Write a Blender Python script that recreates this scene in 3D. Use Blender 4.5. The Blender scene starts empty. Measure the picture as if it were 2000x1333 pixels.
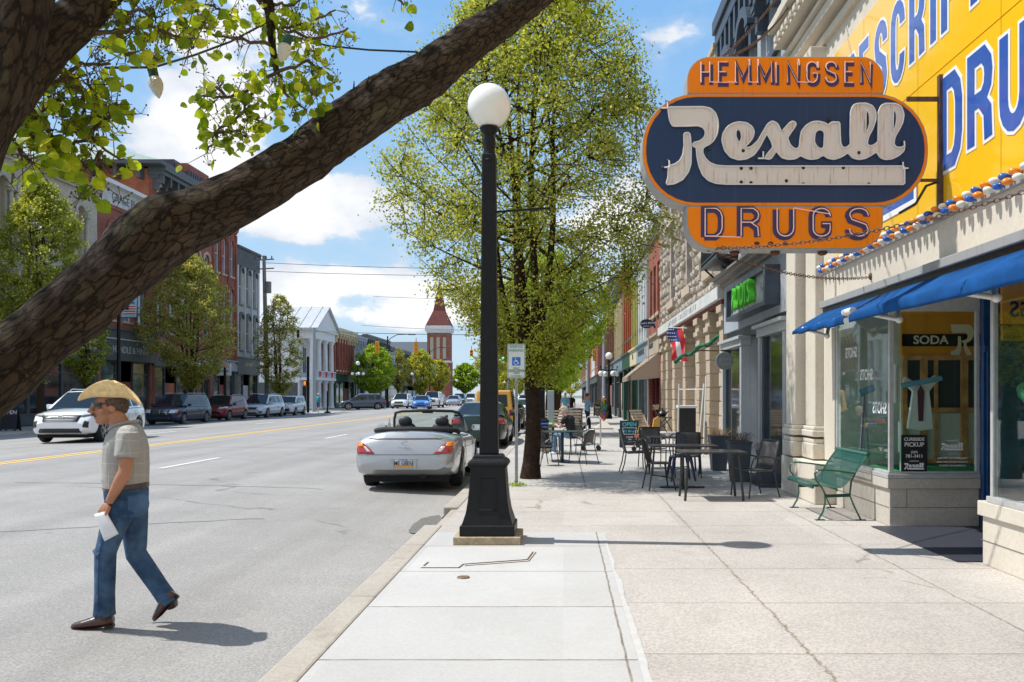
import bpy, math, random
import numpy as np
from mathutils import Vector, Matrix, Euler
from mathutils.geometry import tessellate_polygon
from mathutils.bvhtree import BVHTree
R = math.radians; PI = math.pi
random.seed(7); rng = np.random.default_rng(11)
scene = bpy.context.scene
COL = scene.collection
# ---------------------------------------------------------------- camera, sky, sun
F = 1700.0; HX = 1100.0; HY = 772.0; EYE = 1.6
cam_d = bpy.data.cameras.new("camera"); cam = bpy.data.objects.new("camera", cam_d); COL.objects.link(cam)
cam.location = (0, 0, EYE); cam.rotation_euler = (R(90), 0, 0)
cam_d.sensor_width = 36; cam_d.lens = 36*F/2000
cam_d.shift_x = -(HX-1000)/2000; cam_d.shift_y = (HY-666.5)/2000
cam_d.clip_start = .05; cam_d.clip_end = 6000
scene.camera = cam
scene.view_settings.view_transform = 'Standard'; scene.view_settings.look = 'None'
scene.view_settings.gamma = 1; scene.view_settings.exposure = 0.14; scene.view_settings.use_curve_mapping = False
SUN_L = Vector((.50, -.055, -.865)).normalized()
sd = bpy.data.lights.new("sun", 'SUN'); sd.energy = 4.7; sd.angle = R(.53); sd.color = (1, .965, .91)
sun = bpy.data.objects.new("sun", sd); COL.objects.link(sun)
sun.rotation_euler = SUN_L.to_track_quat('-Z', 'Y').to_euler(); sun.location = (-20, 5, 40)
w = bpy.data.worlds.new("World"); scene.world = w; w.use_nodes = True
nt = w.node_tree; N = nt.nodes; LK = nt.links
for n in list(N): N.remove(n)
out = N.new('ShaderNodeOutputWorld'); bg = N.new('ShaderNodeBackground'); bg.inputs[1].default_value = .115
sky = N.new('ShaderNodeTexSky'); sky.sky_type = 'NISHITA'; sky.sun_disc = False
sky.sun_elevation = R(60); sky.sun_rotation = R(276.3); sky.air_density = 1.25; sky.dust_density = .6; sky.ozone_density = 1.6
tc = N.new('ShaderNodeTexCoord'); sep = N.new('ShaderNodeSeparateXYZ'); LK.new(tc.outputs['Generated'], sep.inputs[0])
def wmath(op, a, b=None, c=None):
    m = N.new('ShaderNodeMath'); m.operation = op
    for i, v in enumerate((a, b, c)):
        if v is None: continue
        if isinstance(v, (int, float)): m.inputs[i].default_value = v
        else: LK.new(v, m.inputs[i])
    return m.outputs[0]
def wramp(v, a, b, c=0., d=1., sm=False):
    m = N.new('ShaderNodeMapRange'); m.inputs[1].default_value = a; m.inputs[2].default_value = b; m.inputs[3].default_value = c; m.inputs[4].default_value = d
    if sm: m.interpolation_type = 'SMOOTHSTEP'
    LK.new(v, m.inputs[0]); return m.outputs[0]
zz = wmath('MAXIMUM', sep.outputs[2], 0)
# clear sky colour by elevation, mixed with the physical sky
gr = N.new('ShaderNodeValToRGB'); LK.new(wmath('POWER', zz, .62), gr.inputs[0]); e_ = gr.color_ramp.elements
for p_, c_ in ((0,(5.3,6.5,7.8)),(.30,(3.7,5.7,7.8)),(.58,(2.0,4.3,7.6)),(1,(1.6,3.4,6.6))):
    q_ = e_.new(p_) if p_ not in (0, 1) else e_[-1 if p_ else 0]; q_.color = (*[k/8 for k in c_], 1)
gs_ = N.new('ShaderNodeVectorMath'); gs_.operation = 'SCALE'; gs_.inputs['Scale'].default_value = 8; LK.new(gr.outputs[0], gs_.inputs[0])
tint = N.new('ShaderNodeMix'); tint.data_type = 'RGBA'; tint.inputs[0].default_value = .82; LK.new(sky.outputs[0], tint.inputs[6]); LK.new(gs_.outputs[0], tint.inputs[7])
# cumulus: banks placed by direction, broken up by noise
cmb = N.new('ShaderNodeCombineXYZ'); LK.new(sep.outputs[0], cmb.inputs[0]); LK.new(sep.outputs[1], cmb.inputs[1]); LK.new(wmath('MULTIPLY', sep.outputs[2], 1.7), cmb.inputs[2])
def wnoise(s, d, r, o=(0,0,0)):
    n = N.new('ShaderNodeTexNoise'); n.inputs['Scale'].default_value = s; n.inputs['Detail'].default_value = d; n.inputs['Roughness'].default_value = r
    ad = N.new('ShaderNodeVectorMath'); ad.inputs[1].default_value = o; LK.new(cmb.outputs[0], ad.inputs[0]); LK.new(ad.outputs[0], n.inputs['Vector']); return n.outputs[0]
yy_ = wmath('MAXIMUM', sep.outputs[1], .05); uu = wmath('DIVIDE', sep.outputs[0], yy_); vv = wmath('DIVIDE', sep.outputs[2], yy_)
bl_ = None
for cx_, cy_, rx_, ry_, am_ in ((430,50,230,110,.30),(400,245,150,95,.34),(620,385,230,75,.27),(665,548,170,36,.30),(555,608,90,26,.26),(800,625,170,36,.34),(560,440,120,35,.18),(950,560,120,45,.22),(1190,470,170,130,.25),(150,560,300,150,.2),(2300,300,500,260,.25),(-400,300,500,260,.2)):
    du = wmath('DIVIDE', wmath('SUBTRACT', uu, (cx_-HX)/F), rx_/F); dv = wmath('DIVIDE', wmath('SUBTRACT', vv, (HY-cy_)/F), ry_/F)
    g_ = wmath('MULTIPLY', wmath('POWER', 2.718, wmath('MULTIPLY', wmath('ADD', wmath('MULTIPLY', du, du), wmath('MULTIPLY', dv, dv)), -1.)), am_)
    bl_ = g_ if bl_ is None else wmath('ADD', bl_, g_)
back = wramp(sep.outputs[1], .1, -.2, 0, .17)
dens = wmath('ADD', wmath('ADD', wnoise(5.2, 10, .56), bl_), back)
cover = wramp(dens, .615, .685, 0, 1, True)
thin = wmath('MULTIPLY', wramp(dens, .55, .68, 0, 1, True), .25)
lit = wramp(wmath('ADD', dens, wmath('MULTIPLY', wmath('SUBTRACT', wnoise(5.2, 10, .56, (.012,0,-.055)), .5), -1.3)), .58, .86, .05, 1.)
cc = N.new('ShaderNodeMix'); cc.data_type = 'RGBA'
cc.inputs[6].default_value = (5.7, 6.2, 7.0, 1); cc.inputs[7].default_value = (8.6, 8.6, 8.6, 1); LK.new(lit, cc.inputs[0])
mx = N.new('ShaderNodeMix'); mx.data_type = 'RGBA'; LK.new(tint.outputs[2], mx.inputs[6]); LK.new(cc.outputs[2], mx.inputs[7])
LK.new(wmath('MAXIMUM', cover, thin), mx.inputs[0])
LK.new(mx.outputs[2], bg.inputs[0]); LK.new(bg.outputs[0], out.inputs[0])

# ---------------------------------------------------------------- placing helpers: real metres from sight lines
def G(px, py, h=1.6):
    d = h*F/(py-HY); return Vector(((px-HX)/F*d, d, EYE-h))
def P(px, py, d): return Vector(((px-HX)/F*d, d, EYE+(HY-py)/F*d))
def road_z(x):   # crowned road, straight between the mesh lines
    q = (x+23.5)/21.8*24; i = math.floor(q); f = q-i; g = lambda k: _rz(-23.5+21.8*k/24)
    return g(i)*(1-f)+g(i+1)*f
def _rz(x):
    t = (x+12)/(10.3 if x > -12 else 11.5)
    return .15-.27*min(t*t, 1.0)

# ---------------------------------------------------------------- mesh building
class MB:
    def __init__(s): s.v = []; s.f = []; s.sm = []
    def add(s, vs, fs, smooth=False):
        b = len(s.v); s.v += [tuple(v) for v in vs]; s.f += [tuple(b+i for i in f) for f in fs]; s.sm += [smooth]*len(fs)
    def box(s, x0, x1, y0, y1, z0, z1):
        s.add([(x0,y0,z0),(x1,y0,z0),(x1,y1,z0),(x0,y1,z0),(x0,y0,z1),(x1,y0,z1),(x1,y1,z1),(x0,y1,z1)],
              [(0,3,2,1),(4,5,6,7),(0,1,5,4),(1,2,6,5),(2,3,7,6),(3,0,4,7)])
    def obox(s, c, sx, sy, sz, rot=(0,0,0)):
        m = Euler(rot).to_matrix(); c = Vector(c)
        vs = [c+m@Vector((a*sx/2, b*sy/2, d*sz/2)) for d in (-1,1) for a, b in ((-1,-1),(1,-1),(1,1),(-1,1))]
        s.add(vs, [(0,3,2,1),(4,5,6,7),(0,1,5,4),(1,2,6,5),(2,3,7,6),(3,0,4,7)])
    def bar(s, p0, p1, wx, wy, up=(0,0,1)):
        p0 = Vector(p0); p1 = Vector(p1); d = (p1-p0).normalized(); u = Vector(up)
        if abs(d.dot(u)) > .95: u = Vector((0,1,0))
        a = d.cross(u).normalized(); b = a.cross(d).normalized()
        vs = [p+a*i*wx/2+b*j*wy/2 for p in (p0, p1) for i, j in ((-1,-1),(1,-1),(1,1),(-1,1))]
        s.add(vs, [(0,1,2,3),(7,6,5,4),(0,4,5,1),(1,5,6,2),(2,6,7,3),(3,7,4,0)])
    def tube(s, pts, rad, n=8, cap=True, sq=None):
        pts = [Vector(p) for p in pts]; k = len(pts)
        if isinstance(rad, (int, float)): rad = [rad]*k
        rings = []; pu = None
        for i, p in enumerate(pts):
            d = (pts[min(i+1,k-1)]-pts[max(i-1,0)])
            d = d.normalized() if d.length > 1e-9 else Vector((0,0,1))
            if pu is None:
                pu = Vector((0,0,1)) if abs(d.z) < .9 else Vector((1,0,0))
            a = pu-d*pu.dot(d)
            a = a.normalized() if a.length > 1e-6 else d.orthogonal().normalized()
            pu = a; b = d.cross(a)
            r = rad[i]; ra, rb = (r, r) if not isinstance(r, (tuple, list)) else r
            rings.append([p+a*math.cos(2*PI*j/n)*ra+b*math.sin(2*PI*j/n)*rb for j in range(n)])
        vs = [v for r in rings for v in r]; fs = []
        for i in range(k-1):
            for j in range(n):
                j2 = (j+1) % n; fs.append((i*n+j, i*n+j2, (i+1)*n+j2, (i+1)*n+j))
        if cap: fs.append(tuple(range(n-1,-1,-1))); fs.append(tuple((k-1)*n+j for j in range(n)))
        s.add(vs, fs, n > 5)
    def cyl(s, p0, p1, r0, r1=None, n=16): s.tube([p0, p1], [r0, r0 if r1 is None else r1], n)
    def ell(s, c, rx, ry, rz, nu=16, nv=10, rot=None):
        c = Vector(c); m = Euler(rot).to_matrix() if rot else None; vs = []
        for i in range(nv+1):
            t = PI*i/nv
            for j in range(nu):
                q = Vector((rx*math.sin(t)*math.cos(2*PI*j/nu), ry*math.sin(t)*math.sin(2*PI*j/nu), rz*math.cos(t)))
                vs.append(c+(m@q if m else q))
        fs = [(i*nu+j, (i+1)*nu+j, (i+1)*nu+(j+1)%nu, i*nu+(j+1)%nu) for i in range(nv) for j in range(nu)]
        s.add(vs, fs, True)
    def lathe(s, prof, c=(0,0,0), n=24, axis='z', sq=False):
        c = Vector(c); vs = []
        for r, z in prof:
            for j in range(n):
                a = 2*PI*(j+.5)/n; x, y = r*math.cos(a), r*math.sin(a)
                if sq: x, y = r*math.copysign(1, math.cos(a)), r*math.copysign(1, math.sin(a))
                vs.append(c+(Vector((x,y,z)) if axis == 'z' else Vector((z,x,y)) if axis == 'x' else Vector((x,z,y))))
        k = len(prof); fs = [(i*n+j, i*n+(j+1)%n, (i+1)*n+(j+1)%n, (i+1)*n+j) for i in range(k-1) for j in range(n)]
        fs.append(tuple(range(n-1,-1,-1))); fs.append(tuple((k-1)*n+j for j in range(n)))
        s.add(vs, fs, not sq)
    def plate(s, outer, holes=(), w0=0., w1=.01, f=None):
        """flat shape with holes, given in (u,v); f maps (u,v,w) to a point"""
        f = f or (lambda u, v, w: (u, w, v))
        loops = [list(outer)]+[list(h) for h in holes]
        tri = tessellate_polygon([[Vector((p[0], p[1], 0)) for p in l] for l in loops])
        flat = [p for l in loops for p in l]; n = len(flat)
        vs = [f(p[0], p[1], w0) for p in flat]+[f(p[0], p[1], w1) for p in flat]
        fs = [tuple(t) for t in tri]+[tuple(n+i for i in reversed(t)) for t in tri]; b = 0
        for l in loops:
            k = len(l)
            for i in range(k):
                j = (i+1) % k; fs.append((b+i, b+j, n+b+j, n+b+i))
            b += k
        s.add(vs, fs)
    def grid(s, fn, nu, nv, smooth=True, th=0.):
        vs = [fn(i/nu, j/nv) for i in range(nu+1) for j in range(nv+1)]
        fs = [(i*(nv+1)+j, (i+1)*(nv+1)+j, (i+1)*(nv+1)+j+1, i*(nv+1)+j+1) for i in range(nu) for j in range(nv)]
        s.add(vs, fs, smooth)
    def ribbon(s, pts, wd, f, w0=0., w1=.01, closed=False):
        """mitred stroke of width wd along 2D points"""
        pts = [Vector((p[0], p[1])) for p in pts]; k = len(pts); L = []; Rr = []
        for i, p in enumerate(pts):
            a = pts[i-1] if (i > 0 or closed) else None; b = pts[(i+1) % k] if (i < k-1 or closed) else None
            d1 = (p-a).normalized() if a is not None else None; d2 = (b-p).normalized() if b is not None else None
            if d1 is None: d1 = d2
            if d2 is None: d2 = d1
            n1 = Vector((-d1.y, d1.x)); n2 = Vector((-d2.y, d2.x)); m = n1+n2
            m = m.normalized() if m.length > 1e-6 else n1
            q = min(1/max(m.dot(n1), .35), 2.5)*wd/2
            L.append(p+m*q); Rr.append(p-m*q)
        vs = [f(q.x, q.y, w+i*.00016) for w in (w0, w1) for l in (L, Rr) for i, q in enumerate(l)]; fs = []
        for i in range(k if closed else k-1):
            j = (i+1) % k
            fs += [(i, j, k+j, k+i), (2*k+i, 3*k+i, 3*k+j, 2*k+j), (i, 2*k+i, 2*k+j, j), (k+i, k+j, 3*k+j, 3*k+i)]
        if not closed: fs += [(0, k, 3*k, 2*k), (k-1, 3*k-1, 4*k-1, 2*k-1)]
        s.add(vs, fs)
    def build(s, name, mat=None, parent=None, bevel=0, sharp=40, recalc=True, split=False):
        if split:
            r = list(range(len(s.v)))
            def fd(a):
                while r[a] != a: r[a] = r[r[a]]; a = r[a]
                return a
            for f in s.f:
                for q in f[1:]: r[fd(q)] = fd(f[0])
            g = {}
            for i, f in enumerate(s.f): g.setdefault(fd(f[0]), []).append(i)
            res = []
            for ids in g.values():
                m = MB(); mp = {}
                for i in ids:
                    f2 = []
                    for q in s.f[i]:
                        if q not in mp: mp[q] = len(m.v); m.v.append(s.v[q])
                        f2.append(mp[q])
                    m.f.append(tuple(f2)); m.sm.append(s.sm[i])
                res.append(m.build(name, mat, parent, bevel, sharp, recalc))
            return res
        me = bpy.data.meshes.new(name); me.from_pydata(s.v, [], s.f); me.update()
        if recalc:
            import bmesh
            bm = bmesh.new(); bm.from_mesh(me); bmesh.ops.recalc_face_normals(bm, faces=bm.faces); bm.to_mesh(me); bm.free()
        if s.sm and any(s.sm):
            me.polygons.foreach_set('use_smooth', s.sm); me.set_sharp_from_angle(angle=R(sharp))
        o = bpy.data.objects.new(name, me); COL.objects.link(o)
        if mat: me.materials.append(mat)
        if parent is not None: o.parent = parent
        if bevel:
            b = o.modifiers.new('b', 'BEVEL'); b.width = bevel; b.segments = 2; b.limit_method = 'ANGLE'; b.angle_limit = R(40)
        return o
def tag(o, label=None, cat=None, group=None, kind=None):
    if label: o['label'] = label
    if cat: o['category'] = cat
    if group: o['group'] = group
    if kind: o['kind'] = kind
    return o
def thing(name, label, cat, loc=(0,0,0), rz=0, group=None):
    o = bpy.data.objects.new(name, None); COL.objects.link(o); o.empty_display_size = .2
    o.location = loc; o.rotation_euler = (0, 0, rz); return tag(o, label, cat, group)
def copy_tree(o, parent=None):
    c = o.copy(); COL.objects.link(c); c.parent = parent
    for ch in list(o.children): copy_tree(ch, c)
    return c
def mirror_pts(p): return [(-a, b) for a, b in p]
def remeshed(mb, name, mat, parent, voxel, smooth=4):
    """merge overlapping solids into one continuous skin"""
    me = bpy.data.meshes.new('tmp'); me.from_pydata(mb.v, [], mb.f)
    o = bpy.data.objects.new('tmp', me); COL.objects.link(o)
    m = o.modifiers.new('r', 'REMESH'); m.mode = 'VOXEL'; m.voxel_size = voxel; m.use_smooth_shade = True
    if smooth: k = o.modifiers.new('s', 'SMOOTH'); k.iterations = smooth; k.factor = .5
    dg = bpy.context.evaluated_depsgraph_get(); dg.update()
    nm = bpy.data.meshes.new_from_object(o.evaluated_get(dg)); nm.name = name
    bpy.data.objects.remove(o); bpy.data.meshes.remove(me)
    nm.materials.clear(); nm.materials.append(mat)
    nm.polygons.foreach_set('use_smooth', [True]*len(nm.polygons))
    r = bpy.data.objects.new(name, nm); COL.objects.link(r); r.parent = parent
    return r
def text_mesh(txt, size, name, mat, parent, origin, xdir, ydir, ext=.002, off=0., shear=0., align='CENTER', sx=1., spacing=1.):
    cu = bpy.data.curves.new('t', 'FONT'); cu.body = txt; cu.size = size; cu.extrude = ext; cu.offset = off*size
    cu.shear = shear; cu.align_x = align; cu.align_y = 'CENTER'; cu.space_character = spacing; cu.resolution_u = 3
    o = bpy.data.objects.new('t', cu); COL.objects.link(o)
    dg = bpy.context.evaluated_depsgraph_get(); dg.update()
    me = bpy.data.meshes.new_from_object(o.evaluated_get(dg)); me.name = name
    bpy.data.objects.remove(o); bpy.data.curves.remove(cu)
    xd = Vector(xdir).normalized(); yd = Vector(ydir).normalized(); zd = xd.cross(yd)
    m = Matrix((( xd.x*sx, yd.x, zd.x, origin[0]), (xd.y*sx, yd.y, zd.y, origin[1]), (xd.z*sx, yd.z, zd.z, origin[2]), (0,0,0,1)))
    me.transform(m); me.materials.clear(); me.materials.append(mat)
    r = bpy.data.objects.new(name, me); COL.objects.link(r)
    if parent is not None: r.parent = parent
    return r
# ---------------------------------------------------------------- materials
MATS = {}
def M(name, col, rough=.6, metal=0., var=0., scale=4., bump=0., bscale=40., coat=0., spec=.5, emis=None, estr=0, col2=None, trans=0., alpha=None, detail=4, flake=0):
    if name in MATS: return MATS[name]
    m = bpy.data.materials.new(name); m.use_nodes = True; t = m.node_tree; b = t.nodes['Principled BSDF']; MATS[name] = m
    b.inputs['Base Color'].default_value = (*col, 1); b.inputs['Roughness'].default_value = rough; b.inputs['Metallic'].default_value = metal
    b.inputs['Coat Weight'].default_value = coat; b.inputs['Coat Roughness'].default_value = .04; b.inputs['Specular IOR Level'].default_value = spec
    if emis: b.inputs['Emission Color'].default_value = (*emis, 1); b.inputs['Emission Strength'].default_value = estr
    if var or col2 or bump:
        g = t.nodes.new('ShaderNodeTexCoord')
    if var or col2:
        n = t.nodes.new('ShaderNodeTexNoise'); n.inputs['Scale'].default_value = scale; n.inputs['Detail'].default_value = detail; n.inputs['Roughness'].default_value = .6
        t.links.new(g.outputs['Object'], n.inputs['Vector'])
        r = t.nodes.new('ShaderNodeValToRGB'); t.links.new(n.outputs[0], r.inputs[0])
        c2 = col2 if col2 else tuple(c*(1-var) for c in col); c1 = col if col2 else tuple(min(c*(1+var), 1) for c in col)
        r.color_ramp.elements[0].position = .35; r.color_ramp.elements[1].position = .66
        r.color_ramp.elements[0].color = (*c2, 1); r.color_ramp.elements[1].color = (*c1, 1)
        t.links.new(r.outputs[0], b.inputs['Base Color'])
        q = t.nodes.new('ShaderNodeMapRange'); q.inputs[3].default_value = max(rough-.08, .02); q.inputs[4].default_value = min(rough+.1, 1)
        t.links.new(n.outputs[0], q.inputs[0]); t.links.new(q.outputs[0], b.inputs['Roughness'])
    if bump:
        n2 = t.nodes.new('ShaderNodeTexNoise'); n2.inputs['Scale'].default_value = bscale; n2.inputs['Detail'].default_value = 5
        t.links.new(g.outputs['Object'], n2.inputs['Vector'])
        bp = t.nodes.new('ShaderNodeBump'); bp.inputs['Strength'].default_value = bump; bp.inputs['Distance'].default_value = .02
        t.links.new(n2.outputs[0], bp.inputs['Height']); t.links.new(bp.outputs[0], b.inputs['Normal'])
    return m
def glass(name, tint=(.9,.95,.95), refl=1.0):
    if name in MATS: return MATS[name]
    m = bpy.data.materials.new(name); m.use_nodes = True; t = m.node_tree; MATS[name] = m
    for n in list(t.nodes): t.nodes.remove(n)
    o = t.nodes.new('ShaderNodeOutputMaterial'); tr = t.nodes.new('ShaderNodeBsdfTransparent'); gl = t.nodes.new('ShaderNodeBsdfGlossy')
    gl.inputs['Roughness'].default_value = .015; gl.inputs['Color'].default_value = (.95,.97,1,1); tr.inputs[0].default_value = (*tint, 1)
    fr = t.nodes.new('ShaderNodeFresnel'); fr.inputs[0].default_value = 1.55; ge = t.nodes.new('ShaderNodeNewGeometry'); mi = t.nodes.new('ShaderNodeMapRange'); mi.inputs[3].default_value = 1.55; mi.inputs[4].default_value = 1/1.55; t.links.new(ge.outputs['Backfacing'], mi.inputs[0]); t.links.new(mi.outputs[0], fr.inputs[0]); mu = t.nodes.new('ShaderNodeMath'); mu.operation = 'MULTIPLY'; mu.inputs[1].default_value = refl; mu.use_clamp = True
    mxs = t.nodes.new('ShaderNodeMixShader'); t.links.new(fr.outputs[0], mu.inputs[0]); t.links.new(mu.outputs[0], mxs.inputs[0])
    t.links.new(tr.outputs[0], mxs.inputs[1]); t.links.new(gl.outputs[0], mxs.inputs[2]); t.links.new(mxs.outputs[0], o.inputs[0])
    return m
def brick(name, c1, c2, mortar, s=1., var=.25, bump=.4):
    if name in MATS: return MATS[name]
    m = bpy.data.materials.new(name); m.use_nodes = True; t = m.node_tree; b = t.nodes['Principled BSDF']; MATS[name] = m
    b.inputs['Roughness'].default_value = .88; b.inputs['Specular IOR Level'].default_value = .25
    g = t.nodes.new('ShaderNodeNewGeometry'); sp = t.nodes.new('ShaderNodeSeparateXYZ'); t.links.new(g.outputs['Position'], sp.inputs[0])
    ad = t.nodes.new('ShaderNodeMath'); t.links.new(sp.outputs[0], ad.inputs[0]); t.links.new(sp.outputs[1], ad.inputs[1])
    cb = t.nodes.new('ShaderNodeCombineXYZ'); t.links.new(ad.outputs[0], cb.inputs[0]); t.links.new(sp.outputs[2], cb.inputs[1])
    br = t.nodes.new('ShaderNodeTexBrick'); t.links.new(cb.outputs[0], br.inputs[0])
    br.inputs['Color1'].default_value = (*c1, 1); br.inputs['Color2'].default_value = (*c2, 1); br.inputs['Mortar'].default_value = (*mortar, 1)
    br.inputs['Scale'].default_value = 1; br.inputs['Brick Width'].default_value = .22*s; br.inputs['Row Height'].default_value = .075*s; br.inputs['Mortar Size'].default_value = .009*s
    n = t.nodes.new('ShaderNodeTexNoise'); n.inputs['Scale'].default_value = .9/s; n.inputs['Detail'].default_value = 7; t.links.new(g.outputs['Position'], n.inputs['Vector'])
    mr_ = t.nodes.new('ShaderNodeMapRange'); mr_.inputs[1].default_value = .3; mr_.inputs[2].default_value = .7; mr_.inputs[3].default_value = 1-var; mr_.inputs[4].default_value = 1+var
    t.links.new(n.outputs[0], mr_.inputs[0])
    mu = t.nodes.new('ShaderNodeVectorMath'); mu.operation = 'SCALE'; t.links.new(br.outputs[0], mu.inputs[0]); t.links.new(mr_.outputs[0], mu.inputs['Scale'])
    t.links.new(mu.outputs[0], b.inputs['Base Color'])
    bp = t.nodes.new('ShaderNodeBump'); bp.inputs['Strength'].default_value = bump; bp.inputs['Distance'].default_value = .01; bp.invert = True
    t.links.new(br.outputs['Fac'], bp.inputs['Height']); t.links.new(bp.outputs[0], b.inputs['Normal'])
    return m
def leafmat(name, a, b_, c=None, trans=.45, scale=3.):
    if name in MATS: return MATS[name]
    m = bpy.data.materials.new(name); m.use_nodes = True; t = m.node_tree; MATS[name] = m
    for n in list(t.nodes): t.nodes.remove(n)
    o = t.nodes.new('ShaderNodeOutputMaterial'); p = t.nodes.new('ShaderNodeBsdfPrincipled'); tr = t.nodes.new('ShaderNodeBsdfTranslucent')
    p.inputs['Roughness'].default_value = .45; p.inputs['Specular IOR Level'].default_value = .4
    g = t.nodes.new('ShaderNodeNewGeometry'); n = t.nodes.new('ShaderNodeTexNoise'); n.inputs['Scale'].default_value = scale; n.inputs['Detail'].default_value = 6; n.inputs['Roughness'].default_value = .75
    t.links.new(g.outputs['Position'], n.inputs['Vector'])
    av = t.nodes.new('ShaderNodeMath'); av.operation = 'MULTIPLY_ADD'; av.inputs[1].default_value = .45; t.links.new(g.outputs['Random Per Island'], av.inputs[0])
    t.links.new(n.outputs[0], av.inputs[2])
    r = t.nodes.new('ShaderNodeValToRGB'); t.links.new(av.outputs[0], r.inputs[0])
    r.color_ramp.elements[0].position = .45; r.color_ramp.elements[0].color = (*b_, 1); r.color_ramp.elements[1].position = .85; r.color_ramp.elements[1].color = (*a, 1)
    if c: e = r.color_ramp.elements.new(.97); e.color = (*c, 1)
    t.links.new(r.outputs[0], p.inputs['Base Color'])
    sc = t.nodes.new('ShaderNodeVectorMath'); sc.operation = 'MULTIPLY'; sc.inputs[1].default_value = (1.7, 1.55, .8); t.links.new(r.outputs[0], sc.inputs[0]); t.links.new(sc.outputs[0], tr.inputs[0])
    mxs = t.nodes.new('ShaderNodeMixShader'); mxs.inputs[0].default_value = trans
    t.links.new(p.outputs[0], mxs.inputs[1]); t.links.new(tr.outputs[0], mxs.inputs[2]); t.links.new(mxs.outputs[0], o.inputs[0])
    return m
def streaky(name, col, streak, amount=.5, rough=.4, sx=6., sz=.6, coat=0., spec=.5, thr=.55):
    """paint with vertical weather runs"""
    if name in MATS: return MATS[name]
    m = M(name, col, rough, coat=coat, spec=spec); t = m.node_tree; b = t.nodes['Principled BSDF']
    g = t.nodes.new('ShaderNodeNewGeometry'); mp = t.nodes.new('ShaderNodeMapping'); mp.inputs['Scale'].default_value = (sx, sx, sz); t.links.new(g.outputs['Position'], mp.inputs[0])
    n = t.nodes.new('ShaderNodeTexNoise'); n.inputs['Scale'].default_value = 3; n.inputs['Detail'].default_value = 8; n.inputs['Roughness'].default_value = .65; t.links.new(mp.outputs[0], n.inputs['Vector'])
    r = t.nodes.new('ShaderNodeMapRange'); r.inputs[1].default_value = thr; r.inputs[2].default_value = thr+.18; r.inputs[4].default_value = amount; t.links.new(n.outputs[0], r.inputs[0])
    x = t.nodes.new('ShaderNodeMix'); x.data_type = 'RGBA'; x.inputs[6].default_value = (*col, 1); x.inputs[7].default_value = (*streak, 1)
    t.links.new(r.outputs[0], x.inputs[0]); t.links.new(x.outputs[2], b.inputs['Base Color'])
    return m
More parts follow.
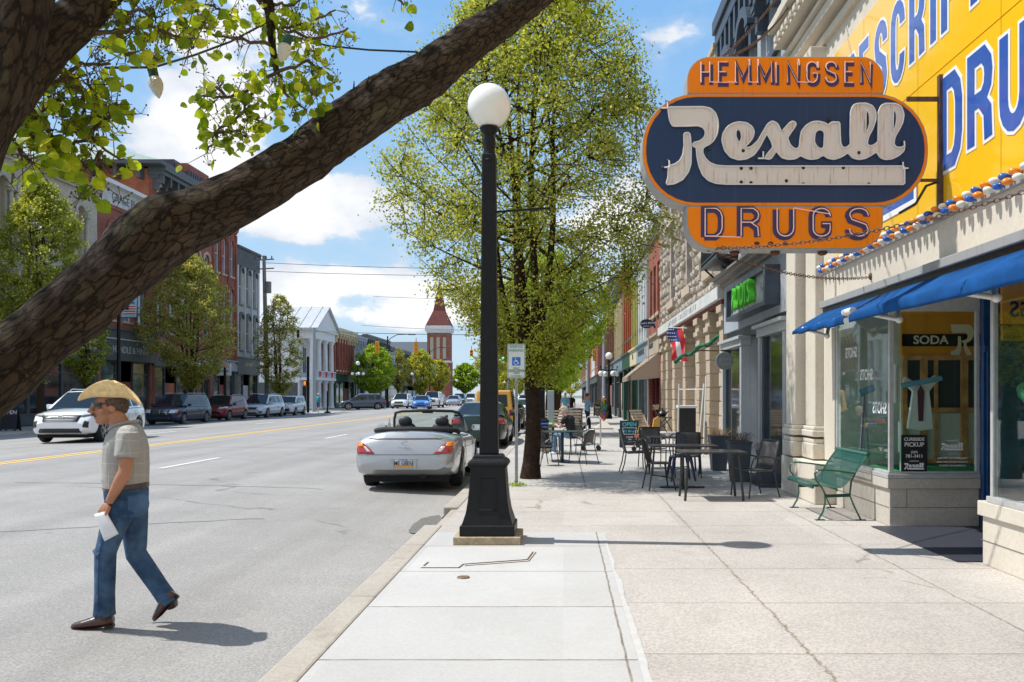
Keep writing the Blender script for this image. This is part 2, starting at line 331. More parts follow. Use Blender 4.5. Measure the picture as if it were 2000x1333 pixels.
# ---------------------------------------------------------------- ground
def paving(name, c1, c2, grain, grainscale, jx=(), jy=None, joint=(.10,.08,.06), jw=.011, stain=(.3,.26,.2), stamt=.35, grout=.2, ragged=0., cracks=0., bstr=.25, lanes=0):
    m = bpy.data.materials.new(name); m.use_nodes = True; t = m.node_tree; b = t.nodes['Principled BSDF']; MATS[name] = m
    b.inputs['Roughness'].default_value = .85; b.inputs['Specular IOR Level'].default_value = .3
    def nd(k, **kw):
        n = t.nodes.new(k)
        for a, v in kw.items(): setattr(n, a, v)
        return n
    def mt(op, a, c=None, d=None, clamp=False):
        n = nd('ShaderNodeMath', operation=op); n.use_clamp = clamp
        for i, v in enumerate((a, c, d)):
            if v is None: continue
            if isinstance(v, (int, float)): n.inputs[i].default_value = v
            else: t.links.new(v, n.inputs[i])
        return n.outputs[0]
    g = nd('ShaderNodeNewGeometry'); sp = nd('ShaderNodeSeparateXYZ'); t.links.new(g.outputs['Position'], sp.inputs[0])
    def noise(s, det=5, ro=.6):
        n = nd('ShaderNodeTexNoise'); n.inputs['Scale'].default_value = s; n.inputs['Detail'].default_value = det; n.inputs['Roughness'].default_value = ro
        t.links.new(g.outputs['Position'], n.inputs['Vector']); return n.outputs[0]
    def rng_(v, a, b_, c=0., d=1.):
        n = nd('ShaderNodeMapRange'); n.inputs[1].default_value = a; n.inputs[2].default_value = b_; n.inputs[3].default_value = c; n.inputs[4].default_value = d; t.links.new(v, n.inputs[0]); return n.outputs[0]
    def mix(f, a, b_, bt='MIX'):
        n = nd('ShaderNodeMix', data_type='RGBA', blend_type=bt)
        for i, v in ((0, f), (6, a), (7, b_)):
            if isinstance(v, (int, float)): n.inputs[i].default_value = v
            elif isinstance(v, tuple): n.inputs[i].default_value = (*v, 1)
            else: t.links.new(v, n.inputs[i])
        return n.outputs[2]
    col = mix(rng_(noise(.55, 8, .65), .35, .65), c1, c2)
    fine = noise(grainscale, 3, .8)
    col = mix(rng_(fine, .32, .68, 1-grain, 1+grain), (0,0,0), col) if False else col
    sc = nd('ShaderNodeVectorMath', operation='SCALE'); t.links.new(col, sc.inputs[0]); t.links.new(rng_(fine, .3, .7, 1-grain, 1+grain), sc.inputs['Scale']); col = sc.outputs[0]
    vo = nd('ShaderNodeTexVoronoi'); vo.inputs['Scale'].default_value = grainscale*.6; t.links.new(g.outputs['Position'], vo.inputs['Vector'])
    sc2 = nd('ShaderNodeVectorMath', operation='SCALE'); t.links.new(col, sc2.inputs[0]); t.links.new(rng_(vo.outputs['Distance'], .1, .7, 1-grain*.7, 1+grain*.5), sc2.inputs['Scale']); col = sc2.outputs[0]
    col = mix(mt('MULTIPLY', rng_(noise(2.3, 9, .7), .56, .74), stamt), col, stain)
    hgt = fine
    if lanes:
        cv = nd('ShaderNodeCombineXYZ'); t.links.new(mt('MULTIPLY', sp.outputs[0], 1.1), cv.inputs[0]); t.links.new(mt('MULTIPLY', sp.outputs[1], .035), cv.inputs[1])
        n5 = nd('ShaderNodeTexNoise'); n5.inputs['Scale'].default_value = 1.; n5.inputs['Detail'].default_value = 5; t.links.new(cv.outputs[0], n5.inputs['Vector'])
        s5 = nd('ShaderNodeVectorMath', operation='SCALE'); t.links.new(col, s5.inputs[0]); t.links.new(rng_(n5.outputs[0], .35, .65, .88, 1.08), s5.inputs['Scale']); col = s5.outputs[0]
        v4 = nd('ShaderNodeTexVoronoi'); v4.inputs['Scale'].default_value = 1.3; t.links.new(g.outputs['Position'], v4.inputs['Vector'])
        col = mix(mt('MULTIPLY', mt('MULTIPLY', rng_(v4.outputs['Distance'], .03, .09, 1, 0), rng_(noise(.8, 3), .5, .6)), .35), col, (.12,.11,.10))
    if jy:
        fl = nd('ShaderNodeCombineXYZ'); t.links.new(mt('FLOOR', mt('DIVIDE', mt('SUBTRACT', sp.outputs[1], jy[1]), jy[0])), fl.inputs[1]); t.links.new(mt('FLOOR', mt('MULTIPLY', sp.outputs[0], .7)), fl.inputs[0])
        wn = nd('ShaderNodeTexWhiteNoise'); t.links.new(fl.outputs[0], wn.inputs[0]); s3 = nd('ShaderNodeVectorMath', operation='SCALE'); t.links.new(col, s3.inputs[0]); t.links.new(rng_(wn.outputs[0], 0, 1, .93, 1.05), s3.inputs['Scale']); col = s3.outputs[0]
        v4 = nd('ShaderNodeTexVoronoi'); v4.inputs['Scale'].default_value = 2.6; t.links.new(g.outputs['Position'], v4.inputs['Vector'])
        col = mix(mt('MULTIPLY', mt('MULTIPLY', rng_(v4.outputs['Distance'], .02, .045, 1, 0), rng_(noise(1.3, 2), .5, .55)), .6), col, stain)
    wob = mt('MULTIPLY', mt('SUBTRACT', noise(3., 6, .7), .5), .03)
    wob2 = mt('MULTIPLY', mt('SUBTRACT', noise(14., 6, .8), .5), .05*ragged) if ragged else 0.
    dist = None
    for j in jx:
        x0, jw_, amp = j if isinstance(j, tuple) else (j, jw, 1.)
        dd = mt('ABSOLUTE', mt('ADD', mt('SUBTRACT', sp.outputs[0], x0), mt('MULTIPLY', mt('ADD', wob, wob2) if ragged else wob, amp)))
        k = rng_(dd, jw_*.5, jw_*1.2, 1, 0); dist = k if dist is None else mt('MAXIMUM', dist, k)
    if jy:
        pitch, off = jy
        u = mt('ADD', mt('DIVIDE', mt('SUBTRACT', mt('ADD', sp.outputs[1], mt('MULTIPLY', wob, .7)), off), pitch), .5)
        fr = mt('MULTIPLY', mt('ABSOLUTE', mt('SUBTRACT', mt('FRACT', u), .5)), pitch)
        k = rng_(fr, jw*.5, jw*1.3, 1, 0); dist = k if dist is None else mt('MAXIMUM', dist, k)
    if cracks:
        v2 = nd('ShaderNodeTexVoronoi', feature='DISTANCE_TO_EDGE'); v2.inputs['Scale'].default_value = cracks
        wv = nd('ShaderNodeVectorMath', operation='ADD'); t.links.new(g.outputs['Position'], wv.inputs[0])
        nn = nd('ShaderNodeTexNoise'); nn.inputs['Scale'].default_value = 1.1; nn.inputs['Detail'].default_value = 8; t.links.new(g.outputs['Position'], nn.inputs['Vector']); t.links.new(nn.outputs['Color'], wv.inputs[1])
        t.links.new(wv.outputs[0], v2.inputs['Vector'])
        k = mt('MULTIPLY', rng_(v2.outputs['Distance'], .001, .006, 1, 0), rng_(noise(.5, 3), .5, .56)); dist = k if dist is None else mt('MAXIMUM', dist, mt('MULTIPLY', k, .8))
    if dist is not None:
        brk = rng_(noise(5., 7, .75), .3, .62, .35, 1.)
        dist = mt('MULTIPLY', dist, brk)
        col = mix(dist, col, joint)
        hgt = mt('SUBTRACT', mt('MULTIPLY', fine, .5), dist)
    t.links.new(col, b.inputs['Base Color'])
    bp = nd('ShaderNodeBump'); bp.inputs['Strength'].default_value = bstr; bp.inputs['Distance'].default_value = .01
    t.links.new(hgt, bp.inputs['Height']); t.links.new(bp.outputs[0], b.inputs['Normal'])
    return m
m_asph = paving('asphalt', (.315,.302,.284), (.272,.261,.246), .26, 80, (), None, stain=(.36,.31,.255), stamt=.6, cracks=.11, joint=(.17,.16,.15), lanes=1)
m_white = paving('new_concrete', (.49,.483,.467), (.44,.432,.415), .06, 60, ((.385,.009,1.),), (1.32,5.26), joint=(.16,.12,.08), stain=(.40,.37,.32), stamt=.4)
m_tan = paving('old_concrete', (.475,.438,.398), (.395,.36,.325), .24, 70, ((1.53,.011,2.2),(3.12,.009,1.)), (1.32,5.38), joint=(.20,.15,.10), stain=(.30,.26,.21), stamt=.55, cracks=.22, ragged=1.2, jw=.008)
m_far = paving('far_concrete', (.45,.43,.40), (.39,.37,.34), .10, 40, ((.39,.02,1.),(2.2,.02,1.)), (1.5,10.2), joint=(.2,.17,.13), stain=(.28,.25,.21), stamt=.4)
m_curb = paving('curb_stone', (.44,.40,.345), (.36,.32,.27), .14, 70, (), (2.4,6.9), joint=(.12,.09,.06), stain=(.22,.18,.14), stamt=.6)

def sheet(name, pts, mat, kind='structure'):
    me = bpy.data.meshes.new(name); me.from_pydata(pts, [], [tuple(range(len(pts)))]); me.update(); me.materials.append(mat)
    o = bpy.data.objects.new(name, me); COL.objects.link(o); o['kind'] = kind; return o
# wide base ground to the horizon
sheet('ground', [(-1500,-60,-.25),(1500,-60,-.25),(1500,2600,-.25),(-1500,2600,-.25)], M('far_ground', (.16,.17,.10), .95, var=.3, scale=.05))
# road, crowned
mb = MB(); xs = [-23.5+21.8*i/24 for i in range(25)]
ys = [-12, 0, 10, 20, 40, 70, 84, 97, 130, 220, 700]
mb.add([(x, y, road_z(x)) for y in ys for x in xs], [(j*25+i, j*25+i+1, (j+1)*25+i+1, (j+1)*25+i) for j in range(len(ys)-1) for i in range(24)], True)
o = mb.build('road', m_asph); o['kind'] = 'structure'
# side street
mb = MB(); mb.add([(-120,84,-.13),(-23.5,84,road_z(-23.5)),(-23.5,97,road_z(-23.5)),(-120,97,-.13)], [(0,1,2,3)])
mb.add([(-1.7,84,-.12),(60,84,-.12),(60,97,-.12),(-1.7,97,-.12)], [(0,1,2,3)])
o = mb.build('side_street', m_asph); o['kind'] = 'structure'
# pavements (right)
def slab(name, x0, x1, y0, y1, z, mat, h=.22, bev=0):
    mb = MB(); mb.box(x0, x1, y0, y1, z-h, z); o = mb.build(name, mat, bevel=bev); o['kind'] = 'structure'; return o
slab('pavement', -1.48, .45, -8, 10.15, 0, m_white)
slab('pavement', .45, 8, -8, 15.0, 0, m_tan)
slab('pavement', -1.48, .45, 10.15, 15.0, 0, m_tan)
slab('pavement', -1.48, 8, 15.0, 84, 0, m_far)
slab('pavement', -1.48, 8, 97, 420, 0, m_far)
slab('kerb', -1.71, -1.484, -8, 10.7, .006, m_curb, .26, .02)
slab('kerb', -1.71, -1.484, 12.4, 84, .006, m_curb, .26, .02)
slab('kerb', -1.60, -1.484, 10.7, 12.4, -.03, m_curb, .2, .02)
slab('kerb', -1.71, -1.484, 97, 420, .006, m_curb, .26, .02)
slab('kerb', -1.6, 6, 83.99, 84.12, .004, m_curb, .26)
# pale overspill of the newer concrete on the older slabs
import mathutils.noise as mnoise
mb = MB(); ys = [4+.12*i for i in range(52)]
L = [(.452, y, .004) for y in ys]; Rr = [((.535-.006*y)+.03*mnoise.noise(Vector((y*1.7, 2, 0)))-.0*(y)+.012*mnoise.noise(Vector((y*7, 5, 0))), y, .004) for y in ys]
n_ = len(ys); mb.add(L+Rr, [(i, n_+i, n_+i+1, i+1) for i in range(n_-1)])
o = mb.build('pavement', M('concrete_smear', (.50,.49,.47), .85, var=.06, scale=9, bump=.2), recalc=False); o['kind'] = 'structure'
# left pavement
slab('pavement', -40, -23.7, -8, 84, -.05, m_far)
slab('pavement', -40, -23.7, 97, 420, -.05, m_far)
slab('kerb', -23.699, -23.48, -8, 84, -.045, m_curb, .3, .02)
slab('kerb', -23.699, -23.48, 97, 420, -.045, m_curb, .3, .02)
slab('kerb', -23.48, -20.6, 79.5, 84, -.03, m_far, .3, .05)
# painted markings
def worn(name, col):
    m = M(name, col, .7); t = m.node_tree; b = t.nodes['Principled BSDF']
    g = t.nodes.new('ShaderNodeNewGeometry'); n = t.nodes.new('ShaderNodeTexNoise'); n.inputs['Scale'].default_value = 16; n.inputs['Detail'].default_value = 8; n.inputs['Roughness'].default_value = .8
    t.links.new(g.outputs['Position'], n.inputs['Vector']); r = t.nodes.new('ShaderNodeMapRange'); r.inputs[1].default_value = .50; r.inputs[2].default_value = .66; r.inputs[4].default_value = .4
    t.links.new(n.outputs[0], r.inputs[0]); x = t.nodes.new('ShaderNodeMix'); x.data_type = 'RGBA'; x.inputs[6].default_value = (*col, 1); x.inputs[7].default_value = (.27,.26,.25,1)
    t.links.new(r.outputs[0], x.inputs[0]); t.links.new(x.outputs[2], b.inputs['Base Color']); return m
m_yel = worn('road_paint_yellow', (.80,.50,.11)); m_wht = worn('road_paint_white', (.72,.71,.68))
mb = MB()
for x in (-12.05, -11.77):
    yy = [2, 20, 50, 82.5]
    for a, b_ in ((2, 82.5), (98.5, 500)):
        mb.add([(x-.07, a, road_z(x)+.005), (x+.07, a, road_z(x)+.005), (x+.07, b_, road_z(x)+.005), (x-.07, b_, road_z(x)+.005)], [(0,1,2,3)])
o = mb.build('lane_marking', m_yel, recalc=False); o['kind'] = 'structure'
mb = MB()
for x in (-8.15, -15.7):
    y = 17.6-12.2*2 if x > -10 else 20.
    while y < 400:
        if y > 2 and not (82 < y < 98): mb.add([(x-.06, y, road_z(x)+.006), (x+.06, y, road_z(x)+.006), (x+.06, y+3.05, road_z(x)+.006), (x-.06, y+3.05, road_z(x)+.006)], [(0,1,2,3)])
        y += 12.2
for x0, x1, y0, y1 in ((-11.6, -1.9, 82.2, 82.6), (-23.3,-12.2, 98.2, 98.6)):
    for i in range(8):
        xa = x0+(x1-x0)*i/8; xb = x0+(x1-x0)*(i+1)/8
        mb.add([(xa,y0,road_z(xa)+.006),(xb,y0,road_z(xb)+.006),(xb,y1,road_z(xb)+.006),(xa,y1,road_z(xa)+.006)], [(0,1,2,3)])
o = mb.build('lane_marking', m_wht, recalc=False); o['kind'] = 'structure'
# wet gravelly dip by the lamp
mb = MB(); c = Vector((-1.80, 11.5)); pts = []
for i in range(40):
    a = 2*PI*i/40; r = 1+.22*mnoise.noise(Vector((math.cos(a)*2, math.sin(a)*2, 3)))
    x = c.x+.17*r*math.cos(a); y = c.y+.80*r*math.sin(a)+.3*(x-c.x); x = min(x, -1.62); pts.append((x, y, road_z(x)+.012))
mb.add(pts, [tuple(range(40))])
o = mb.build('puddle', M('wet_grit', (.12,.11,.09), .3, var=.6, scale=30, bump=.9, bscale=70, col2=(.30,.27,.23)), recalc=False); tag(o, kind='structure')
for px, py, rx, ry in ():
    g_ = G(px, py, 1.64); mb = MB(); mb.add([(X_, g_.y+ry*math.sin(a), road_z(X_)+.004) for a in [2*PI*k/32 for k in range(32)] for X_ in [g_.x+rx*(1+.12*math.sin(3*a+px))*math.cos(a)]]+[(g_.x,g_.y,road_z(g_.x)+.004)], [(k,(k+1)%32,32) for k in range(32)])
    o = mb.build('road_patch', M('old_stain', (.22,.21,.195), .85, var=.3, scale=22), recalc=False); o['kind'] = 'structure'
# long dark seams across the street
mb = MB()
for (a, b_) in (((-9.2,14.6),(-4.1,14.9)), ((-6.5,9.6),(-3.9,11.4)), ((-11.5,24),(-5,25.2))):
    n = 14
    for i in range(n):
        p = [a[0]+(b_[0]-a[0])*(i+k)/n for k in (0,1)]; q = [a[1]+(b_[1]-a[1])*(i+k)/n+.09*mnoise.noise(Vector(((i+k)*.9, a[0], 0))) for k in (0,1)]
        mb.add([(p[0],q[0]-.014,road_z(p[0])+.004),(p[1],q[1]-.014,road_z(p[1])+.004),(p[1],q[1]+.014,road_z(p[1])+.004),(p[0],q[0]+.014,road_z(p[0])+.004)], [(0,1,2,3)])
o = mb.build('road_patch', M('tar_seam', (.19,.18,.17), .6), recalc=False); o['kind'] = 'structure'
# iron service cover and valve cap in the pavement
m_rust = M('rusty_iron', (.20,.13,.08), .7, metal=.3, var=.35, scale=20)
t = thing('service_cover', 'shallow L shaped steel service cover outline let into the white concrete', 'cover', (0,0,0))
gp = lambda px, py: (G(px,py).x, G(px,py).y)
mb = MB()
for line in ([(905,1103),(1030,1094),(1041,1079)], [(896,1110),(905,1103)], [(828,1106),(836,1099)], [(822,1110),(896,1110)]):
    mb.ribbon([gp(*p) for p in line], .012, lambda u, v, w_: (u, v, w_), .0005, .007)
mb.build('frame', m_rust, t)
mb = MB(); mb.ribbon([gp(908,1106),gp(1033,1097),gp(1047,1079)], .006, lambda u, v, w_: (u, v, w_), .0005, .006); mb.build('hinge', m_rust, t)
mb = MB(); g_ = G(905,1129); mb.lathe([(.01,.012),(.05,.012),(.056,.006),(.056,0)], (g_.x, g_.y, 0), 24); o = mb.build('valve_cap', m_rust); tag(o, 'small round rusty valve cap set in the white concrete', 'cap')
# ---------------------------------------------------------------- stroke letters
def arc(cx, cy, rx, ry, a0, a1, n=6): return [(cx+rx*math.cos(R(a0+(a1-a0)*i/n)), cy+ry*math.sin(R(a0+(a1-a0)*i/n))) for i in range(n+1)]
q_ = .25
GL = {
 'A': [[(0,0),(.5,1),(1,0)], [(.2,.35),(.8,.35)]], 'B': [[(0,0),(0,1),(.7,1),(.95,.85),(.95,.65),(.7,.52),(0,.52)],[(.7,.52),(1,.38),(1,.14),(.75,0),(0,0)]],
 'C': [[(1,.72)]+arc(.5,.75,.5,.25,0,180,8)+arc(.5,.25,.5,.25,180,360,8)+[(1,.28)]],
 'D': [[(0,0),(0,1),(.65,1),(.9,.88),(1,.7),(1,.3),(.9,.12),(.65,0),(0,0)]],
 'E': [[(1,1),(0,1),(0,0),(1,0)], [(0,.52),(.8,.52)]], 'F': [[(1,1),(0,1),(0,0)], [(0,.52),(.8,.52)]],
 'G': [[(1,.72)]+arc(.5,.75,.5,.25,0,180,8)+arc(.5,.25,.5,.25,180,360,8)+[(1,.45),(.55,.45)]],
 'H': [[(0,0),(0,1)],[(1,0),(1,1)],[(0,.5),(1,.5)]], 'I': [[(.5,0),(.5,1)]],
 'K': [[(0,0),(0,1)],[(1,1),(0,.42)],[(.25,.55),(1,0)]], 'L': [[(0,1),(0,0),(1,0)]],
 'M': [[(0,0),(0,1),(.5,.25),(1,1),(1,0)]], 'N': [[(0,0),(0,1),(1,0),(1,1)]],
 'O': [arc(.5,.72,.5,.28,0,180,8)+arc(.5,.28,.5,.28,180,360,8)+[(1,.72)]],
 'P': [[(0,0),(0,1),(.7,1),(.95,.88),(1,.74),(.95,.58),(.7,.46),(0,.46)]],
 'R': [[(0,0),(0,1),(.7,1),(.95,.88),(1,.76),(.95,.62),(.7,.5),(0,.5)],[(.55,.5),(.95,.32),(1,0)]],
 'S': [[(1,.74)]+arc(.5,.77,.5,.23,0,180,8)+[(.12,.6),(.88,.42)]+arc(.5,.23,.5,.23,0,-180,8)+[(0,.27)]],
 'T': [[(0,1),(1,1)],[(.5,1),(.5,0)]], 'U': [[(0,1)]+arc(.5,.28,.5,.28,180,360,8)+[(1,1)]], 'V': [[(0,1),(.5,0),(1,1)]],
 'W': [[(0,1),(.25,0),(.5,.8),(.75,0),(1,1)]], 'X': [[(0,0),(1,1)],[(0,1),(1,0)]], 'Y': [[(0,1),(.5,.5),(1,1)],[(.5,.5),(.5,0)]],
}
def letter(mb, ch, u0, v0, w_, h, wd, f, t0, t1, grow=0.):
    for k, s in enumerate(GL[ch]):
        pts = [(u0+wd/2+x*(w_-wd), v0+wd/2+y*(h-wd)) for x, y in s]
        if grow:
            for e, o_ in ((0, 1), (-1, -2)):
                d = Vector((pts[e][0]-pts[o_][0], pts[e][1]-pts[o_][1])); d = d.normalized()*grow if d.length else d
                pts[e] = (pts[e][0]+d.x, pts[e][1]+d.y)
        mb.ribbon(pts, wd+2*grow, f, t0+.0005*k, t1+.0007*k)
def mapped(f): return lambda u, v, w_: f(u, v, w_)
# the script wordmark: outlines in its own 0..1819 x 0..622 units (y down)
WM_R = [(250,205),(400,204),(520,203),(575,215),(612,250),(630,300),(634,350),(625,410),(600,460),(565,490),(520,512),(512,545),(530,590),(565,627),(620,650),(700,655),(1100,655),(1500,655),(2054,655),(2054,795),(1500,795),(1000,793),(700,793),(620,787),(560,765),(512,720),(484,650),(470,580),(465,510),(440,507),(440,477),(495,463),(527,435),(537,395),(520,362),(480,346),(400,350),(285,350),(263,310),(252,240)]
WM_RS = [(370,408),(385,399),(410,400),(420,420),(427,520),(425,640),(405,700),(362,758),(300,790),(235,797),(250,740),(252,650),(300,643),(342,612),(365,565),(372,500)]
_c8 = lambda L: [(x+1019, y) for x, y in L]
WM_EX = [(790,318),(850,325),(893,355),(908,395),(896,440),(866,480),(838,505),(852,516),(885,507),(932,465),(975,390),(1008,335),(1045,310),(1085,330),(1115,392),(1178,322),(1205,311),(1228,328),(1220,352),(1160,440),(1180,492),(1212,522),(1240,522)] + \
  _c8([(233,500),(236,450),(247,390),(282,345),(330,318),(380,313),(430,326),(450,344),(480,318),(540,320),(543,400),(547,480),(562,513),(590,514),(622,488),(619,400),(623,240),(640,195),(670,178),(740,175),(790,195),(815,240),(816,300),(792,370),(762,425),(750,470),(752,492),(770,501),(800,495),(832,468),(833,380),(835,240),(855,195),(885,178),(970,178),(1010,200),(1030,260),(1021,320),(992,380),(962,430),(952,480),(965,508),(1000,515),(1035,500),(1030,540),(990,575),(940,600),(890,605),(850,590),(822,545),(780,572),(740,595),(690,605),(640,592),(603,552),(560,582),(500,604),(450,594),(415,570),(370,598),(320,604),(275,592),(245,573),(200,600),(150,604),(100,590)]) + \
  [(1075,540),(1032,603),(990,598),(1000,570),(1050,510),(1040,470),(1015,425),(1003,408),(985,440),(948,512),(905,570),(850,600),(790,608),(725,586),(682,535),(660,460),(670,400),(708,350),(748,328)]
WM_H = [[(785,372),(803,385),(812,430),(800,470),(785,468),(768,430),(768,390)], _c8([(380,377),(352,400),(346,470),(368,510),(398,524),(418,512),(424,400),(410,380)]), _c8([(742,222),(765,250),(770,320),(752,385),(738,400)]), _c8([(950,224),(972,245),(975,300),(962,360),(946,395)])]
def chaik(L_):
    o = []
    for i, p in enumerate(L_):
        q = L_[(i+1) % len(L_)]; d = math.hypot(q[0]-p[0], q[1]-p[1]); k = min(.25, 9/max(d,1)); o += [(p[0]+(q[0]-p[0])*k, p[1]+(q[1]-p[1])*k), (q[0]+(p[0]-q[0])*k, q[1]+(p[1]-q[1])*k)]
    return o
WMR0 = WM_R; WM_R, WM_RS, WM_EX = chaik(WM_R), chaik(WM_RS), chaik(WM_EX); WM_H = [chaik(chaik(h)) for h in WM_H]
def wordmark(mb, f, w0, w1):
    mb.plate(WM_R, [], w0, w1, f); mb.plate(WM_RS, [], w0, w1, f); mb.plate(WM_EX, WM_H, w0, w1, f)

# ---------------------------------------------------------------- colours and stone
m_stone = paving('limestone', (.66,.60,.50), (.57,.515,.43), .05, 30, (), None, stain=(.36,.31,.25), stamt=.38, bstr=.15)
m_stone2 = paving('worn_limestone', (.56,.51,.44), (.46,.42,.36), .09, 34, (), None, stain=(.22,.19,.15), stamt=.65, bstr=.3)
m_yelpan = streaky('yellow_enamel', (.94,.53,.008), (.80,.36,.01), .25, .16, coat=.5)
m_orange = streaky('orange_enamel', (.92,.24,.003), (.55,.10,.006), .5, .4, 10, .5, spec=.25)
m_navy = streaky('navy_enamel', (.016,.042,.11), (.035,.075,.15), .6, .4, 9, .35, spec=.3)
m_blueL = streaky('blue_letter_enamel', (.03,.10,.42), (.06,.16,.45), .5, .15, coat=.5)
m_whiteE = M('white_enamel', (.82,.81,.78), .3)
m_cream = streaky('rust_streaked_white', (.70,.645,.60), (.42,.15,.03), .9, .45, 16, 1.2, thr=.555)
m_neon = M('neon_tube', (.98,.66,.60), .25, spec=.8, coat=.6); m_neonw = M('clear_neon_tube', (.74,.72,.70), .2, coat=.6)
m_steel = streaky('weathered_cabinet', (.33,.33,.32), (.16,.12,.09), .7, .55, 8, 1.)
m_brown = M('brown_iron', (.13,.07,.045), .6, metal=.3, var=.3, scale=14)
m_black = M('black_paint', (.012,.012,.014), .38, var=.25, scale=9)
m_purple = M('letter_indigo', (.045,.03,.11), .4)
m_alu = M('aluminium', (.58,.58,.57), .4, metal=.35, var=.08, scale=12)
m_white = M('white_trim', (.70,.69,.66), .5, var=.08, scale=7)
m_glassS = glass('shop_glass', (.93,.96,.95), 1.1)
m_blue = M('blue_painted_metal', (.008,.055,.17), .35, var=.2, scale=6, coat=.2)
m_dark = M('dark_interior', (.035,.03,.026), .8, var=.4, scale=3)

# ---------------------------------------------------------------- the corner shop with the yellow panels
SX = 4.0
shop = thing('shop_building', 'pale limestone drugstore building with big yellow panels lettered in blue above a blue awning', 'building', (SX, 8, 0))
def loc(o, p):   # parts are authored in world metres
    if isinstance(o, list):
        for q in o: loc(q, p)
        return o
    o.matrix_parent_inverse = Matrix.Translation(-Vector(p.location)) if p.rotation_euler.z == 0 else p.matrix_basis.inverted(); return o
def W(mb, name, mat, par, bevel=0, **k):
    o = mb.build(name, mat, par, bevel, **k); loc(o, par); return o
mb = MB(); mb.box(SX, 9, -6, 13.25, 2.86, 3.50); mb.box(SX, 9, -6, 13.25, 6.60, 7.0); mb.box(SX+.02, 9, -6, 13.25, 3.5, 6.6); mb.box(SX+.05, 9, -6, 14.85, 7.0, 9.6)
mb.box(SX+.05, 9, 13.25, 14.85, 0, 7.0); mb.box(5.35, 9, -6, 10.62, 0, 2.86); mb.box(6.7, 9, 10.62, 12.7, 0, 2.86)
W(mb, 'wall', m_stone, shop)
mb = MB()
for z0, z1, x in ((6.93,7.06,3.93),(7.14,7.30,3.80),(7.33,7.40,3.74),(7.50,7.72,3.60),(7.76,7.9,3.50),(7.94,8.2,3.66),(8.9,9.2,3.6)): mb.box(x, 4.06, -6, 14.9, z0, z1)
for i in range(70): mb.box(3.545, 3.6, -2+i*.24, -2+i*.24+.12, 7.52, 7.62)
W(mb, 'cornice', m_stone, shop, .012)
# pilasters
mb = MB()
for y0, y1, x in ((13.92,14.45,3.70),(13.28,13.80,3.84)):
    mb.box(x, 4.06, y0, y1, 1.12, 6.55)
    mb.box(x-.05, 4.06, y0-.05, y1+.05, .62, .86); mb.box(x-.035, 4.06, y0-.03, y1+.03, .86, .93); mb.box(x-.055, 4.06, y0-.045, y1+.045, .96, 1.06); mb.box(x-.03, 4.06, y0-.03, y1+.03, 1.06, 1.12)
    mb.box(x-.05, 4.06, y0-.04, y1+.04, 6.55, 6.62); mb.box(x-.09, 4.06, y0-.07, y1+.07, 6.62, 6.9)
mb.box(3.66, 4.03, 12.68, 14.62, 0, .60)
W(mb, 'pilaster', m_stone, shop, .018)
mb = MB(); mb.box(3.97, 4.02, 12.74, 13.27, .62, 6.6); W(mb, 'pier', m_stone, shop, .01)
# bulkheads under the windows
mb = MB()
mb.box(3.975, 5.069, 10.60, 12.675, 0, .46); mb.box(3.94, 5.069, 10.565, 12.675, .462, .585)
W(mb, 'bulkhead', m_stone2, shop, .008)
mb = MB()
for x0, x1, y0, y1, z0, z1 in ((3.969,3.975,10.62,12.6,.228,.232),(4.0,5.1,10.594,10.60,.228,.232),(4.18,4.184,10.594,10.6,.23,.46),(3.969,3.975,7,8.28,.228,.232)): mb.box(x0, x1, y0, y1, z0, z1)
W(mb, 'bulkhead', M('stone_joint', (.17,.14,.11), .9), shop)
mb = MB()
mb.box(3.975, 5.1, -6, 8.25, 0, .46); mb.box(3.94, 5.1, -6, 8.285, .462, .60)
W(mb, 'bulkhead', m_stone, shop, .008)
# window frames
mb = MB()
for z0, z1 in ((.587,.64),(.642,.67)):
    d = .02 if z0 < .6 else .0
    mb.box(3.955-d, 4.03, 10.58-d, 12.67, z0, z1); mb.box(4.03, 5.065, 10.58-d, 10.66, z0, z1)
for y in (10.585, 12.62): mb.box(3.965, 4.02, y, y+.045, .67, 2.72)
mb.box(5.02, 5.065, 10.585, 10.64, .67, 2.72); mb.box(3.96, 4.04, 10.58, 12.67, 2.70, 2.86); mb.box(4.03, 5.065, 10.58, 10.66, 2.62, 2.86)
W(mb, 'window_frame', m_alu, shop, .004)
mb = MB(); mb.box(3.945, 4.03, -6, 8.12, .602, .66); mb.box(3.965, 4.02, 8.04, 8.085, .66, 2.72); mb.box(3.96, 4.04, -6, 8.09, 2.70, 2.86); mb.box(3.965, 4.02, 4.9, 4.95, .66, 2.7)
W(mb, 'window_frame', m_alu, shop, .004)
mb = MB(); mb.box(3.985, 3.993, 10.63, 12.62, .67, 2.7); W(mb, 'window_glass', m_glassS, shop)
mb = MB(); mb.box(4.02, 5.02, 10.60, 10.608, .67, 2.62); W(mb, 'window_glass', m_glassS, shop)
mb = MB(); mb.box(3.985, 3.993, -6, 8.04, .66, 2.7); W(mb, 'window_glass', m_glassS, shop)
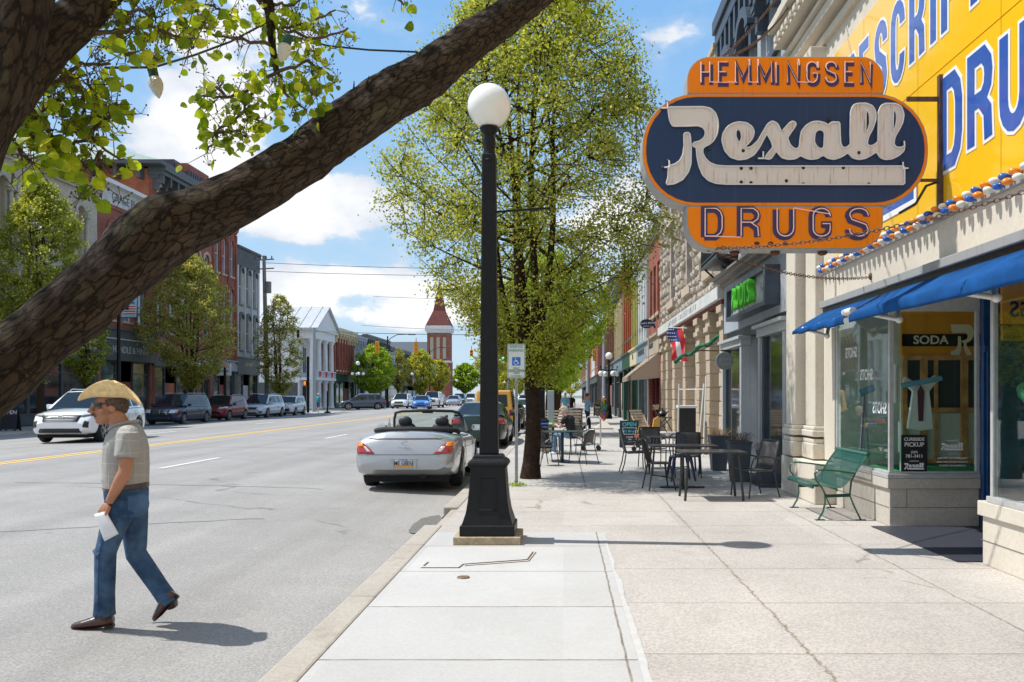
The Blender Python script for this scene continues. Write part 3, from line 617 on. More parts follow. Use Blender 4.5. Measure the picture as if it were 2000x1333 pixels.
# display bay behind the glass
m_oran2 = M('amber_panel', (.80,.36,.02), .5, var=.1, scale=3); m_wood = M('oak_door', (.66,.36,.13), .45, var=.3, scale=6)
mb = MB(); mb.box(4.0, 6.6, 12.55, 12.62, .6, 2.86); W(mb, 'display_wall', M('bay_wall', (.66,.72,.64), .7, var=.12, scale=3), shop)
mb = MB(); mb.box(3.99, 6.6, 10.62, 12.5, .56, .60); W(mb, 'display_floor', M('green_baize', (.02,.30,.10), .9, var=.2, scale=9), shop)
mb = MB(); mb.box(4.86, 6.5, 12.5, 12.548, 2.17, 2.9); W(mb, 'fascia_panel', m_oran2, shop)
mb = MB(); mb.box(4.865, 6.5, 12.488, 12.499, 2.30, 2.475); W(mb, 'fascia_band', m_black, shop)
o = text_mesh('SODA', .17, 'lettering', M('cream_letter', (.9,.86,.66), .5), shop, (5.27, 12.48, 2.385), (1,0,0), (0,0,1), .003, .02, sx=1.1); loc(o, shop)
mb = MB(); k_ = .36/420
mb.plate(WMR0[:14]+[(600,690),(585,772)]+WMR0[22:], [], 0, .004, lambda u, v, w_: (5.72+(u-440)*k_, 12.484-w_, 2.42-(v-430)*k_))
mb.plate(WM_RS, [], 0, .004, lambda u, v, w_: (5.72+(u-440)*k_, 12.484-w_, 2.42-(v-430)*k_))
W(mb, 'emblem', MATS['cream_letter'], shop)
mb = MB()
for x0, x1 in ((4.86,4.93),(5.12,5.22),(5.32,5.37),(5.70,5.80),(6.02,6.25)): mb.box(x0, x1, 12.46, 12.5, .62, 2.17)
for z in (.62, 1.35, 2.10):
    mb.box(4.93, 6.02, 12.465, 12.5, z, z+.07)
W(mb, 'display_door', m_wood, shop, .004)
mb = MB(); mb.box(4.9, 6.02, 12.508, 12.53, .66, 1.34); W(mb, 'door_panel', M('pale_panel', (.80,.86,.86), .5), shop)
mb = MB(); mb.box(4.9, 6.02, 12.508, 12.53, 1.40, 2.12); W(mb, 'door_panel', M('dim_glass', (.05,.07,.075), .1), shop)
mb = MB(); mb.box(6.25, 6.6, 10.7, 12.5, .6, 2.8); W(mb, 'display_wall', m_wood, shop)
# near bay
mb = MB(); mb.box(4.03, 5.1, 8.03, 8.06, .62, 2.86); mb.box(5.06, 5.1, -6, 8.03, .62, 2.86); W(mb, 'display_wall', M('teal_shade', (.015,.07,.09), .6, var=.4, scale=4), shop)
mb = MB(); mb.box(4.03, 5.05, 7.99, 8.025, 2.25, 2.72); W(mb, 'fascia_panel', m_oran2, shop)
mb = MB(); mb.box(4.03, 5.05, 7.98, 8.02, 2.1, 2.24); W(mb, 'fascia_panel', M('gold_foil', (.55,.36,.05), .3, metal=.5, var=.5, scale=18), shop)
o = text_mesh('DRUGS', .2, 'lettering', m_navy, shop, (4.42, 7.985, 2.38), (-1,0,0), (0,0,1), .003, .02); loc(o, shop)
mb = MB(); mb.box(4.0, 5.06, -6, 8.15, .56, .60); W(mb, 'display_floor', MATS['bay_wall'], shop)
# recessed entry
mb = MB(); mb.box(5.07, 5.30, 10.50, 10.59, 0, 2.86); mb.box(5.10, 5.13, 10.46, 10.5, 0, 2.2); mb.box(5.31, 5.36, 8.3, 10.5, 2.1, 2.2); mb.box(5.31, 5.36, 8.3, 8.42, 0, 2.86); mb.box(5.31, 5.36, 9.35, 9.45, 0, 2.1); mb.box(5.072,5.29,10.47,10.5,2.12,2.2); mb.box(5.1, 5.30, 8.29, 8.4, 0, 2.86)
W(mb, 'door_frame', m_blue, shop, .006)
mb = MB(); mb.box(5.335, 5.345, 8.42, 10.5, .1, 2.8); W(mb, 'door_glass', MATS['dim_glass'], shop)
mb = MB(); mb.box(4.0, 5.35, 8.27, 10.58, 2.80, 2.86); W(mb, 'soffit', m_white, shop)
# yellow enamel panels with divisions
mb = MB(); ys = [-6, -3.3, -.6, 2.1, 4.2, 6.05, 7.9, 9.75, 11.5, 13.1]
for a, b_ in zip(ys, ys[1:]):
    for z0, z1 in ((3.56,5.02),(5.032,6.58)): mb.box(SX-.028, SX, a+.006, b_-.006, z0, z1)
W(mb, 'panel', m_yelpan, shop, .003)
mb = MB(); mb.box(SX-.05, SX-.002, -6, 13.14, 3.52, 3.558); W(mb, 'panel_trim', M('dark_panel_trim', (.25,.13,.02), .5), shop)  # dark amber trim along the panel foot
fW = lambda u, v, w_: (SX-.030-w_, -u, v)
wh = MB(); bl = MB(); Lw = .42
for ch, y in zip('PRESCRIPTION', (12.5,11.97,11.45,10.87,10.32,9.76,9.33,8.92,8.40,7.97,7.55,7.0)):
    wd = .14; w_ = wd if ch == 'I' else Lw
    letter(wh, ch, -y-w_/2, 5.31, w_, .96, wd, fW, .0005, .0035, .035); letter(bl, ch, -y-w_/2, 5.31, w_, .96, wd, fW, .005, .0075)
for ch, y in zip('DRUGS', (8.90,8.29,7.66,7.03,6.4)):
    letter(wh, ch, -y-.25, 3.93, .5, .97, .15, fW, .0005, .0035, .035); letter(bl, ch, -y-.25, 3.93, .5, .97, .15, fW, .005, .0075)
sc_ = 2.95/1819; fR = lambda u, v, w_: (SX-.030-w_, 12.75-(u-235)*sc_, 3.78+(797-v)*sc_*.95)
for wl, grow in ((WM_R, 0),): wh.ribbon(wl, 46, lambda u, v, w_: fR(u, v, w_), .0005, .003, closed=True)
wh.ribbon(WM_EX, 46, fR, .0005, .0026, closed=True); wh.ribbon(WM_RS, 46, fR, .0005, .0022, closed=True)
wordmark(bl, fR, .004, .0075)
W(wh, 'lettering', m_whiteE, shop); W(bl, 'lettering', m_blueL, shop)
# awning housing
mb = MB(); mb.box(3.82, 3.99, -6, 13.0, 2.885, 2.985); W(mb, 'awning_housing', m_steel, shop, .01)
mb = MB(); mb.box(3.86, 3.998, -6, 12.95, 2.80, 2.884); W(mb, 'awning_housing', m_black, shop)

# bulbs along the panel foot
strip = thing('bulb_strip', 'double row of blue white and orange marquee bulbs along the foot of the yellow panels', 'lights', (3.93, 8, 3.5))
mb = MB(); mb.box(3.955, 3.998, 3.5, 13.3, 3.44, 3.515); W(mb, 'rail', m_steel, strip)
cols = [M('bulb_white', (.78,.76,.66), .25, coat=.6), M('bulb_blue', (.01,.11,.50), .2, coat=.6), M('bulb_orange', (.85,.25,.01), .25, coat=.6)]
protos = []
for c in cols:
    mb = MB(); mb.tube([(.06,0,.0),(0,0,-.0)], [.014,.014], 8); mb.ell((-.035,0,0), .05, .034, .034, 10, 8); protos.append(mb.build('bulb', c, strip))
k = 0
for i in range(50):
    for r_ in (0, 1):
        y = 13.2-i*.178-r_*.06; z = 3.535-.062*r_
        c = (i+r_) % 3
        if i < 3 and r_ == 0: o = protos[c]
        else: o = protos[c].copy(); COL.objects.link(o); o.parent = strip
        if k >= 99: bpy.data.objects.remove(o); continue
        o.location = Vector((3.925, y, z))-strip.location; o.rotation_euler = (0, random.uniform(-.15,.15), random.uniform(-.2,.2)); k += 1

# ---------------------------------------------------------------- blue awning (things: awning)
aw = thing('awning', 'bright blue fabric shop awning on white folding arms above the drugstore windows', 'awning', (3.6, 8, 2.6))
m_awn = M('blue_canvas', (.010,.070,.225), .95, var=.22, scale=3, bump=.3, bscale=140, spec=.1)
def awn(y0, y1, zb0, zb1, xf=3.40):
    mb = MB(); n = 40
    def fn(u, v):
        y = y0+(y1-y0)*u; sag = .03*math.sin(u*PI*7)+.012*math.sin(u*PI*23)
        zt = 2.545+.07*(1-y/13); zb = zb0+(zb1-zb0)*u
        P4 = [(3.84, 2.815), (3.58, 2.665), (xf+.03, zt+.02+sag*.4), (xf, zt), (xf-.01+sag*.3, (zt+zb)/2), (xf+sag*.5, zb+sag*.35)]
        i = min(int(v*5), 4); t = v*5-i; a, b_ = P4[i], P4[i+1]
        return (a[0]+(b_[0]-a[0])*t, y, a[1]+(b_[1]-a[1])*t)
    mb.grid(fn, n, 10); o = W(mb, 'canopy', m_awn, aw, sharp=60, recalc=False)
    s = o.modifiers.new('s', 'SOLIDIFY'); s.thickness = .006; return o
awn(10.55, 12.9, 2.45, 2.49); awn(-3, 10.35, 2.38, 2.46)
mb = MB(); mb.tube([(3.46, -3, 2.60),(3.46, 12.88, 2.555)], .02, 8); W(mb, 'front_bar', m_alu, aw)
mb = MB(); mb.tube([(3.43, 10.30, 2.60),(3.43, 10.6, 2.6)], .045, 10); W(mb, 'front_bar', m_white, aw)
for y, yy in ((12.55, 12.1), (10.15, 9.3), (8.0, 7.2), (4.5, 3.6)):
    mb = MB(); e = Vector((3.66, (y+yy)/2-.25, 2.42)); mb.tube([(3.86,y,2.78),e], [.028,.024], 8); W(mb, 'arm', m_white, aw)
    mb = MB(); mb.tube([e, (3.44,y-.05,2.56)], [.024,.022], 8); mb.ell(e, .04, .04, .04, 10, 8); W(mb, 'arm', m_white, aw)

# ---------------------------------------------------------------- hanging double sign
sign = thing('hanging_sign', 'large orange and navy neon drugstore sign hung over the pavement', 'sign', (2.3, 9.0, 4.1))
SD = 9.0
fS = lambda px, py, w_=0.: ((px-HX)/F*SD, SD-w_, EYE+(HY-py)/F*SD)
def rrect(x0, x1, y0, y1, r, corners='tl tr br bl', n=8):
    pts = []
    for key, cx, cy, a0 in (('tl',x0+r,y0+r,180),('tr',x1-r,y0+r,270),('br',x1-r,y1-r,0),('bl',x0+r,y1-r,90)):
        if key in corners: pts += [(cx+r*math.cos(R(a0+90*i/n)), cy+r*math.sin(R(a0+90*i/n))) for i in range(n+1)]
        else: pts.append({'tl':(x0,y0),'tr':(x1,y0),'br':(x1,y1),'bl':(x0,y1)}[key])
    return pts
cap = rrect(1254,1813,183,404,104); top = rrect(1342,1726,111,184,44,'tl tr'); bot = rrect(1341,1725,403,487,52,'br bl')
for shp, nm in ((cap,'cabinet'),(top,'cabinet'),(bot,'cabinet')):
    mb = MB(); mb.plate(shp, [], -.30 if shp is cap else -.28, 0, fS); W(mb, nm, m_steel, sign, .006)
def inset(shape, d, cx, cy, ):
    xs = [p[0] for p in shape]; ys = [p[1] for p in shape]; w_, h = max(xs)-min(xs), max(ys)-min(ys); mx_, my = (max(xs)+min(xs))/2, (max(ys)+min(ys))/2
    return [(mx_+(p[0]-mx_)*(w_-2*d)/w_, my+(p[1]-my)*(h-2*d)/h) for p in shape]
for shp in (cap, top, bot):
    mb = MB(); mb.plate(inset(shp,2.2,0,0), [], .001, .006, fS); W(mb, 'sign_face', m_orange, sign)
    for back in (1,): pass
mb = MB(); mb.plate(rrect(1262,1805,190.5,396.5,97), [], .007, .011, fS); W(mb, 'sign_face', m_navy, sign)
mb = MB(); f7 = lambda u, v, w_: fS(1240+u/3.922, 160+v/3.922, w_)
wordmark(mb, f7, .012, .030); W(mb, 'wordmark', m_cream, sign, .002)
# clear tubes following the wordmark's edge
mb = MB()
for wl in (WM_R, WM_RS, WM_EX):
    cx = sum(p[0] for p in wl)/len(wl)
    pts = [Vector(f7(p[0], p[1], .045)) for p in wl]; mb.tube(pts+[pts[0]], .0075, 6)
for h in WM_H:
    pts = [Vector(f7(p[0], p[1], .045)) for p in h]; mb.tube(pts+[pts[0]], .006, 6)
W(mb, 'neon_tube', m_neonw, sign, split=True)
mb = MB()
for u, v in ((205,218),(245,165),(255,610),(215,665),(970,545),(935,600),(1402+80,295),(1019+1030,465),(1019+1050,515),(1019+1020,625),(1019+1070,672),(565,520),(1019+690,550),(810,670),(885,670),(810,775),(885,780),(1155,765),(1019+265,665),(1019+570,665),(1019+765,790),(1019+265,790),(790,445),(825,535)):
    c = Vector(f7(u, v, .031)); mb.ell(c, .018, .012, .018, 10, 6)
W(mb, 'electrode', M('black_socket', (.03,.02,.015), .6), sign, split=True)
mb = MB()
for u0, v0, u1, v1 in ((200,213,255,213),(245,165,248,215),(258,612,262,660),(222,665,262,665),(975,545,975,590),(935,597,990,597),(2049,465,2052,505),(2039,625,2043,680),(2045,672,2080,672)):
    mb.tube([f7(u0,v0,.05), f7(u1,v1,.05)], .008, 6)
W(mb, 'neon_tube', m_whiteE, sign, split=True)
# name on the top box and the word on the bottom box
mb = MB(); nb = MB(); x = 1369
nb_pts = []
for ch, x0, x1 in zip('HEMMINGSEN', (1369,1403,1436,1479,1514,1537,1575,1612,1649,1680), (1392,1426,1468,1512,1523,1563,1601,1638,1671,1704)):
    for k, s in enumerate(GL[ch]):
        pts = [(x0+3+a*(x1-x0-6), 170-3-b_*(40)) for a, b_ in s] if ch != 'I' else [(x0+4,168),(x0+4,128)]
        mb.ribbon(pts, 7.5, fS, .007, .0095+.0006*k)
        tp = [fS(p[0]-4, p[1]-3, .040) for p in pts]; nb.tube(tp, .0062, 6)
for a, b_ in ((1395,1402),(1428,1436),(1470,1478),(1565,1575)): nb.tube([fS(a-8,163,.04), fS(b_+2,164,.04)], .0055, 6)
for u, v in ((1462,119),(1479,119),(1558,119),(1595,124)): nb.tube([fS(u,v,.01), fS(u,v,.04), fS(u+1,v+12,.04)], .0075, 6)
W(mb, 'lettering', m_purple, sign); W(nb, 'neon_tube', m_neon, sign, split=True)
mb = MB(); nb = MB()
for ch, x0, x1 in zip('DRUGS', (1369,1439,1509,1579,1650), (1414,1485,1553,1624,1698)):
    for k, s in enumerate(GL[ch]):
        pts = [(x0+6+a*(x1-x0-12), 470-6-b_*(54)) for a, b_ in s]
        mb.ribbon(pts, 13, fS, .007, .0095+.0006*k)
        nb.tube([fS(p[0]+1, p[1]-1, .042) for p in pts], .0062, 6)
nb.tube([fS(1378,463,.042), fS(1446,465,.042)], .0055, 6); nb.tube([fS(1548,408,.042), fS(1618,420,.042)], .0055, 6)
W(mb, 'lettering', m_purple, sign); W(nb, 'neon_tube', m_neon, sign, split=True)
mb = MB()
for u in (1478,1505,1534): mb.ell(fS(u,476,.006), .03, .01, .02, 10, 6)
for u in (1440,1520,1614): mb.lathe([(.05,0),(.05,-.02),(.03,-.035)], fS(u,488,-.14), 14)
W(mb, 'drain', M('rust_spot', (.10,.035,.012), .8), sign, split=True)
# iron hanging gear
mb = MB(); mb.box(3.93, 3.99, 9.09, 9.15, 3.45, 4.95); W(mb, 'mounting_post', m_brown, sign)
mb = MB(); mb.bar((3.6,9.12,4.70),(3.93,9.12,4.70),.03,.045); mb.bar((3.7,9.12,3.85),(3.93,9.12,3.85),.025,.03); W(mb, 'bracket', m_brown, sign, split=True)
mb = MB(); mb.tube([(3.55,9.2,3.52),(3.72,9.18,3.62),(3.82,9.16,3.8),(3.93,9.15,3.84)], .014, 6); W(mb, 'cable', m_black, sign)
def chain(p0, p1, sag, name='chain', par=sign, link=.058, mat=None):
    p0 = Vector(p0); p1 = Vector(p1); L_ = (p1-p0).length; n = int(L_/link*1.25); mb = MB()
    pt = lambda t: p0.lerp(p1, t)+Vector((0,0,-sag*4*t*(1-t)))
    for i in range(n):
        a = pt(i/n); b_ = pt((i+1)/n); d = (b_-a).normalized(); s = d.cross(Vector((0,0,1))).normalized(); u = s.cross(d)
        ax = s if i % 2 else u; c = (a+b_)/2; hl = (b_-a).length*.68
        ring = [c+d*hl*math.cos(t)+ax*.017*math.sin(t) for t in [2*PI*k/8 for k in range(8)]]; mb.tube(ring+[ring[0]], .0045, 4, False)
    W(mb, name, mat or m_brown, par)
chain(fS(1384,484,-.1), (3.99,11.3,3.13), .12); chain(fS(1384,482,-.1), (3.99,6.4,3.30), .16)
chain(fS(1405,112,-.12), (3.72,14.2,8.0), .15); chain(fS(1405,112,-.12), (3.72,12.9,8.35), .15)
mb = MB(); mb.ell((3.99,11.3,3.14), .03, .03, .05, 8, 6); W(mb, 'bracket', m_brown, sign, split=True)

# ---------------------------------------------------------------- things on and behind the shop glass
t = thing('window_notice', 'black kerbside pickup notice with a phone number stuck low in the shop window', 'notice', (4.3, 10.58, .9))
mb = MB(); mb.plate(rrect(4.115,4.43,.655,1.115,.012), [], 0, .003, lambda u, v, w_: (u, 10.597-w_, v)); W(mb, 'board', M('notice_black', (.02,.022,.025), .35), t)
ml = M('notice_white', (.8,.8,.8), .5)
for s_, sz, z in (('CURBSIDE',.055,1.06),('PICKUP',.072,.995),('(269)',.040,.905),('781-3411',.056,.855),('HEMMINGSEN',.018,.795)):
    loc(text_mesh(s_, sz, 'lettering', ml, t, (4.272, 10.592, z), (1,0,0), (0,0,1), .0008, .012), t)
mb = MB(); k2 = .24/1819; wordmark(mb, lambda u, v, w_: (4.15+(u-235)*k2, 10.5935-w_, .775-(v-175)*k2), 0, .002); W(mb, 'lettering', ml, t)
t = thing('window_lettering', 'small white opening hours and script name stuck on the shop window glass', 'lettering', (4.75, 10.59, .9))
mb = MB(); k2 = .27/1819; wordmark(mb, lambda u, v, w_: (4.60+(u-235)*k2, 10.599-w_, 1.02-(v-175)*k2), 0, .0015); W(mb, 'emblem', ml, t)
for s_, sz, z in (('HEMMINGSEN',.022,1.045),('SINCE 1916',.022,.885),('9AM-7PM ON WEEKDAYS',.032,.83),('9AM-2PM ON SATURDAYS',.032,.785),('CLOSED ON SUNDAYS',.032,.74)):
    loc(text_mesh(s_, sz, 'lettering', ml, t, (4.74, 10.598, z), (1,0,0), (0,0,1), .0006, .01), t)
for i, (ya, yb, z, lab) in enumerate(((12.33,11.75,2.18,'uppermost mirrored white word on the shop window glass'),(11.72,11.15,1.86,'middle mirrored white word on the shop window glass'),(11.2,10.72,1.43,'lowest mirrored white word on the shop window glass'))):
    o = text_mesh('SHOTS', .20, 'window_lettering', ml, None, (3.982, (ya+yb)/2, z), (0,1,0), (0,0,1), .0008, .012, sx=.78); tag(o, lab, 'lettering', 'mirrored words on the window glass')
t = thing('display_crutch', 'white clinical stand with a blue tube arm displayed inside the shop window', 'display', (4.35, 11.2, .6))
mb = MB(); mb.tube([(4.42,11.4,.6),(4.42,11.4,1.95)], .012, 8); mb.tube([(4.42,11.4,.85),(4.42,11.4,1.25)], .035, 10); mb.tube([(4.34,11.4,1.5),(4.34,11.4,2.0)], .04, 10); W(mb, 'stand', m_whiteE, t)
mb = MB(); mb.tube([(4.42,11.4,1.72),(4.95,11.4,1.82)], .035, 10); W(mb, 'tube_arm', M('pale_blue_plastic', (.18,.42,.58), .4), t)
t = thing('display_easel', 'pale folding easel with a blue top standing in the left shop window', 'display', (4.2, 12.1, .6))
mb = MB()
for dx, dy in ((-.07,0),(.07,0),(0,.14)): mb.tube([(4.15+dx,12.0+dy,.6),(4.15,12.0,1.62)], .014, 6)
W(mb, 'stand', M('mauve_metal', (.35,.32,.42), .4), t)
mb = MB(); mb.tube([(4.08,12,1.62),(4.28,12,1.70)], .05, 10); W(mb, 'pad', MATS['pale_blue_plastic'], t)
t = thing('coat_display', 'white lab coat on a hanger displayed behind the side shop window', 'coat', (4.75, 12.0, 1.2))
mb = MB(); mb.plate([(-.16,0),(-.10,.5),(-.24,.62),(-.20,.70),(-.04,.60),(.04,.60),(.20,.72),(.25,.64),(.12,.5),(.17,0),(.02,-.03)], [], 0, .05, lambda u, v, w_: (4.78+u, 11.7-w_+.03*math.sin(u*30), 1.15+v)); W(mb, 'cloth', M('coat_white', (.85,.85,.82), .8), t, .01)
mb = MB(); mb.plate([(-.03,.1),(-.045,.5),(0,.58),(.045,.5),(.03,.1)], [], 0, .01, lambda u, v, w_: (4.78+u, 11.64-w_, 1.15+v)); W(mb, 'shirt', M('plum_cloth', (.14,.05,.07), .8), t)
# plastic-wrapped goods in the near window
t = thing('wrapped_plant', 'green cellophane wrapped bundle filling the right hand shop window', 'display', (4.35, 7.6, 1.4))
mb = MB()
for i in range(7):
    c = Vector((4.28+.16*random.random(), 7.55+.5*random.random(), 1.35+.12*i)); mb.ell(c, .13+.07*random.random(), .22, .12, 12, 8, (random.random(), random.random(), 0))
W(mb, 'wrap', M('green_cellophane', (.10,.42,.20), .15, coat=.8, var=.6, scale=10, bump=.8, bscale=12), t)
mb = MB()
for i in range(6):
    c = Vector((4.3+.12*random.random(), 7.6+.35*random.random(), .75+.1*i)); mb.ell(c, .13, .2, .1, 12, 8, (random.random(), random.random(), 0))
W(mb, 'wrap', M('grey_cellophane', (.25,.30,.32), .2, coat=.8, var=.5, scale=9, bump=.8, bscale=12), t)
# dark mat in the doorway
mb = MB()
pts = [(3.96,10.58),(5.3,10.58),(5.3,8.3),(4.08,8.3),(3.97,8.55)] 
a_ = G(1690,1026); b_ = G(1872,1100)
mb.plate([(a_.x+.02,10.56),(5.3,10.56),(5.3,8.32),(b_.x,8.32)], [], .004, .012, lambda u, v, w_: (u, v, w_))
o = mb.build('doorway_paving', M('navy_terrazzo', (.035,.038,.055), .5, var=.4, scale=60), None); o['kind'] = 'structure'

# ---------------------------------------------------------------- green bench
m_green = M('green_powdercoat', (.006,.10,.066), .3, coat=.4, spec=.6, var=.12, scale=9); m_dgreen = M('dark_green_steel', (.006,.065,.035), .3, coat=.4)
bench = thing('park_bench', 'green slatted metal bench with looped arms beside the drugstore wall', 'bench', (3.55, 11.7, 0))
y0, y1 = 11.12, 12.36
prof = [(3.19,.40),(3.175,.43),(3.20,.455),(3.26,.455),(3.38,.425),(3.50,.405),(3.575,.42),(3.64,.48),(3.71,.60),(3.80,.73),(3.875,.825)]
mb = MB(); n = 26
for i in range(n):
    y = y0+.03+(y1-y0-.06)*i/(n-1); mb.tube([(x, y, z) for x, z in prof], [(.0055,.0125)]*len(prof), 6)
W(mb, 'slats', m_green, bench)
mb = MB(); mb.tube([(3.888,y0-.03,.84),(3.888,y1+.03,.84)], .028, 12); W(mb, 'top_rail', m_green, bench)
mb = MB(); mb.tube([(3.195,y0,.415),(3.195,y1,.415)], .012, 8); mb.tube([(3.5,y0,.385),(3.5,y1,.385)], .014, 8); mb.tube([(3.81,y0,.725),(3.81,y1,.725)], .008, 8); W(mb, 'seat_frame', m_dgreen, bench)
for y in (y0, y1):
    mb = MB(); q = .02
    mb.tube([(3.885,y,.83),(3.76,y,.66),(3.68,y,.5),(3.66,y,.32),(3.72,y,.17),(3.80,y,.01)], [(.011,.024)]*6, 8); mb.box(3.74,3.86,y-.03,y+.03,.001,.012); W(mb, 'leg', m_dgreen, bench)
    mb = MB(); mb.tube([(3.34,y,.33),(3.345,y,.22),(3.32,y,.11),(3.26,y,.01)], [(.011,.024)]*4, 8); mb.box(3.22,3.34,y-.03,y+.03,.001,.012); W(mb, 'leg', m_dgreen, bench)
    mb = MB(); mb.tube([(3.35,y,.33),(3.30,y,.42),(3.225,y,.52),(3.215,y,.60),(3.26,y,.64),(3.34,y,.645),(3.5,y,.63),(3.72,y,.60)], [(.012,.024)]*8, 8); W(mb, 'armrest', m_dgreen, bench)
    mb = MB(); mb.bar((3.34,y,.31),(3.67,y,.32),.016,.04); W(mb, 'stretcher', m_dgreen, bench)

# ---------------------------------------------------------------- big black street lamps
m_lblack = M('lamp_black', (.006,.0065,.0075), .42, spec=.28, var=.3, scale=18, bump=.05, bscale=40)
m_globe = M('opal_globe', (.86,.85,.80), .22, coat=.3, spec=.5, emis=(1,.97,.9), estr=.0)
def big_lamp(x, y, label, z0=0., scale=1., armed=False, group='black globe lamps along the street'):
    t = thing('street_lamp', label, 'street lamp', (x, y, z0), 0, group)
    def B(mb, nm, mt, bev=0, par=t): return mb.build(nm, mt, par, bev)
    mb = MB(); mb.box(-.36,.36,-.33,.33,0,.085); B(mb, 'plinth', M('lamp_plinth', (.42,.33,.22), .9, var=.25, scale=14, bump=.6, bscale=60), .01)
    mb = MB(); mb.lathe([(.295,.087),(.295,.19),(.285,.20),(.275,.20),(.265,.235),(.235,.33),(.215,.45),(.20,.60),(.193,.72),(.187,.80),(.20,.82),(.215,.835),(.22,.86),(.205,.885),(.185,.90),(.165,.91),(.158,.935),(.14,.95)], n=4, sq=True)
    for v in range(4):
        pass
    B(mb, 'base', m_lblack, .012)
    mb = MB()
    for r_ in range(4):
        m3 = Matrix.Rotation(r_*PI/2, 3, 'Z')
        for a, b_, wd in (((-.11,.36),(.11,.36),.012),((-.085,.70),(.085,.70),.012)):
            d0 = -.24 if a[1] < .5 else -.20
            mb.add([m3@Vector(q) for q in ((a[0],d0,a[1]),(b_[0],d0,b_[1]),(b_[0],d0+.03,b_[1]+.018),(a[0],d0+.03,a[1]+.018))], [(0,1,2,3)])
        for sx_ in (-1, 1): mb.add([m3@Vector(q) for q in ((sx_*.11,-.239,.36),(sx_*.085,-.204,.70),(sx_*.072,-.204,.70),(sx_*.097,-.239,.36))], [(0,1,2,3)])
    B(mb, 'base_moulding', m_lblack)
    mb = MB(); mb.lathe([(.103,.95),(.098,1.2),(.078,3.9),(.075,4.25)], n=4, sq=True); 
    B(mb, 'post', m_lblack, .014)
    mb = MB(); mb.lathe([(.06,4.1),(.085,4.16),(.09,4.18),(.07,4.2),(.062,4.3),(.075,4.36),(.07,4.42),(.055,4.46),(.085,4.5),(.105,4.525),(.105,4.55),(.08,4.56)], n=12); B(mb, 'capital', m_lblack)
    mb = MB(); mb.ell((0,0,4.785), .238, .238, .245, 32, 22); B(mb, 'globe', m_globe)
    return t
lamp0 = big_lamp(-.815, 9.60, 'large black square post lamp with white globe, nearest on the pavement edge')
mb = MB(); mb.bar((0.08,0,3.62),(.66,0,3.66),.022,.022); mb.ell((.66,0,3.66),.018,.018,.018,8,6); mb.bar((.08,0,3.56),(.2,0,3.63),.012,.012); mb.build('banner_arm', m_lblack, lamp0)
# ---------------------------------------------------------------- buildings along the street
m_pane = M('window_pane', (.03,.045,.06), .06, spec=1., coat=.6, var=.5, scale=.35)
m_pane_l = M('bright_pane', (.16,.24,.33), .08, spec=1., coat=.6, var=.4, scale=.4)
m_shop = M('shopfront_glass', (.035,.045,.045), .06, spec=1., coat=.5, var=.6, scale=.8)
m_roof = M('flat_roof', (.12,.12,.12), .9)
m_redb = brick('red_brick', (.33,.085,.055), (.25,.06,.042), (.26,.19,.15)); m_brn = brick('brown_brick', (.26,.11,.06), (.20,.085,.05), (.25,.19,.15))
m_orb = brick('orange_brick', (.55,.17,.07), (.45,.13,.06), (.30,.2,.15)); m_gryst = paving('grey_sandstone', (.46,.42,.34), (.36,.33,.27), .12, 7, (), None, stain=(.13,.12,.105), stamt=.6, bstr=.3)
m_greyp = paving('grey_render', (.52,.53,.52), (.44,.45,.45), .05, 9, (), None, stain=(.2,.2,.2), stamt=.4, bstr=.2)
m_dgry = M('slate_paint', (.075,.09,.095), .5, var=.15, scale=3); m_dgrn = M('bottle_green', (.01,.06,.04), .45, var=.15)
m_wpaint = M('white_boards', (.66,.68,.69), .6, var=.06, scale=2); m_cream2 = M('cream_paint', (.60,.52,.34), .6, var=.1, scale=2)
m_sash = M('sash_white', (.62,.63,.62), .5)
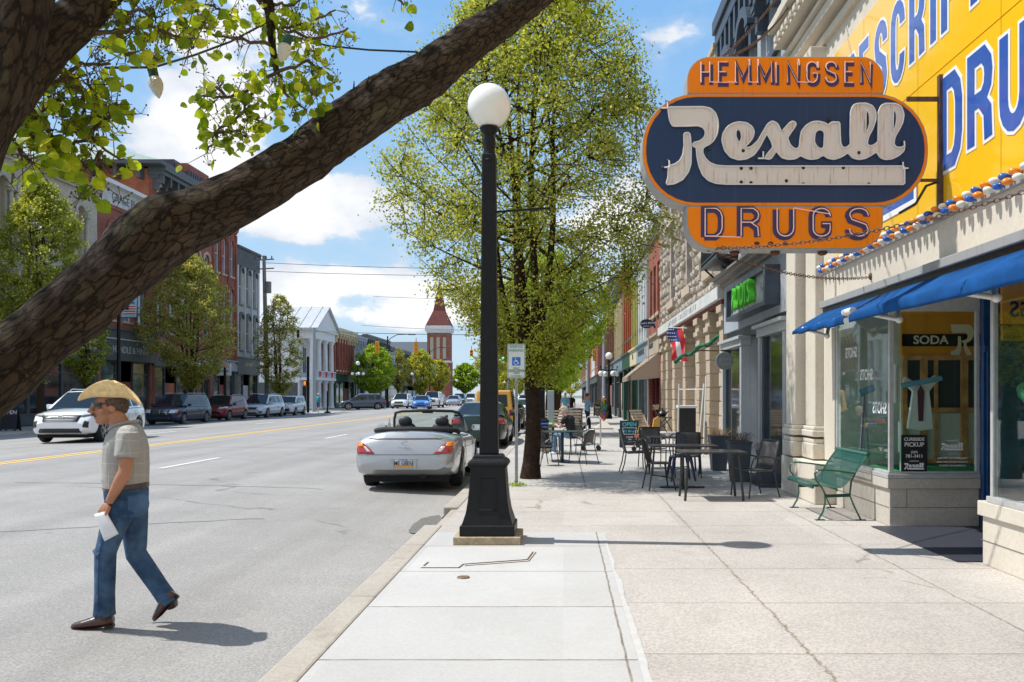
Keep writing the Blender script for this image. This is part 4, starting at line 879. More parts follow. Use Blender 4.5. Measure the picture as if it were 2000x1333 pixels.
class Bld:
    """one building; d runs outward from its street face, y along the street"""
    def __init__(s, name, label, side, X, y0, y1, h, cat='building', group=None):
        s.X = X; s.side = side; s.y0 = y0; s.y1 = y1; s.h = h; s.e = thing(name, label, cat, (X, (y0+y1)/2, 0), 0, group)
    def f(s, d, y, z): return (s.X-d*s.side, y, z)
    def fp(s): return lambda u, v, w_: s.f(w_, u, v)
    def box(s, mb, d0, d1, y0, y1, z0, z1):
        a = s.X-d0*s.side; b = s.X-d1*s.side; mb.box(min(a,b), max(a,b), y0, y1, z0, z1)
    def B(s, name, mat, boxes, bevel=0, par=None):
        mb = MB()
        for b in boxes: s.box(mb, *b)
        o = mb.build(name, mat, par or s.e, bevel, split=name in ('pier','pilaster','sill'))
        if par is None: loc(o, s.e)
        return o
    def body(s, mat, z0=0, depth=12, zt=None):
        s.B('wall', mat, [(-depth, -.26, s.y0+.004, s.y1-.004, 0, (zt or s.h)-.15)])
    def front(s, mat, z0, z1, wins, th=.25, arch=True):
        """wall sheet with real window openings; wins = (yc, zlow, zhigh, width, arched)"""
        mb = MB(); holes = []
        for yc, a, b, w_, ar in wins:
            if ar: holes.append([(yc-w_/2,a)]+[(yc+w_/2,a)]+[(yc+w_/2*math.cos(t), b-w_/2*.9+w_/2*.9*math.sin(t)) for t in [PI*k/8 for k in range(9)]])
            else: holes.append([(yc-w_/2,a),(yc+w_/2,a),(yc+w_/2,b),(yc-w_/2,b)])
        mb.plate([(s.y0,z0),(s.y1,z0),(s.y1,z1),(s.y0,z1)], holes, -th, 0, s.fp()); loc(mb.build('wall', mat, s.e), s.e)
    def windows(s, wins, sash=None, pane=None, sill=None, hood=None, d=-.16, hoodd=.10):
        for yc, a, b, w_, ar in wins:
            mb = MB(); t = .055
            y0, y1 = yc-w_/2, yc+w_/2; zt = b
            if ar:
                pts = [(y0,a),(y0,b-w_*.45)]+[(yc-w_/2*math.cos(q), b-w_*.45+w_*.45*math.sin(q)) for q in [PI*k/8 for k in range(1,8)]]+[(y1,b-w_*.45),(y1,a)]
                mb.ribbon([(yc+(p[0]-yc)*.93, p[1]-(.03 if p[1] > a else -.03)) for p in pts], .07, s.fp(), d, d+.05, closed=True)
            else:
                for q in ((d,d+.05,y0,y0+t,a,b),(d,d+.05,y1-t,y1,a,b),(d,d+.05,y0+t,y1-t,a,a+t),(d,d+.05,y0+t,y1-t,b-t,b)): s.box(mb, *q)
            s.box(mb, d-.0, d+.045, y0+t, y1-t, (a+b)/2-.03, (a+b)/2+.03)
            wo = mb.build('window', sash or m_sash, s.e); loc(wo, s.e)
            mb = MB(); s.box(mb, d-.03, d-.01, y0, y1, a, b); po = mb.build('pane', pane or m_pane, wo); po.matrix_parent_inverse = Matrix.Identity(4)
            if sill:
                mb = MB(); s.box(mb, -.1, .09, y0-.12, y1+.12, a-.14, a); so = mb.build('sill', sill, wo)
            if hood:
                mb = MB()
                if ar: mb.ribbon([(yc-(w_/2+.10)*math.cos(q), b-w_*.45+(w_*.45+.13)*math.sin(q)) for q in [PI*k/10 for k in range(11)]], .20, s.fp(), .001, hoodd)
                else: s.box(mb, .001, hoodd, y0-.14, y1+.14, b+.01, b+.24)
                mb.build('hood', hood, wo)
    def cornice(s, mat, z, h, d, brackets=None, bm=None, name='cornice'):
        bx = [(-.3, d*.45, s.y0-.02, s.y1+.02, z, z+h*.3), (-.3, d*.8, s.y0-.05, s.y1+.05, z+h*.3, z+h*.65), (-.3, d, s.y0-.08, s.y1+.08, z+h*.65, z+h)]
        s.B(name, mat, bx, .015)
        if brackets:
            n = max(int((s.y1-s.y0)/brackets), 2); mb = MB()
            for i in range(n+1):
                y = s.y0+.15+(s.y1-s.y0-.3)*i/n; s.box(mb, 0, d*.75, y-.09, y+.09, z-h*.45, z+h*.3); s.box(mb, 0, d*.4, y-.08, y+.08, z-h*.95, z-h*.45)
            loc(mb.build('bracket', bm or mat, s.e, split=True), s.e)
    def store(s, z, frame, glassm, bays=3, band=None, bandmat=None, base=.55, pier=None, door=True, bandd=.12, depth=.18):
        pm = pier or frame; w_ = .35; y0, y1 = s.y0, s.y1
        s.B('pier', pm, [(-.3, .02, y0, y0+w_, 0, z), (-.3, .02, y1-w_, y1, 0, z)], .01)
        a, b = y0+w_, y1-w_; n = bays; step = (b-a)/n
        for i in range(n):
            ya, yb = a+i*step, a+(i+1)*step
            isdoor = door and i == n//2
            if isdoor:
                s.B('door', frame, [(-.5,-.44,ya+.1,ya+.2,0,2.4),(-.5,-.44,yb-.2,yb-.1,0,2.4),(-.5,-.44,ya+.2,yb-.2,2.3,2.4),(-.5,-.44,ya+.2,yb-.2,0,.3)])
                s.B('door_pane', glassm, [(-.54,-.5,ya+.1,yb-.1,.1,2.4)])
                s.B('transom', glassm, [(-.3,-.26,ya,yb,2.45,z)])
            else:
                fo = s.B('shop_window', frame, [(-depth-.02,-depth+.06,ya,ya+.09,base,z),(-depth-.02,-depth+.06,yb-.09,yb,base,z),(-depth-.02,-depth+.06,ya+.09,yb-.09,z-.09,z),(-depth-.02,-depth+.06,ya+.09,yb-.09,base,base+.07),(-depth-.02,-depth+.05,ya+.09,yb-.09,z*.78,z*.78+.06)])
                po = s.B('pane', glassm, [(-depth-.05,-depth-.02,ya,yb,base,z)], par=None); po.name = 'shop_pane'
                s.B('stall_riser', frame, [(-depth-.02,-depth+.04,ya,yb,0,base)])
        if band:
            s.B('sign_band', bandmat or frame, [(-.28, bandd, y0, y1, z, z+band), (-.28, bandd+.10, y0, y1, z+band-.1, z+band)], .01)

# --- right side -------------------------------------------------------------------------
FX = 3.9
# grey cafe building
m_bgry = paving('blue_grey_render', (.37,.41,.45), (.31,.345,.385), .05, 12, (), None, stain=(.2,.22,.25), stamt=.4, bstr=.2)
m_navygry = M('dark_blue_grey_trim', (.05,.065,.09), .45, var=.2, scale=5); m_ltrim = M('pale_grey_trim', (.42,.44,.45), .5, var=.06)
b = Bld('cafe_building', 'blue grey rendered cafe building with ornate dark window hoods beside the pilasters', 1, FX, 14.9, 21.0, 10.6)
wins = [(16.0,5.1,7.3,.95,True),(17.8,5.1,7.3,.95,True),(19.7,5.1,7.3,.95,True),(16.0,7.95,9.25,.95,True),(17.8,7.95,9.25,.95,True),(19.7,7.95,9.25,.95,True)]
b.body(m_bgry); b.front(m_bgry, 4.2, 10.6, wins)
b.windows(wins, m_ltrim, m_pane, m_navygry, m_navygry, hoodd=.28)
bx = []
for y in (15.05, 16.9, 18.75, 20.85): bx += [(0,.10,y-.14,y+.14,4.4,9.7)]
b.B('pilaster', m_bgry, bx, .01)
for y in (15.4,16.6,17.2,18.4,19.1,20.3):
    for z in (6.5, 8.8): mb = MB(); b.box(mb, 0, .22, y-.1, y+.1, z-.3, z+.1); b.box(mb, 0, .30, y-.14, y+.14, z+.1, z+.2); loc(mb.build('hood_bracket', m_navygry, b.e), b.e)
b.cornice(m_navygry, 9.7, .9, .30, .55)
b.B('fascia', m_bgry, [(-.2,.02,14.9,21,3.07,4.18)]); b.B('store_cornice', M('taupe_moulding', (.25,.22,.20), .6, var=.15), [(-.2,.12,14.88,21.04,4.18,4.26),(-.2,.26,14.86,21.08,4.26,4.33),(-.2,.34,14.84,21.1,4.33,4.38)], .008)
b.B('lower_fascia', m_dgry, [(-.3,-.06,14.95,21,2.86,3.07)])
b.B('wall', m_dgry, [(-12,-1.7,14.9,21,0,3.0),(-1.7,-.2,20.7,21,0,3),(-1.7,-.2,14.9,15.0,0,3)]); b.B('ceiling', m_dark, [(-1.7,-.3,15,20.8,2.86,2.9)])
b.B('doorway_wall', m_brn, [(-1.69,-1.6,17,18.6,0,2.86)])
# near window
b.B('window_surround', m_ltrim, [(-.1,.10,14.95,15.10,.0,2.72),(-.1,.10,16.85,17.0,0,2.72),(-.1,.12,14.9,17.05,2.72,2.88),(-.1,.20,14.86,17.1,2.88,2.95)], .008)
b.B('shop_window', m_navygry, [(-.06,.05,15.1,15.22,.42,2.72),(-.06,.05,16.73,16.85,.42,2.72),(-.06,.06,15.1,16.85,.36,.46),(-.05,.03,15.1,16.85,0,.36)], .005)
b.B('shop_pane', m_shop, [(-.03,-.01,15.22,16.73,.46,2.72)])
b.B('doorway_side', m_ltrim, [(-1.6,-.1,16.93,17.0,0,2.9),(-1.6,-.1,18.6,18.68,0,2.9)])
b.B('window_surround', m_ltrim, [(-.1,.10,18.6,18.76,.0,2.66),(-.1,.10,20.75,20.9,0,2.66),(-.1,.12,18.55,20.95,2.66,2.80),(-.1,.18,18.5,21.0,2.80,2.87)], .008)
b.B('shop_window', m_navygry, [(-.06,.05,18.76,18.9,.42,2.66),(-.06,.05,20.6,20.75,.42,2.66),(-.06,.06,18.76,20.75,.36,.46),(-.05,.03,18.76,20.75,0,.36)], .005)
b.B('shop_pane', m_shop, [(-.03,-.01,18.9,20.6,.46,2.66)])
b.B('step', M('dark_step', (.06,.055,.06), .7), [(0,.5,15.0,17.3,0,.06)], .01)
# sign box
t = thing('cafe_sign', 'grey boxed cafe sign with raised green lettering on the blue grey fascia', 'sign', (3.7, 17.4, 3.6))
mb = MB()
for q in ((3.60,3.88,15.55,15.68,3.22,3.94),(3.60,3.88,19.17,19.3,3.22,3.94),(3.60,3.88,15.68,19.17,3.22,3.30),(3.60,3.88,15.68,19.17,3.86,3.94)): mb.box(*q)
loc(mb.build('frame', m_navygry, t, .006), t)
mb = MB(); mb.box(3.70,3.88,15.68,19.17,3.3,3.86); loc(mb.build('board', M('sign_grey', (.38,.40,.41), .5, var=.08), t), t)
m_sg = M('bright_green_letter', (.09,.62,.03), .35, coat=.4)
loc(text_mesh('ROOTS', .66, 'lettering', m_sg, t, (3.62, 17.55, 3.59), (0,-1,0), (0,0,1), .06, .0, sx=.80), t)
loc(text_mesh('grass', .22, 'lettering', m_navygry, t, (3.685, 18.86, 3.5), (0,-1,0), (0,0,1), .012, .01), t); loc(text_mesh('CAFE', .22, 'lettering', m_ltrim, t, (3.685, 16.05, 3.62), (0,-1,0), (0,0,1), .012, .01), t)
t = thing('round_sign', 'round grey hanging sign lettered grass roots beside the cafe window', 'sign', (3.62, 19.4, 2.37))
mb = MB(); mb.lathe([(.02,.02),(.195,.02),(.2,.012),(.2,-.012),(.195,-.02),(.02,-.02)], (3.6,19.4,2.36), 32, 'y'); loc(mb.build('board', M('sign_disc', (.25,.27,.28), .5), t), t)
loc(text_mesh('grass', .13, 'lettering', m_ltrim, t, (3.6,19.376,2.41), (1,0,0), (0,0,1), .002, .01), t); loc(text_mesh('roots', .13, 'lettering', m_ltrim, t, (3.6,19.376,2.30), (1,0,0), (0,0,1), .002, .01), t)
mb = MB(); mb.tube([(3.5,19.4,2.6),(3.95,19.4,2.6)], .012, 6); mb.tube([(3.6,19.4,2.55),(3.6,19.4,2.6)], .006, 6); loc(mb.build('bracket', m_black, t), t)
# iron balcony
t = thing('balcony', 'small black iron balcony with scroll railings above the cafe cornice', 'balcony', (3.5, 20.2, 4.8))
mb = MB(); mb.box(3.35,3.9,19.0,21.2,4.62,4.68); loc(mb.build('floor', m_black, t), t)
mb = MB(); mb.box(3.35,3.38,19.0,21.2,5.35,5.39); mb.box(3.35,3.38,19.0,21.2,4.74,4.77); mb.box(3.38,3.9,18.98,19.01,5.35,5.39)
for i in range(23): mb.box(3.355,3.375,19.0+i*.1-.008,19.0+i*.1+.008,4.68,5.36)
for i in range(6): mb.box(3.4+i*.09-.007,3.4+i*.09+.007,18.99,19.0,4.68,5.36)
for i in range(8): mb.tube([(3.36, 19.12+i*.27+.09*math.cos(a), 5.05+.09*math.sin(a)) for a in [2*PI*k/10 for k in range(11)]], .009, 4, False)
loc(mb.build('railing', m_black, t), t)
for y in (19.2, 21.0):
    mb = MB(); mb.bar((3.88,y,4.2),(3.42,y,4.62),.03,.04); loc(mb.build('bracket', m_black, t), t)

# rusticated stone building
m_rock = paving('rock_faced_stone', (.45,.39,.325), (.35,.30,.25), .22, 5, (), None, stain=(.20,.155,.12), stamt=.6, bstr=.8)
m_dress = paving('dressed_stone', (.50,.41,.30), (.43,.35,.26), .08, 14, (), None, stain=(.24,.18,.13), stamt=.5, bstr=.25)
m_maroon = M('maroon_paint', (.16,.015,.02), .5, var=.2)
b = Bld('stone_building', 'rock faced tan stone building with a white lettered band above block piers', 1, FX, 21.05, 34.5, 10.1)
wins = [(22.9,4.95,7.4,1.15,False),(26.9,4.95,7.4,1.15,False),(30.9,4.95,7.4,1.15,False),(22.9,7.9,9.3,1.15,True),(26.9,7.9,9.3,1.15,True),(30.9,7.9,9.3,1.15,True)]
b.body(m_rock); b.front(m_rock, 4.25, 9.8, wins, .4); b.windows(wins, m_maroon, m_pane_l, None, None, d=-.22)
b.B('sill', m_dress, [(-.05,.14,w_[0]-.85,w_[0]+.85,w_[1]-.28,w_[1]) for w_ in wins], .01)
mb = MB(); rr = random.Random(3); z = 4.27
while z < 9.5:
    hgt = rr.choice([.26,.3,.34]); y = 21.08
    while y < 34.3:
        L_ = rr.uniform(.3,.75); y2 = min(y+L_, 34.45)
        inw = any(y2 > w_[0]-w_[3]/2-.02 and y < w_[0]+w_[3]/2+.02 and z+hgt > w_[1]-.3 and z < w_[2]+.05 for w_ in wins)
        if not inw:
            dd = rr.uniform(.05,.15); cy, cz = (y+y2)/2, z+hgt/2; a = .015; q = []
            for (yy, zz_) in ((y+a,z+a),(y2-a,z+a),(y2-a,z+hgt-a),(y+a,z+hgt-a)): q.append(b.f(.002,yy,zz_))
            for (yy, zz_) in ((y+.05,z+.05),(y2-.05,z+.05),(y2-.05,z+hgt-.05),(y+.05,z+hgt-.05)): q.append(b.f(dd*rr.uniform(.6,1.1),yy+rr.uniform(-.02,.02),zz_+rr.uniform(-.02,.02)))
            q.append(b.f(dd*1.25, cy+rr.uniform(-.06,.06), cz+rr.uniform(-.04,.04)))
            mb.add(q, [(0,1,5,4),(1,2,6,5),(2,3,7,6),(3,0,4,7),(4,5,8),(5,6,8),(6,7,8),(7,4,8)])
        y = y2
    z += hgt
loc(mb.build('rock_facing', m_rock, b.e), b.e)
b.B('band', M('white_band', (.62,.62,.60), .5, var=.1, scale=2), [(-.2,.16,21.05,34.5,3.93,4.24)], .01)
b.B('beam', m_maroon, [(-.2,.05,21.1,34.45,3.80,3.93)])
loc(text_mesh('ANTIQUES COLLECTIBLES', .22, 'lettering', m_black, b.e, (FX-.163, 27.8, 4.08), (0,-1,0), (0,0,1), .002, .01, spacing=2.8), b.e)
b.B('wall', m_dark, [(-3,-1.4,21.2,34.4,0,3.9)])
for y, w_ in ((21.35,.5),(23.35,.62),(25.15,.6),(27.9,.62),(30.6,.6),(32.6,.6),(34.2,.55)):
    mb = MB(); z = 0; first = True
    while z < 3.3:
        hh = .36; g_ = .012; b.box(mb, -.42, .03+rr.uniform(-.012,.012), y-w_/2, y+w_/2, z+g_, z+hh-g_); z += hh
    b.box(mb, -.40, .0, y-w_/2+.02, y+w_/2-.02, 0, 3.5)
    b.box(mb, -.42, .09, y-w_/2-.05, y+w_/2+.05, 3.28, 3.42); b.box(mb, -.42, .04, y-w_/2-.02, y+w_/2+.02, 3.42, 3.62); b.box(mb, -.42, .10, y-w_/2-.07, y+w_/2+.07, 3.62, 3.80)
    loc(mb.build('pier', m_dress, b.e, .012), b.e)
for a, c in ((21.6,23.05),(23.65,24.85),(25.45,27.6),(28.2,30.3),(30.9,32.3),(32.9,33.9)):
    b.B('shop_window', m_cream2, [(-.36,-.28,a,a+.1,.5,3.8),(-.36,-.28,c-.1,c,.5,3.8),(-.36,-.28,a+.1,c-.1,2.75,2.87),(-.36,-.28,a+.1,c-.1,.42,.52)], .006)
    b.B('shop_pane', m_shop, [(-.36,-.33,a,c,.5,3.8)]); b.B('stall_riser', m_dress, [(-.4,-.3,a,c,0,.43)])
b.cornice(m_dress, 9.6, .5, .30)
# green ragged awning frame and bunting flag
t = thing('folded_awning', 'rolled green awning on iron arms sticking out from the stone piers', 'awning', (3.6, 22.3, 2.8))
mb = MB()
for i in range(16):
    u = i/15; 
mb.tube([(3.95-u*1.05, 21.6+u*1.0, 3.08-.60*u+.04*math.sin(u*17)) for u in [i/18 for i in range(19)]], [(.035+.02*abs(math.sin(i*1.7)), .07+.03*math.sin(i*2.3)) for i in range(19)], 7); loc(mb.build('canopy', M('dark_green_canvas', (.01,.12,.06), .8, var=.5, scale=8), t), t)
mb = MB(); mb.tube([(3.95,21.7,2.7),(3.3,22.2,2.74)], .015, 6); mb.tube([(3.95,22.4,2.95),(3.0,22.6,2.5)], .012, 6); loc(mb.build('arm', m_brown, t), t)
def flag(name, label, base, tip, cloth_w, cloth_h, stripes, star=True, droop=.5, cat='flag', polemat=None, patch=False):
    t = thing(name, label, cat, base); base = Vector(base); tip = Vector(tip)
    mb = MB(); mb.tube([base, tip], .016, 6); loc(mb.build('pole', polemat or m_alu, t), t)
    d = (tip-base).normalized(); dn = Vector((0,0,-1)); hor = Vector((d.x, d.y, 0)); hor = hor.normalized() if hor.length > .01 else Vector((1,0,0))
    mr_, mw, mn = M('flag_red', (.52,.02,.03), .8), M('flag_white', (.72,.71,.70), .8), M('flag_blue', (.015,.03,.16), .8)
    def P_(u, v):   # u along the pole from the tip, v down the fly
        p = tip-d*cloth_h*u+dn*cloth_w*v*(.92)+hor*(-droop*.25*v*math.sin(v*2)); n_ = hor.cross(dn)
        return p+n_*.05*math.sin(v*9+u*7)*(.3+v)+hor*.045*math.sin(v*7+u*3)
    for c, sel in ((mr_, 0), (mw, 1)):
        mb = MB()
        for k in range(stripes):
            if k % 2 == sel:
                v0 = .42 if (star and k < (stripes+1)//2) else 0
                mb.grid(lambda a, b2, k=k, v0=v0: P_((k+a)/stripes, v0+(1-v0)*b2), 2, 14)
        o = mb.build('cloth', c, t, recalc=False); loc(o, t)
    if star:
        mb = MB(); mb.grid(lambda a, b2: P_(a*((stripes+1)//2)/stripes, .42*b2), 6, 6); loc(mb.build('canton', mn, t, recalc=False), t)
        mb = MB(); n_ = hor.cross(dn)
        for i in range(5):
            for j in range(4):
                c0 = P_((i+.5)/5*.52, .42*(j+.5)/4)
                for sg in (1,-1): mb.add([c0+n_*.012*sg+q for q in (d*.02, dn*.02, -d*.02, -dn*.02)], [(0,1,2,3)])
        loc(mb.build('stars', mw, t, recalc=False), t)
    return t
flag('hanging_flag', 'red white and blue flag hanging from the stone building', (3.9,27.3,3.7), (3.35,27.8,3.75), 1.15, .55, 3, True, .8)

# red brick bakery
m_rb2 = brick('bright_red_brick', (.36,.085,.05), (.29,.066,.04), (.28,.2,.16))
b = Bld('bakery_building', 'bright red brick shop building with brown striped awning beyond the stone piers', 1, FX, 34.55, 39.6, 8.6)
wins = [(y,5.0,7.1,.95,False) for y in (35.6,37.1,38.6)]
b.body(m_rb2); b.front(m_rb2, 4.1, 8.6, wins); b.windows(wins, m_sash, m_pane, m_dress); b.cornice(m_wpaint, 8.3, .5, .35); b.store(3.3, m_maroon, m_shop, 3, .8, M('beige_board', (.45,.38,.30), .6), pier=m_rb2)
loc(text_mesh('THE MARKET', .3, 'lettering', m_dgry, b.e, (FX-.125, 37.5, 3.7), (0,-1,0), (0,0,1), .01, .01), b.e)
t = thing('shop_awning', 'brown and tan striped sloping awning over the bakery front', 'awning', (3.2, 37, 2.9))
for c, sel in ((M('brown_stripe', (.20,.12,.08), .85), 0), (M('tan_stripe', (.42,.33,.25), .85), 1)):
    mb = MB(); n = 26
    for i in range(n):
        if i % 2 != sel: continue
        ya = 34.8+4.6*i/n; yb = 34.8+4.6*(i+1)/n
        mb.add([(3.88,ya,3.35),(3.88,yb,3.35),(2.68,yb,2.36),(2.68,ya,2.36),(2.68,yb,2.18),(2.68,ya,2.18)], [(0,1,2,3),(3,2,4,5)])
    o = mb.build('canopy', c, t, recalc=False); loc(o, t); s_ = o.modifiers.new('s','SOLIDIFY'); s_.thickness = .012
mb = MB(); mb.add([(3.88,34.8,3.35),(2.68,34.8,2.36),(2.68,34.8,2.18),(3.88,34.8,2.3)], [(0,1,2,3)]); o = mb.build('canopy_end', MATS['tan_stripe'], t, recalc=False); loc(o, t); s_ = o.modifiers.new('s','SOLIDIFY'); s_.thickness = .012
mb = MB(); mb.tube([(2.7,34.8,2.2),(2.7,39.4,2.2)], .02, 6); mb.tube([(2.7,34.82,2.2),(3.88,34.82,2.3)], .015, 6); loc(mb.build('frame', m_alu, t), t)
t = thing('oval_sign', 'navy oval bakery sign with white script on a tall thin post', 'sign', (3.5, 36, 4.7))
mb = MB(); mb.plate([(3.45+.27*math.cos(a), 4.55+.19*math.sin(a)) for a in [2*PI*k/28 for k in range(28)]], [], -.03, .03, lambda u, v, w_: (u, 36-w_, v)); mb.plate([(3.68,4.6),(3.78,4.75),(3.82,4.72),(3.77,4.55),(3.83,4.38),(3.78,4.34),(3.68,4.5)], [], -.028, .028, lambda u, v, w_: (u, 36-w_, v)); loc(mb.build('board', m_navy, t), t)
loc(text_mesh("Louie's Bakery", .115, 'lettering', m_whiteE, t, (3.47,35.965,4.575), (1,0,.06), (0,0,1), .003, .014, shear=.4), t); loc(text_mesh("MARSHALL, MI", .05, 'lettering', m_whiteE, t, (3.47,35.965,4.45), (1,0,.05), (0,0,1), .003, .01), t)
mb = MB(); mb.tube([(3.52,36,0),(3.52,36,4.37)], .028, 8); loc(mb.build('post', m_alu, t), t)
# further shops on the right
rows = [
 ('shop_building','white panelled shop building with a blue grey signboard', 39.7,45.0,8.4, m_wpaint, m_dgry, M('grey_blue_board',(.22,.29,.35),.6), 4, 'CROOKED CREEK'),
 ('shop_building','olive yellow shop building with tall ribbed upper pilasters', 45.05,49.5,8.8, M('olive_paint',(.42,.38,.12),.6,var=.1), m_dgrn, m_cream2, 3, 'TEA'),
 ('shop_building','rust orange shop building between the olive and cream ones', 49.55,56.0,9.2, M('rust_orange_paint',(.40,.10,.04),.6,var=.15), m_dgrn, m_dgrn, 4, None),
 ('shop_building','cream shop building with dark narrow upper windows', 56.05,66.0,9.0, M('pale_cream_brick',(.52,.44,.28),.7,var=.1), m_dgry, M('steel_blue_board',(.16,.22,.28),.6), 5, None),
 ('shop_building','dark brown brick building at the corner of the right hand block', 66.05,83.0,10.5, m_brn, m_dgry, m_dgry, 7, None)]
for nm, lb, y0, y1, h, wm, fm, bm, n, tx in rows:
    b = Bld(nm, lb, 1, FX, y0, y1, h); step = (y1-y0)/n
    wins = [(y0+step*(i+.5),4.9,h-1.6,min(.6*step,.95),False) for i in range(n)]
    b.body(wm); b.front(wm, 4.1, h, wins); b.windows(wins, m_sash, m_pane, fm); b.cornice(wm if y0 < 50 else fm, h-.5, .6, .4, 1.0); b.store(3.2, fm, m_shop, 3, .9, bm)
    b.B('pilaster', wm, [(0,.12,y0+step*i-.12 if i else y0,y0+step*i+.12,4.1,h-.5) for i in range(n+1) if i < n], .01)
    if tx: loc(text_mesh(tx, .4, 'lettering', m_dgry if tx != 'TEA' else m_navy, b.e, (FX-.125,(y0+y1)/2,3.65), (0,-1,0), (0,0,1), .01, .01), b.e)
far = [(98,108,9.5,m_redb,'red brick corner building past the right hand crossing'),(108,120,8,m_wpaint,'white painted shop past the right hand crossing'),(120,134,9.5,m_orb,'orange brick block far along the right side'),(134,150,8,m_cream2,'cream painted block far along the right side'),(150,180,9,m_brn,'brown brick block farthest along the right side')]
for y0, y1, h, wm, lb in far:
    b = Bld('shop_building', lb, 1, FX, y0, y1, h); n = int((y1-y0)/2.6); step = (y1-y0)/n
    wins = [(y0+step*(i+.5),4.9,h-1.5,1.0,False) for i in range(n)]
    b.body(wm); b.front(wm, 3.9, h, wins); b.windows(wins, m_sash, m_pane, m_dress); b.cornice(m_dgry, h-.5, .6, .4); b.store(3.1, m_dgry, m_shop, 3, .8, m_dgry)

# --- left side -----------------------------------------------------------------------------
LX = -28.0
# sandstone block with column windows
b = Bld('stone_building', 'dark sandstone block with paired columned arch windows on the far left', -1, LX, 30, 52.3, 14.0)
wins = []
for y in [31+1.75*i for i in range(12)]: wins += [(y,9.4,12.5,.85,True),(y,5.2,8.0,.85,True)]
b.body(m_gryst); b.front(m_gryst, 4.3, 14.0, wins, .45); b.windows(wins, m_cream2, m_pane, m_gryst, m_gryst, d=-.3, hoodd=.22)
mb = MB()
for y in [31+1.75*i+s_*.66 for i in range(12) for s_ in (-1,1)]:
    for z0, z1 in ((9.4,11.9),(5.2,7.4)):
        mb.cyl((LX+.16,y,z0),(LX+.16,y,z1),.11,.10,8); b.box(mb, 0, .32, y-.17, y+.17, z1, z1+.28); b.box(mb, 0, .30, y-.15, y+.15, z0-.15, z0)
loc(mb.build('column_row', m_gryst, b.e), b.e)
b.cornice(m_gryst, 13.5, .5, .4); b.store(3.6, m_dgry, m_shop, 7, .7, m_dgry)
b.B('attic', m_dgry, [(-12,-3.2,33,49.5,14,17.2)]); b.B('attic_cornice', M('weathered_tin', (.13,.15,.15), .6, var=.3), [(-12,-2.5,32.6,49.9,17.2,17.5),(-12,-2.2,32.4,50.1,17.5,17.75)], .01)
# gable-signed red building
b = Bld('hinge_shop_building', 'red brick building with white parapet sign and slate shopfront lettered in white', -1, LX, 52.35, 59.3, 14.7)
wins = [(54.0,10.0,12.3,1.0,True),(55.9,10.0,12.3,1.0,True),(57.8,10.0,12.3,1.0,True),(54.0,6.3,8.5,1.0,False),(55.9,6.3,8.5,1.0,False),(57.8,6.3,8.5,1.0,False)]
b.body(m_redb); b.front(m_redb, 4.2, 13.4, wins); b.windows(wins, m_sash, m_pane_l, m_dress, m_redb)
b.B('parapet', M('white_parapet', (.50,.52,.53), .7, var=.15, scale=2), [(-.2,.10,52.35,59.3,13.4,14.5)]); b.B('cornice', m_wpaint, [(-.3,.55,52.3,59.4,14.5,14.75)], .01)
loc(text_mesh("GRACE BLD'S", .75, 'lettering', m_dgry, b.e, (LX+.105, 55.8, 13.9), (0,1,0), (0,0,1), .01, .01, sx=.9), b.e)
m_redb_l = m_redb
b.B('brick_course', m_redb, [(0,.08,52.35,59.3,13.15,13.4),(0,.05,52.35,59.3,9.2,9.35)], .01)
b.store(3.75, m_dgry, M('teal_shop_glass', (.06,.12,.12), .08, spec=1, coat=.5, var=.7, scale=1.2), 3, 2.0, m_dgry, pier=m_redb, bandd=.3)
b.B('sign_trim', m_ltrim, [(.3,.36,52.6,59.0,5.05,5.13)])
loc(text_mesh('HANDLE & HINGE', .60, 'lettering', m_ltrim, b.e, (LX+.305, 55.9, 4.42), (0,1,0), (0,0,1), .012, .012, sx=.98), b.e)
# bracketed cornice building
b = Bld('brick_building', 'orange brick building with heavy dark bracketed eaves and green hipped roof', -1, LX, 59.35, 65.4, 17.2)
wins = [(y,z,z+2.6,1.0,True) for y in (60.5,62.4,64.3) for z in (6,10,13.4)]
b.body(m_orb, depth=14); b.front(m_redb, 4.2, 17.0, wins); b.windows(wins, m_sash, m_pane, m_dress, m_dress); b.cornice(m_dgry, 16.4, .8, .95, 1.2)
b.B('eave', m_dgry, [(-14,.95,58.5,65.6,17.2,17.45)]); b.store(3.6, m_dgry, m_shop, 3, .8, m_dgry, pier=m_redb)
mb = MB(); mb.add([b.f(.9,58.5,17.45),b.f(.9,65.6,17.45),b.f(-14,65.6,17.45),b.f(-14,58.5,17.45),b.f(-4,60.8,19.0),b.f(-4,63.4,19.0),b.f(-11,63.4,19.0),b.f(-11,60.8,19.0)], [(0,1,5,4),(1,2,6,5),(2,3,7,6),(3,0,4,7),(4,5,6,7)]); loc(mb.build('roof', M('verdigris_roof', (.20,.27,.24), .6, var=.2, scale=1), b.e), b.e)
mb = MB()
for y in (58.62,):
    for i in range(8): mb.box(LX-12+i*1.6, LX-12+i*1.6+.25, 58.7, 59.36, 16.3, 17.2)
loc(mb.build('bracket', m_dgry, b.e), b.e)
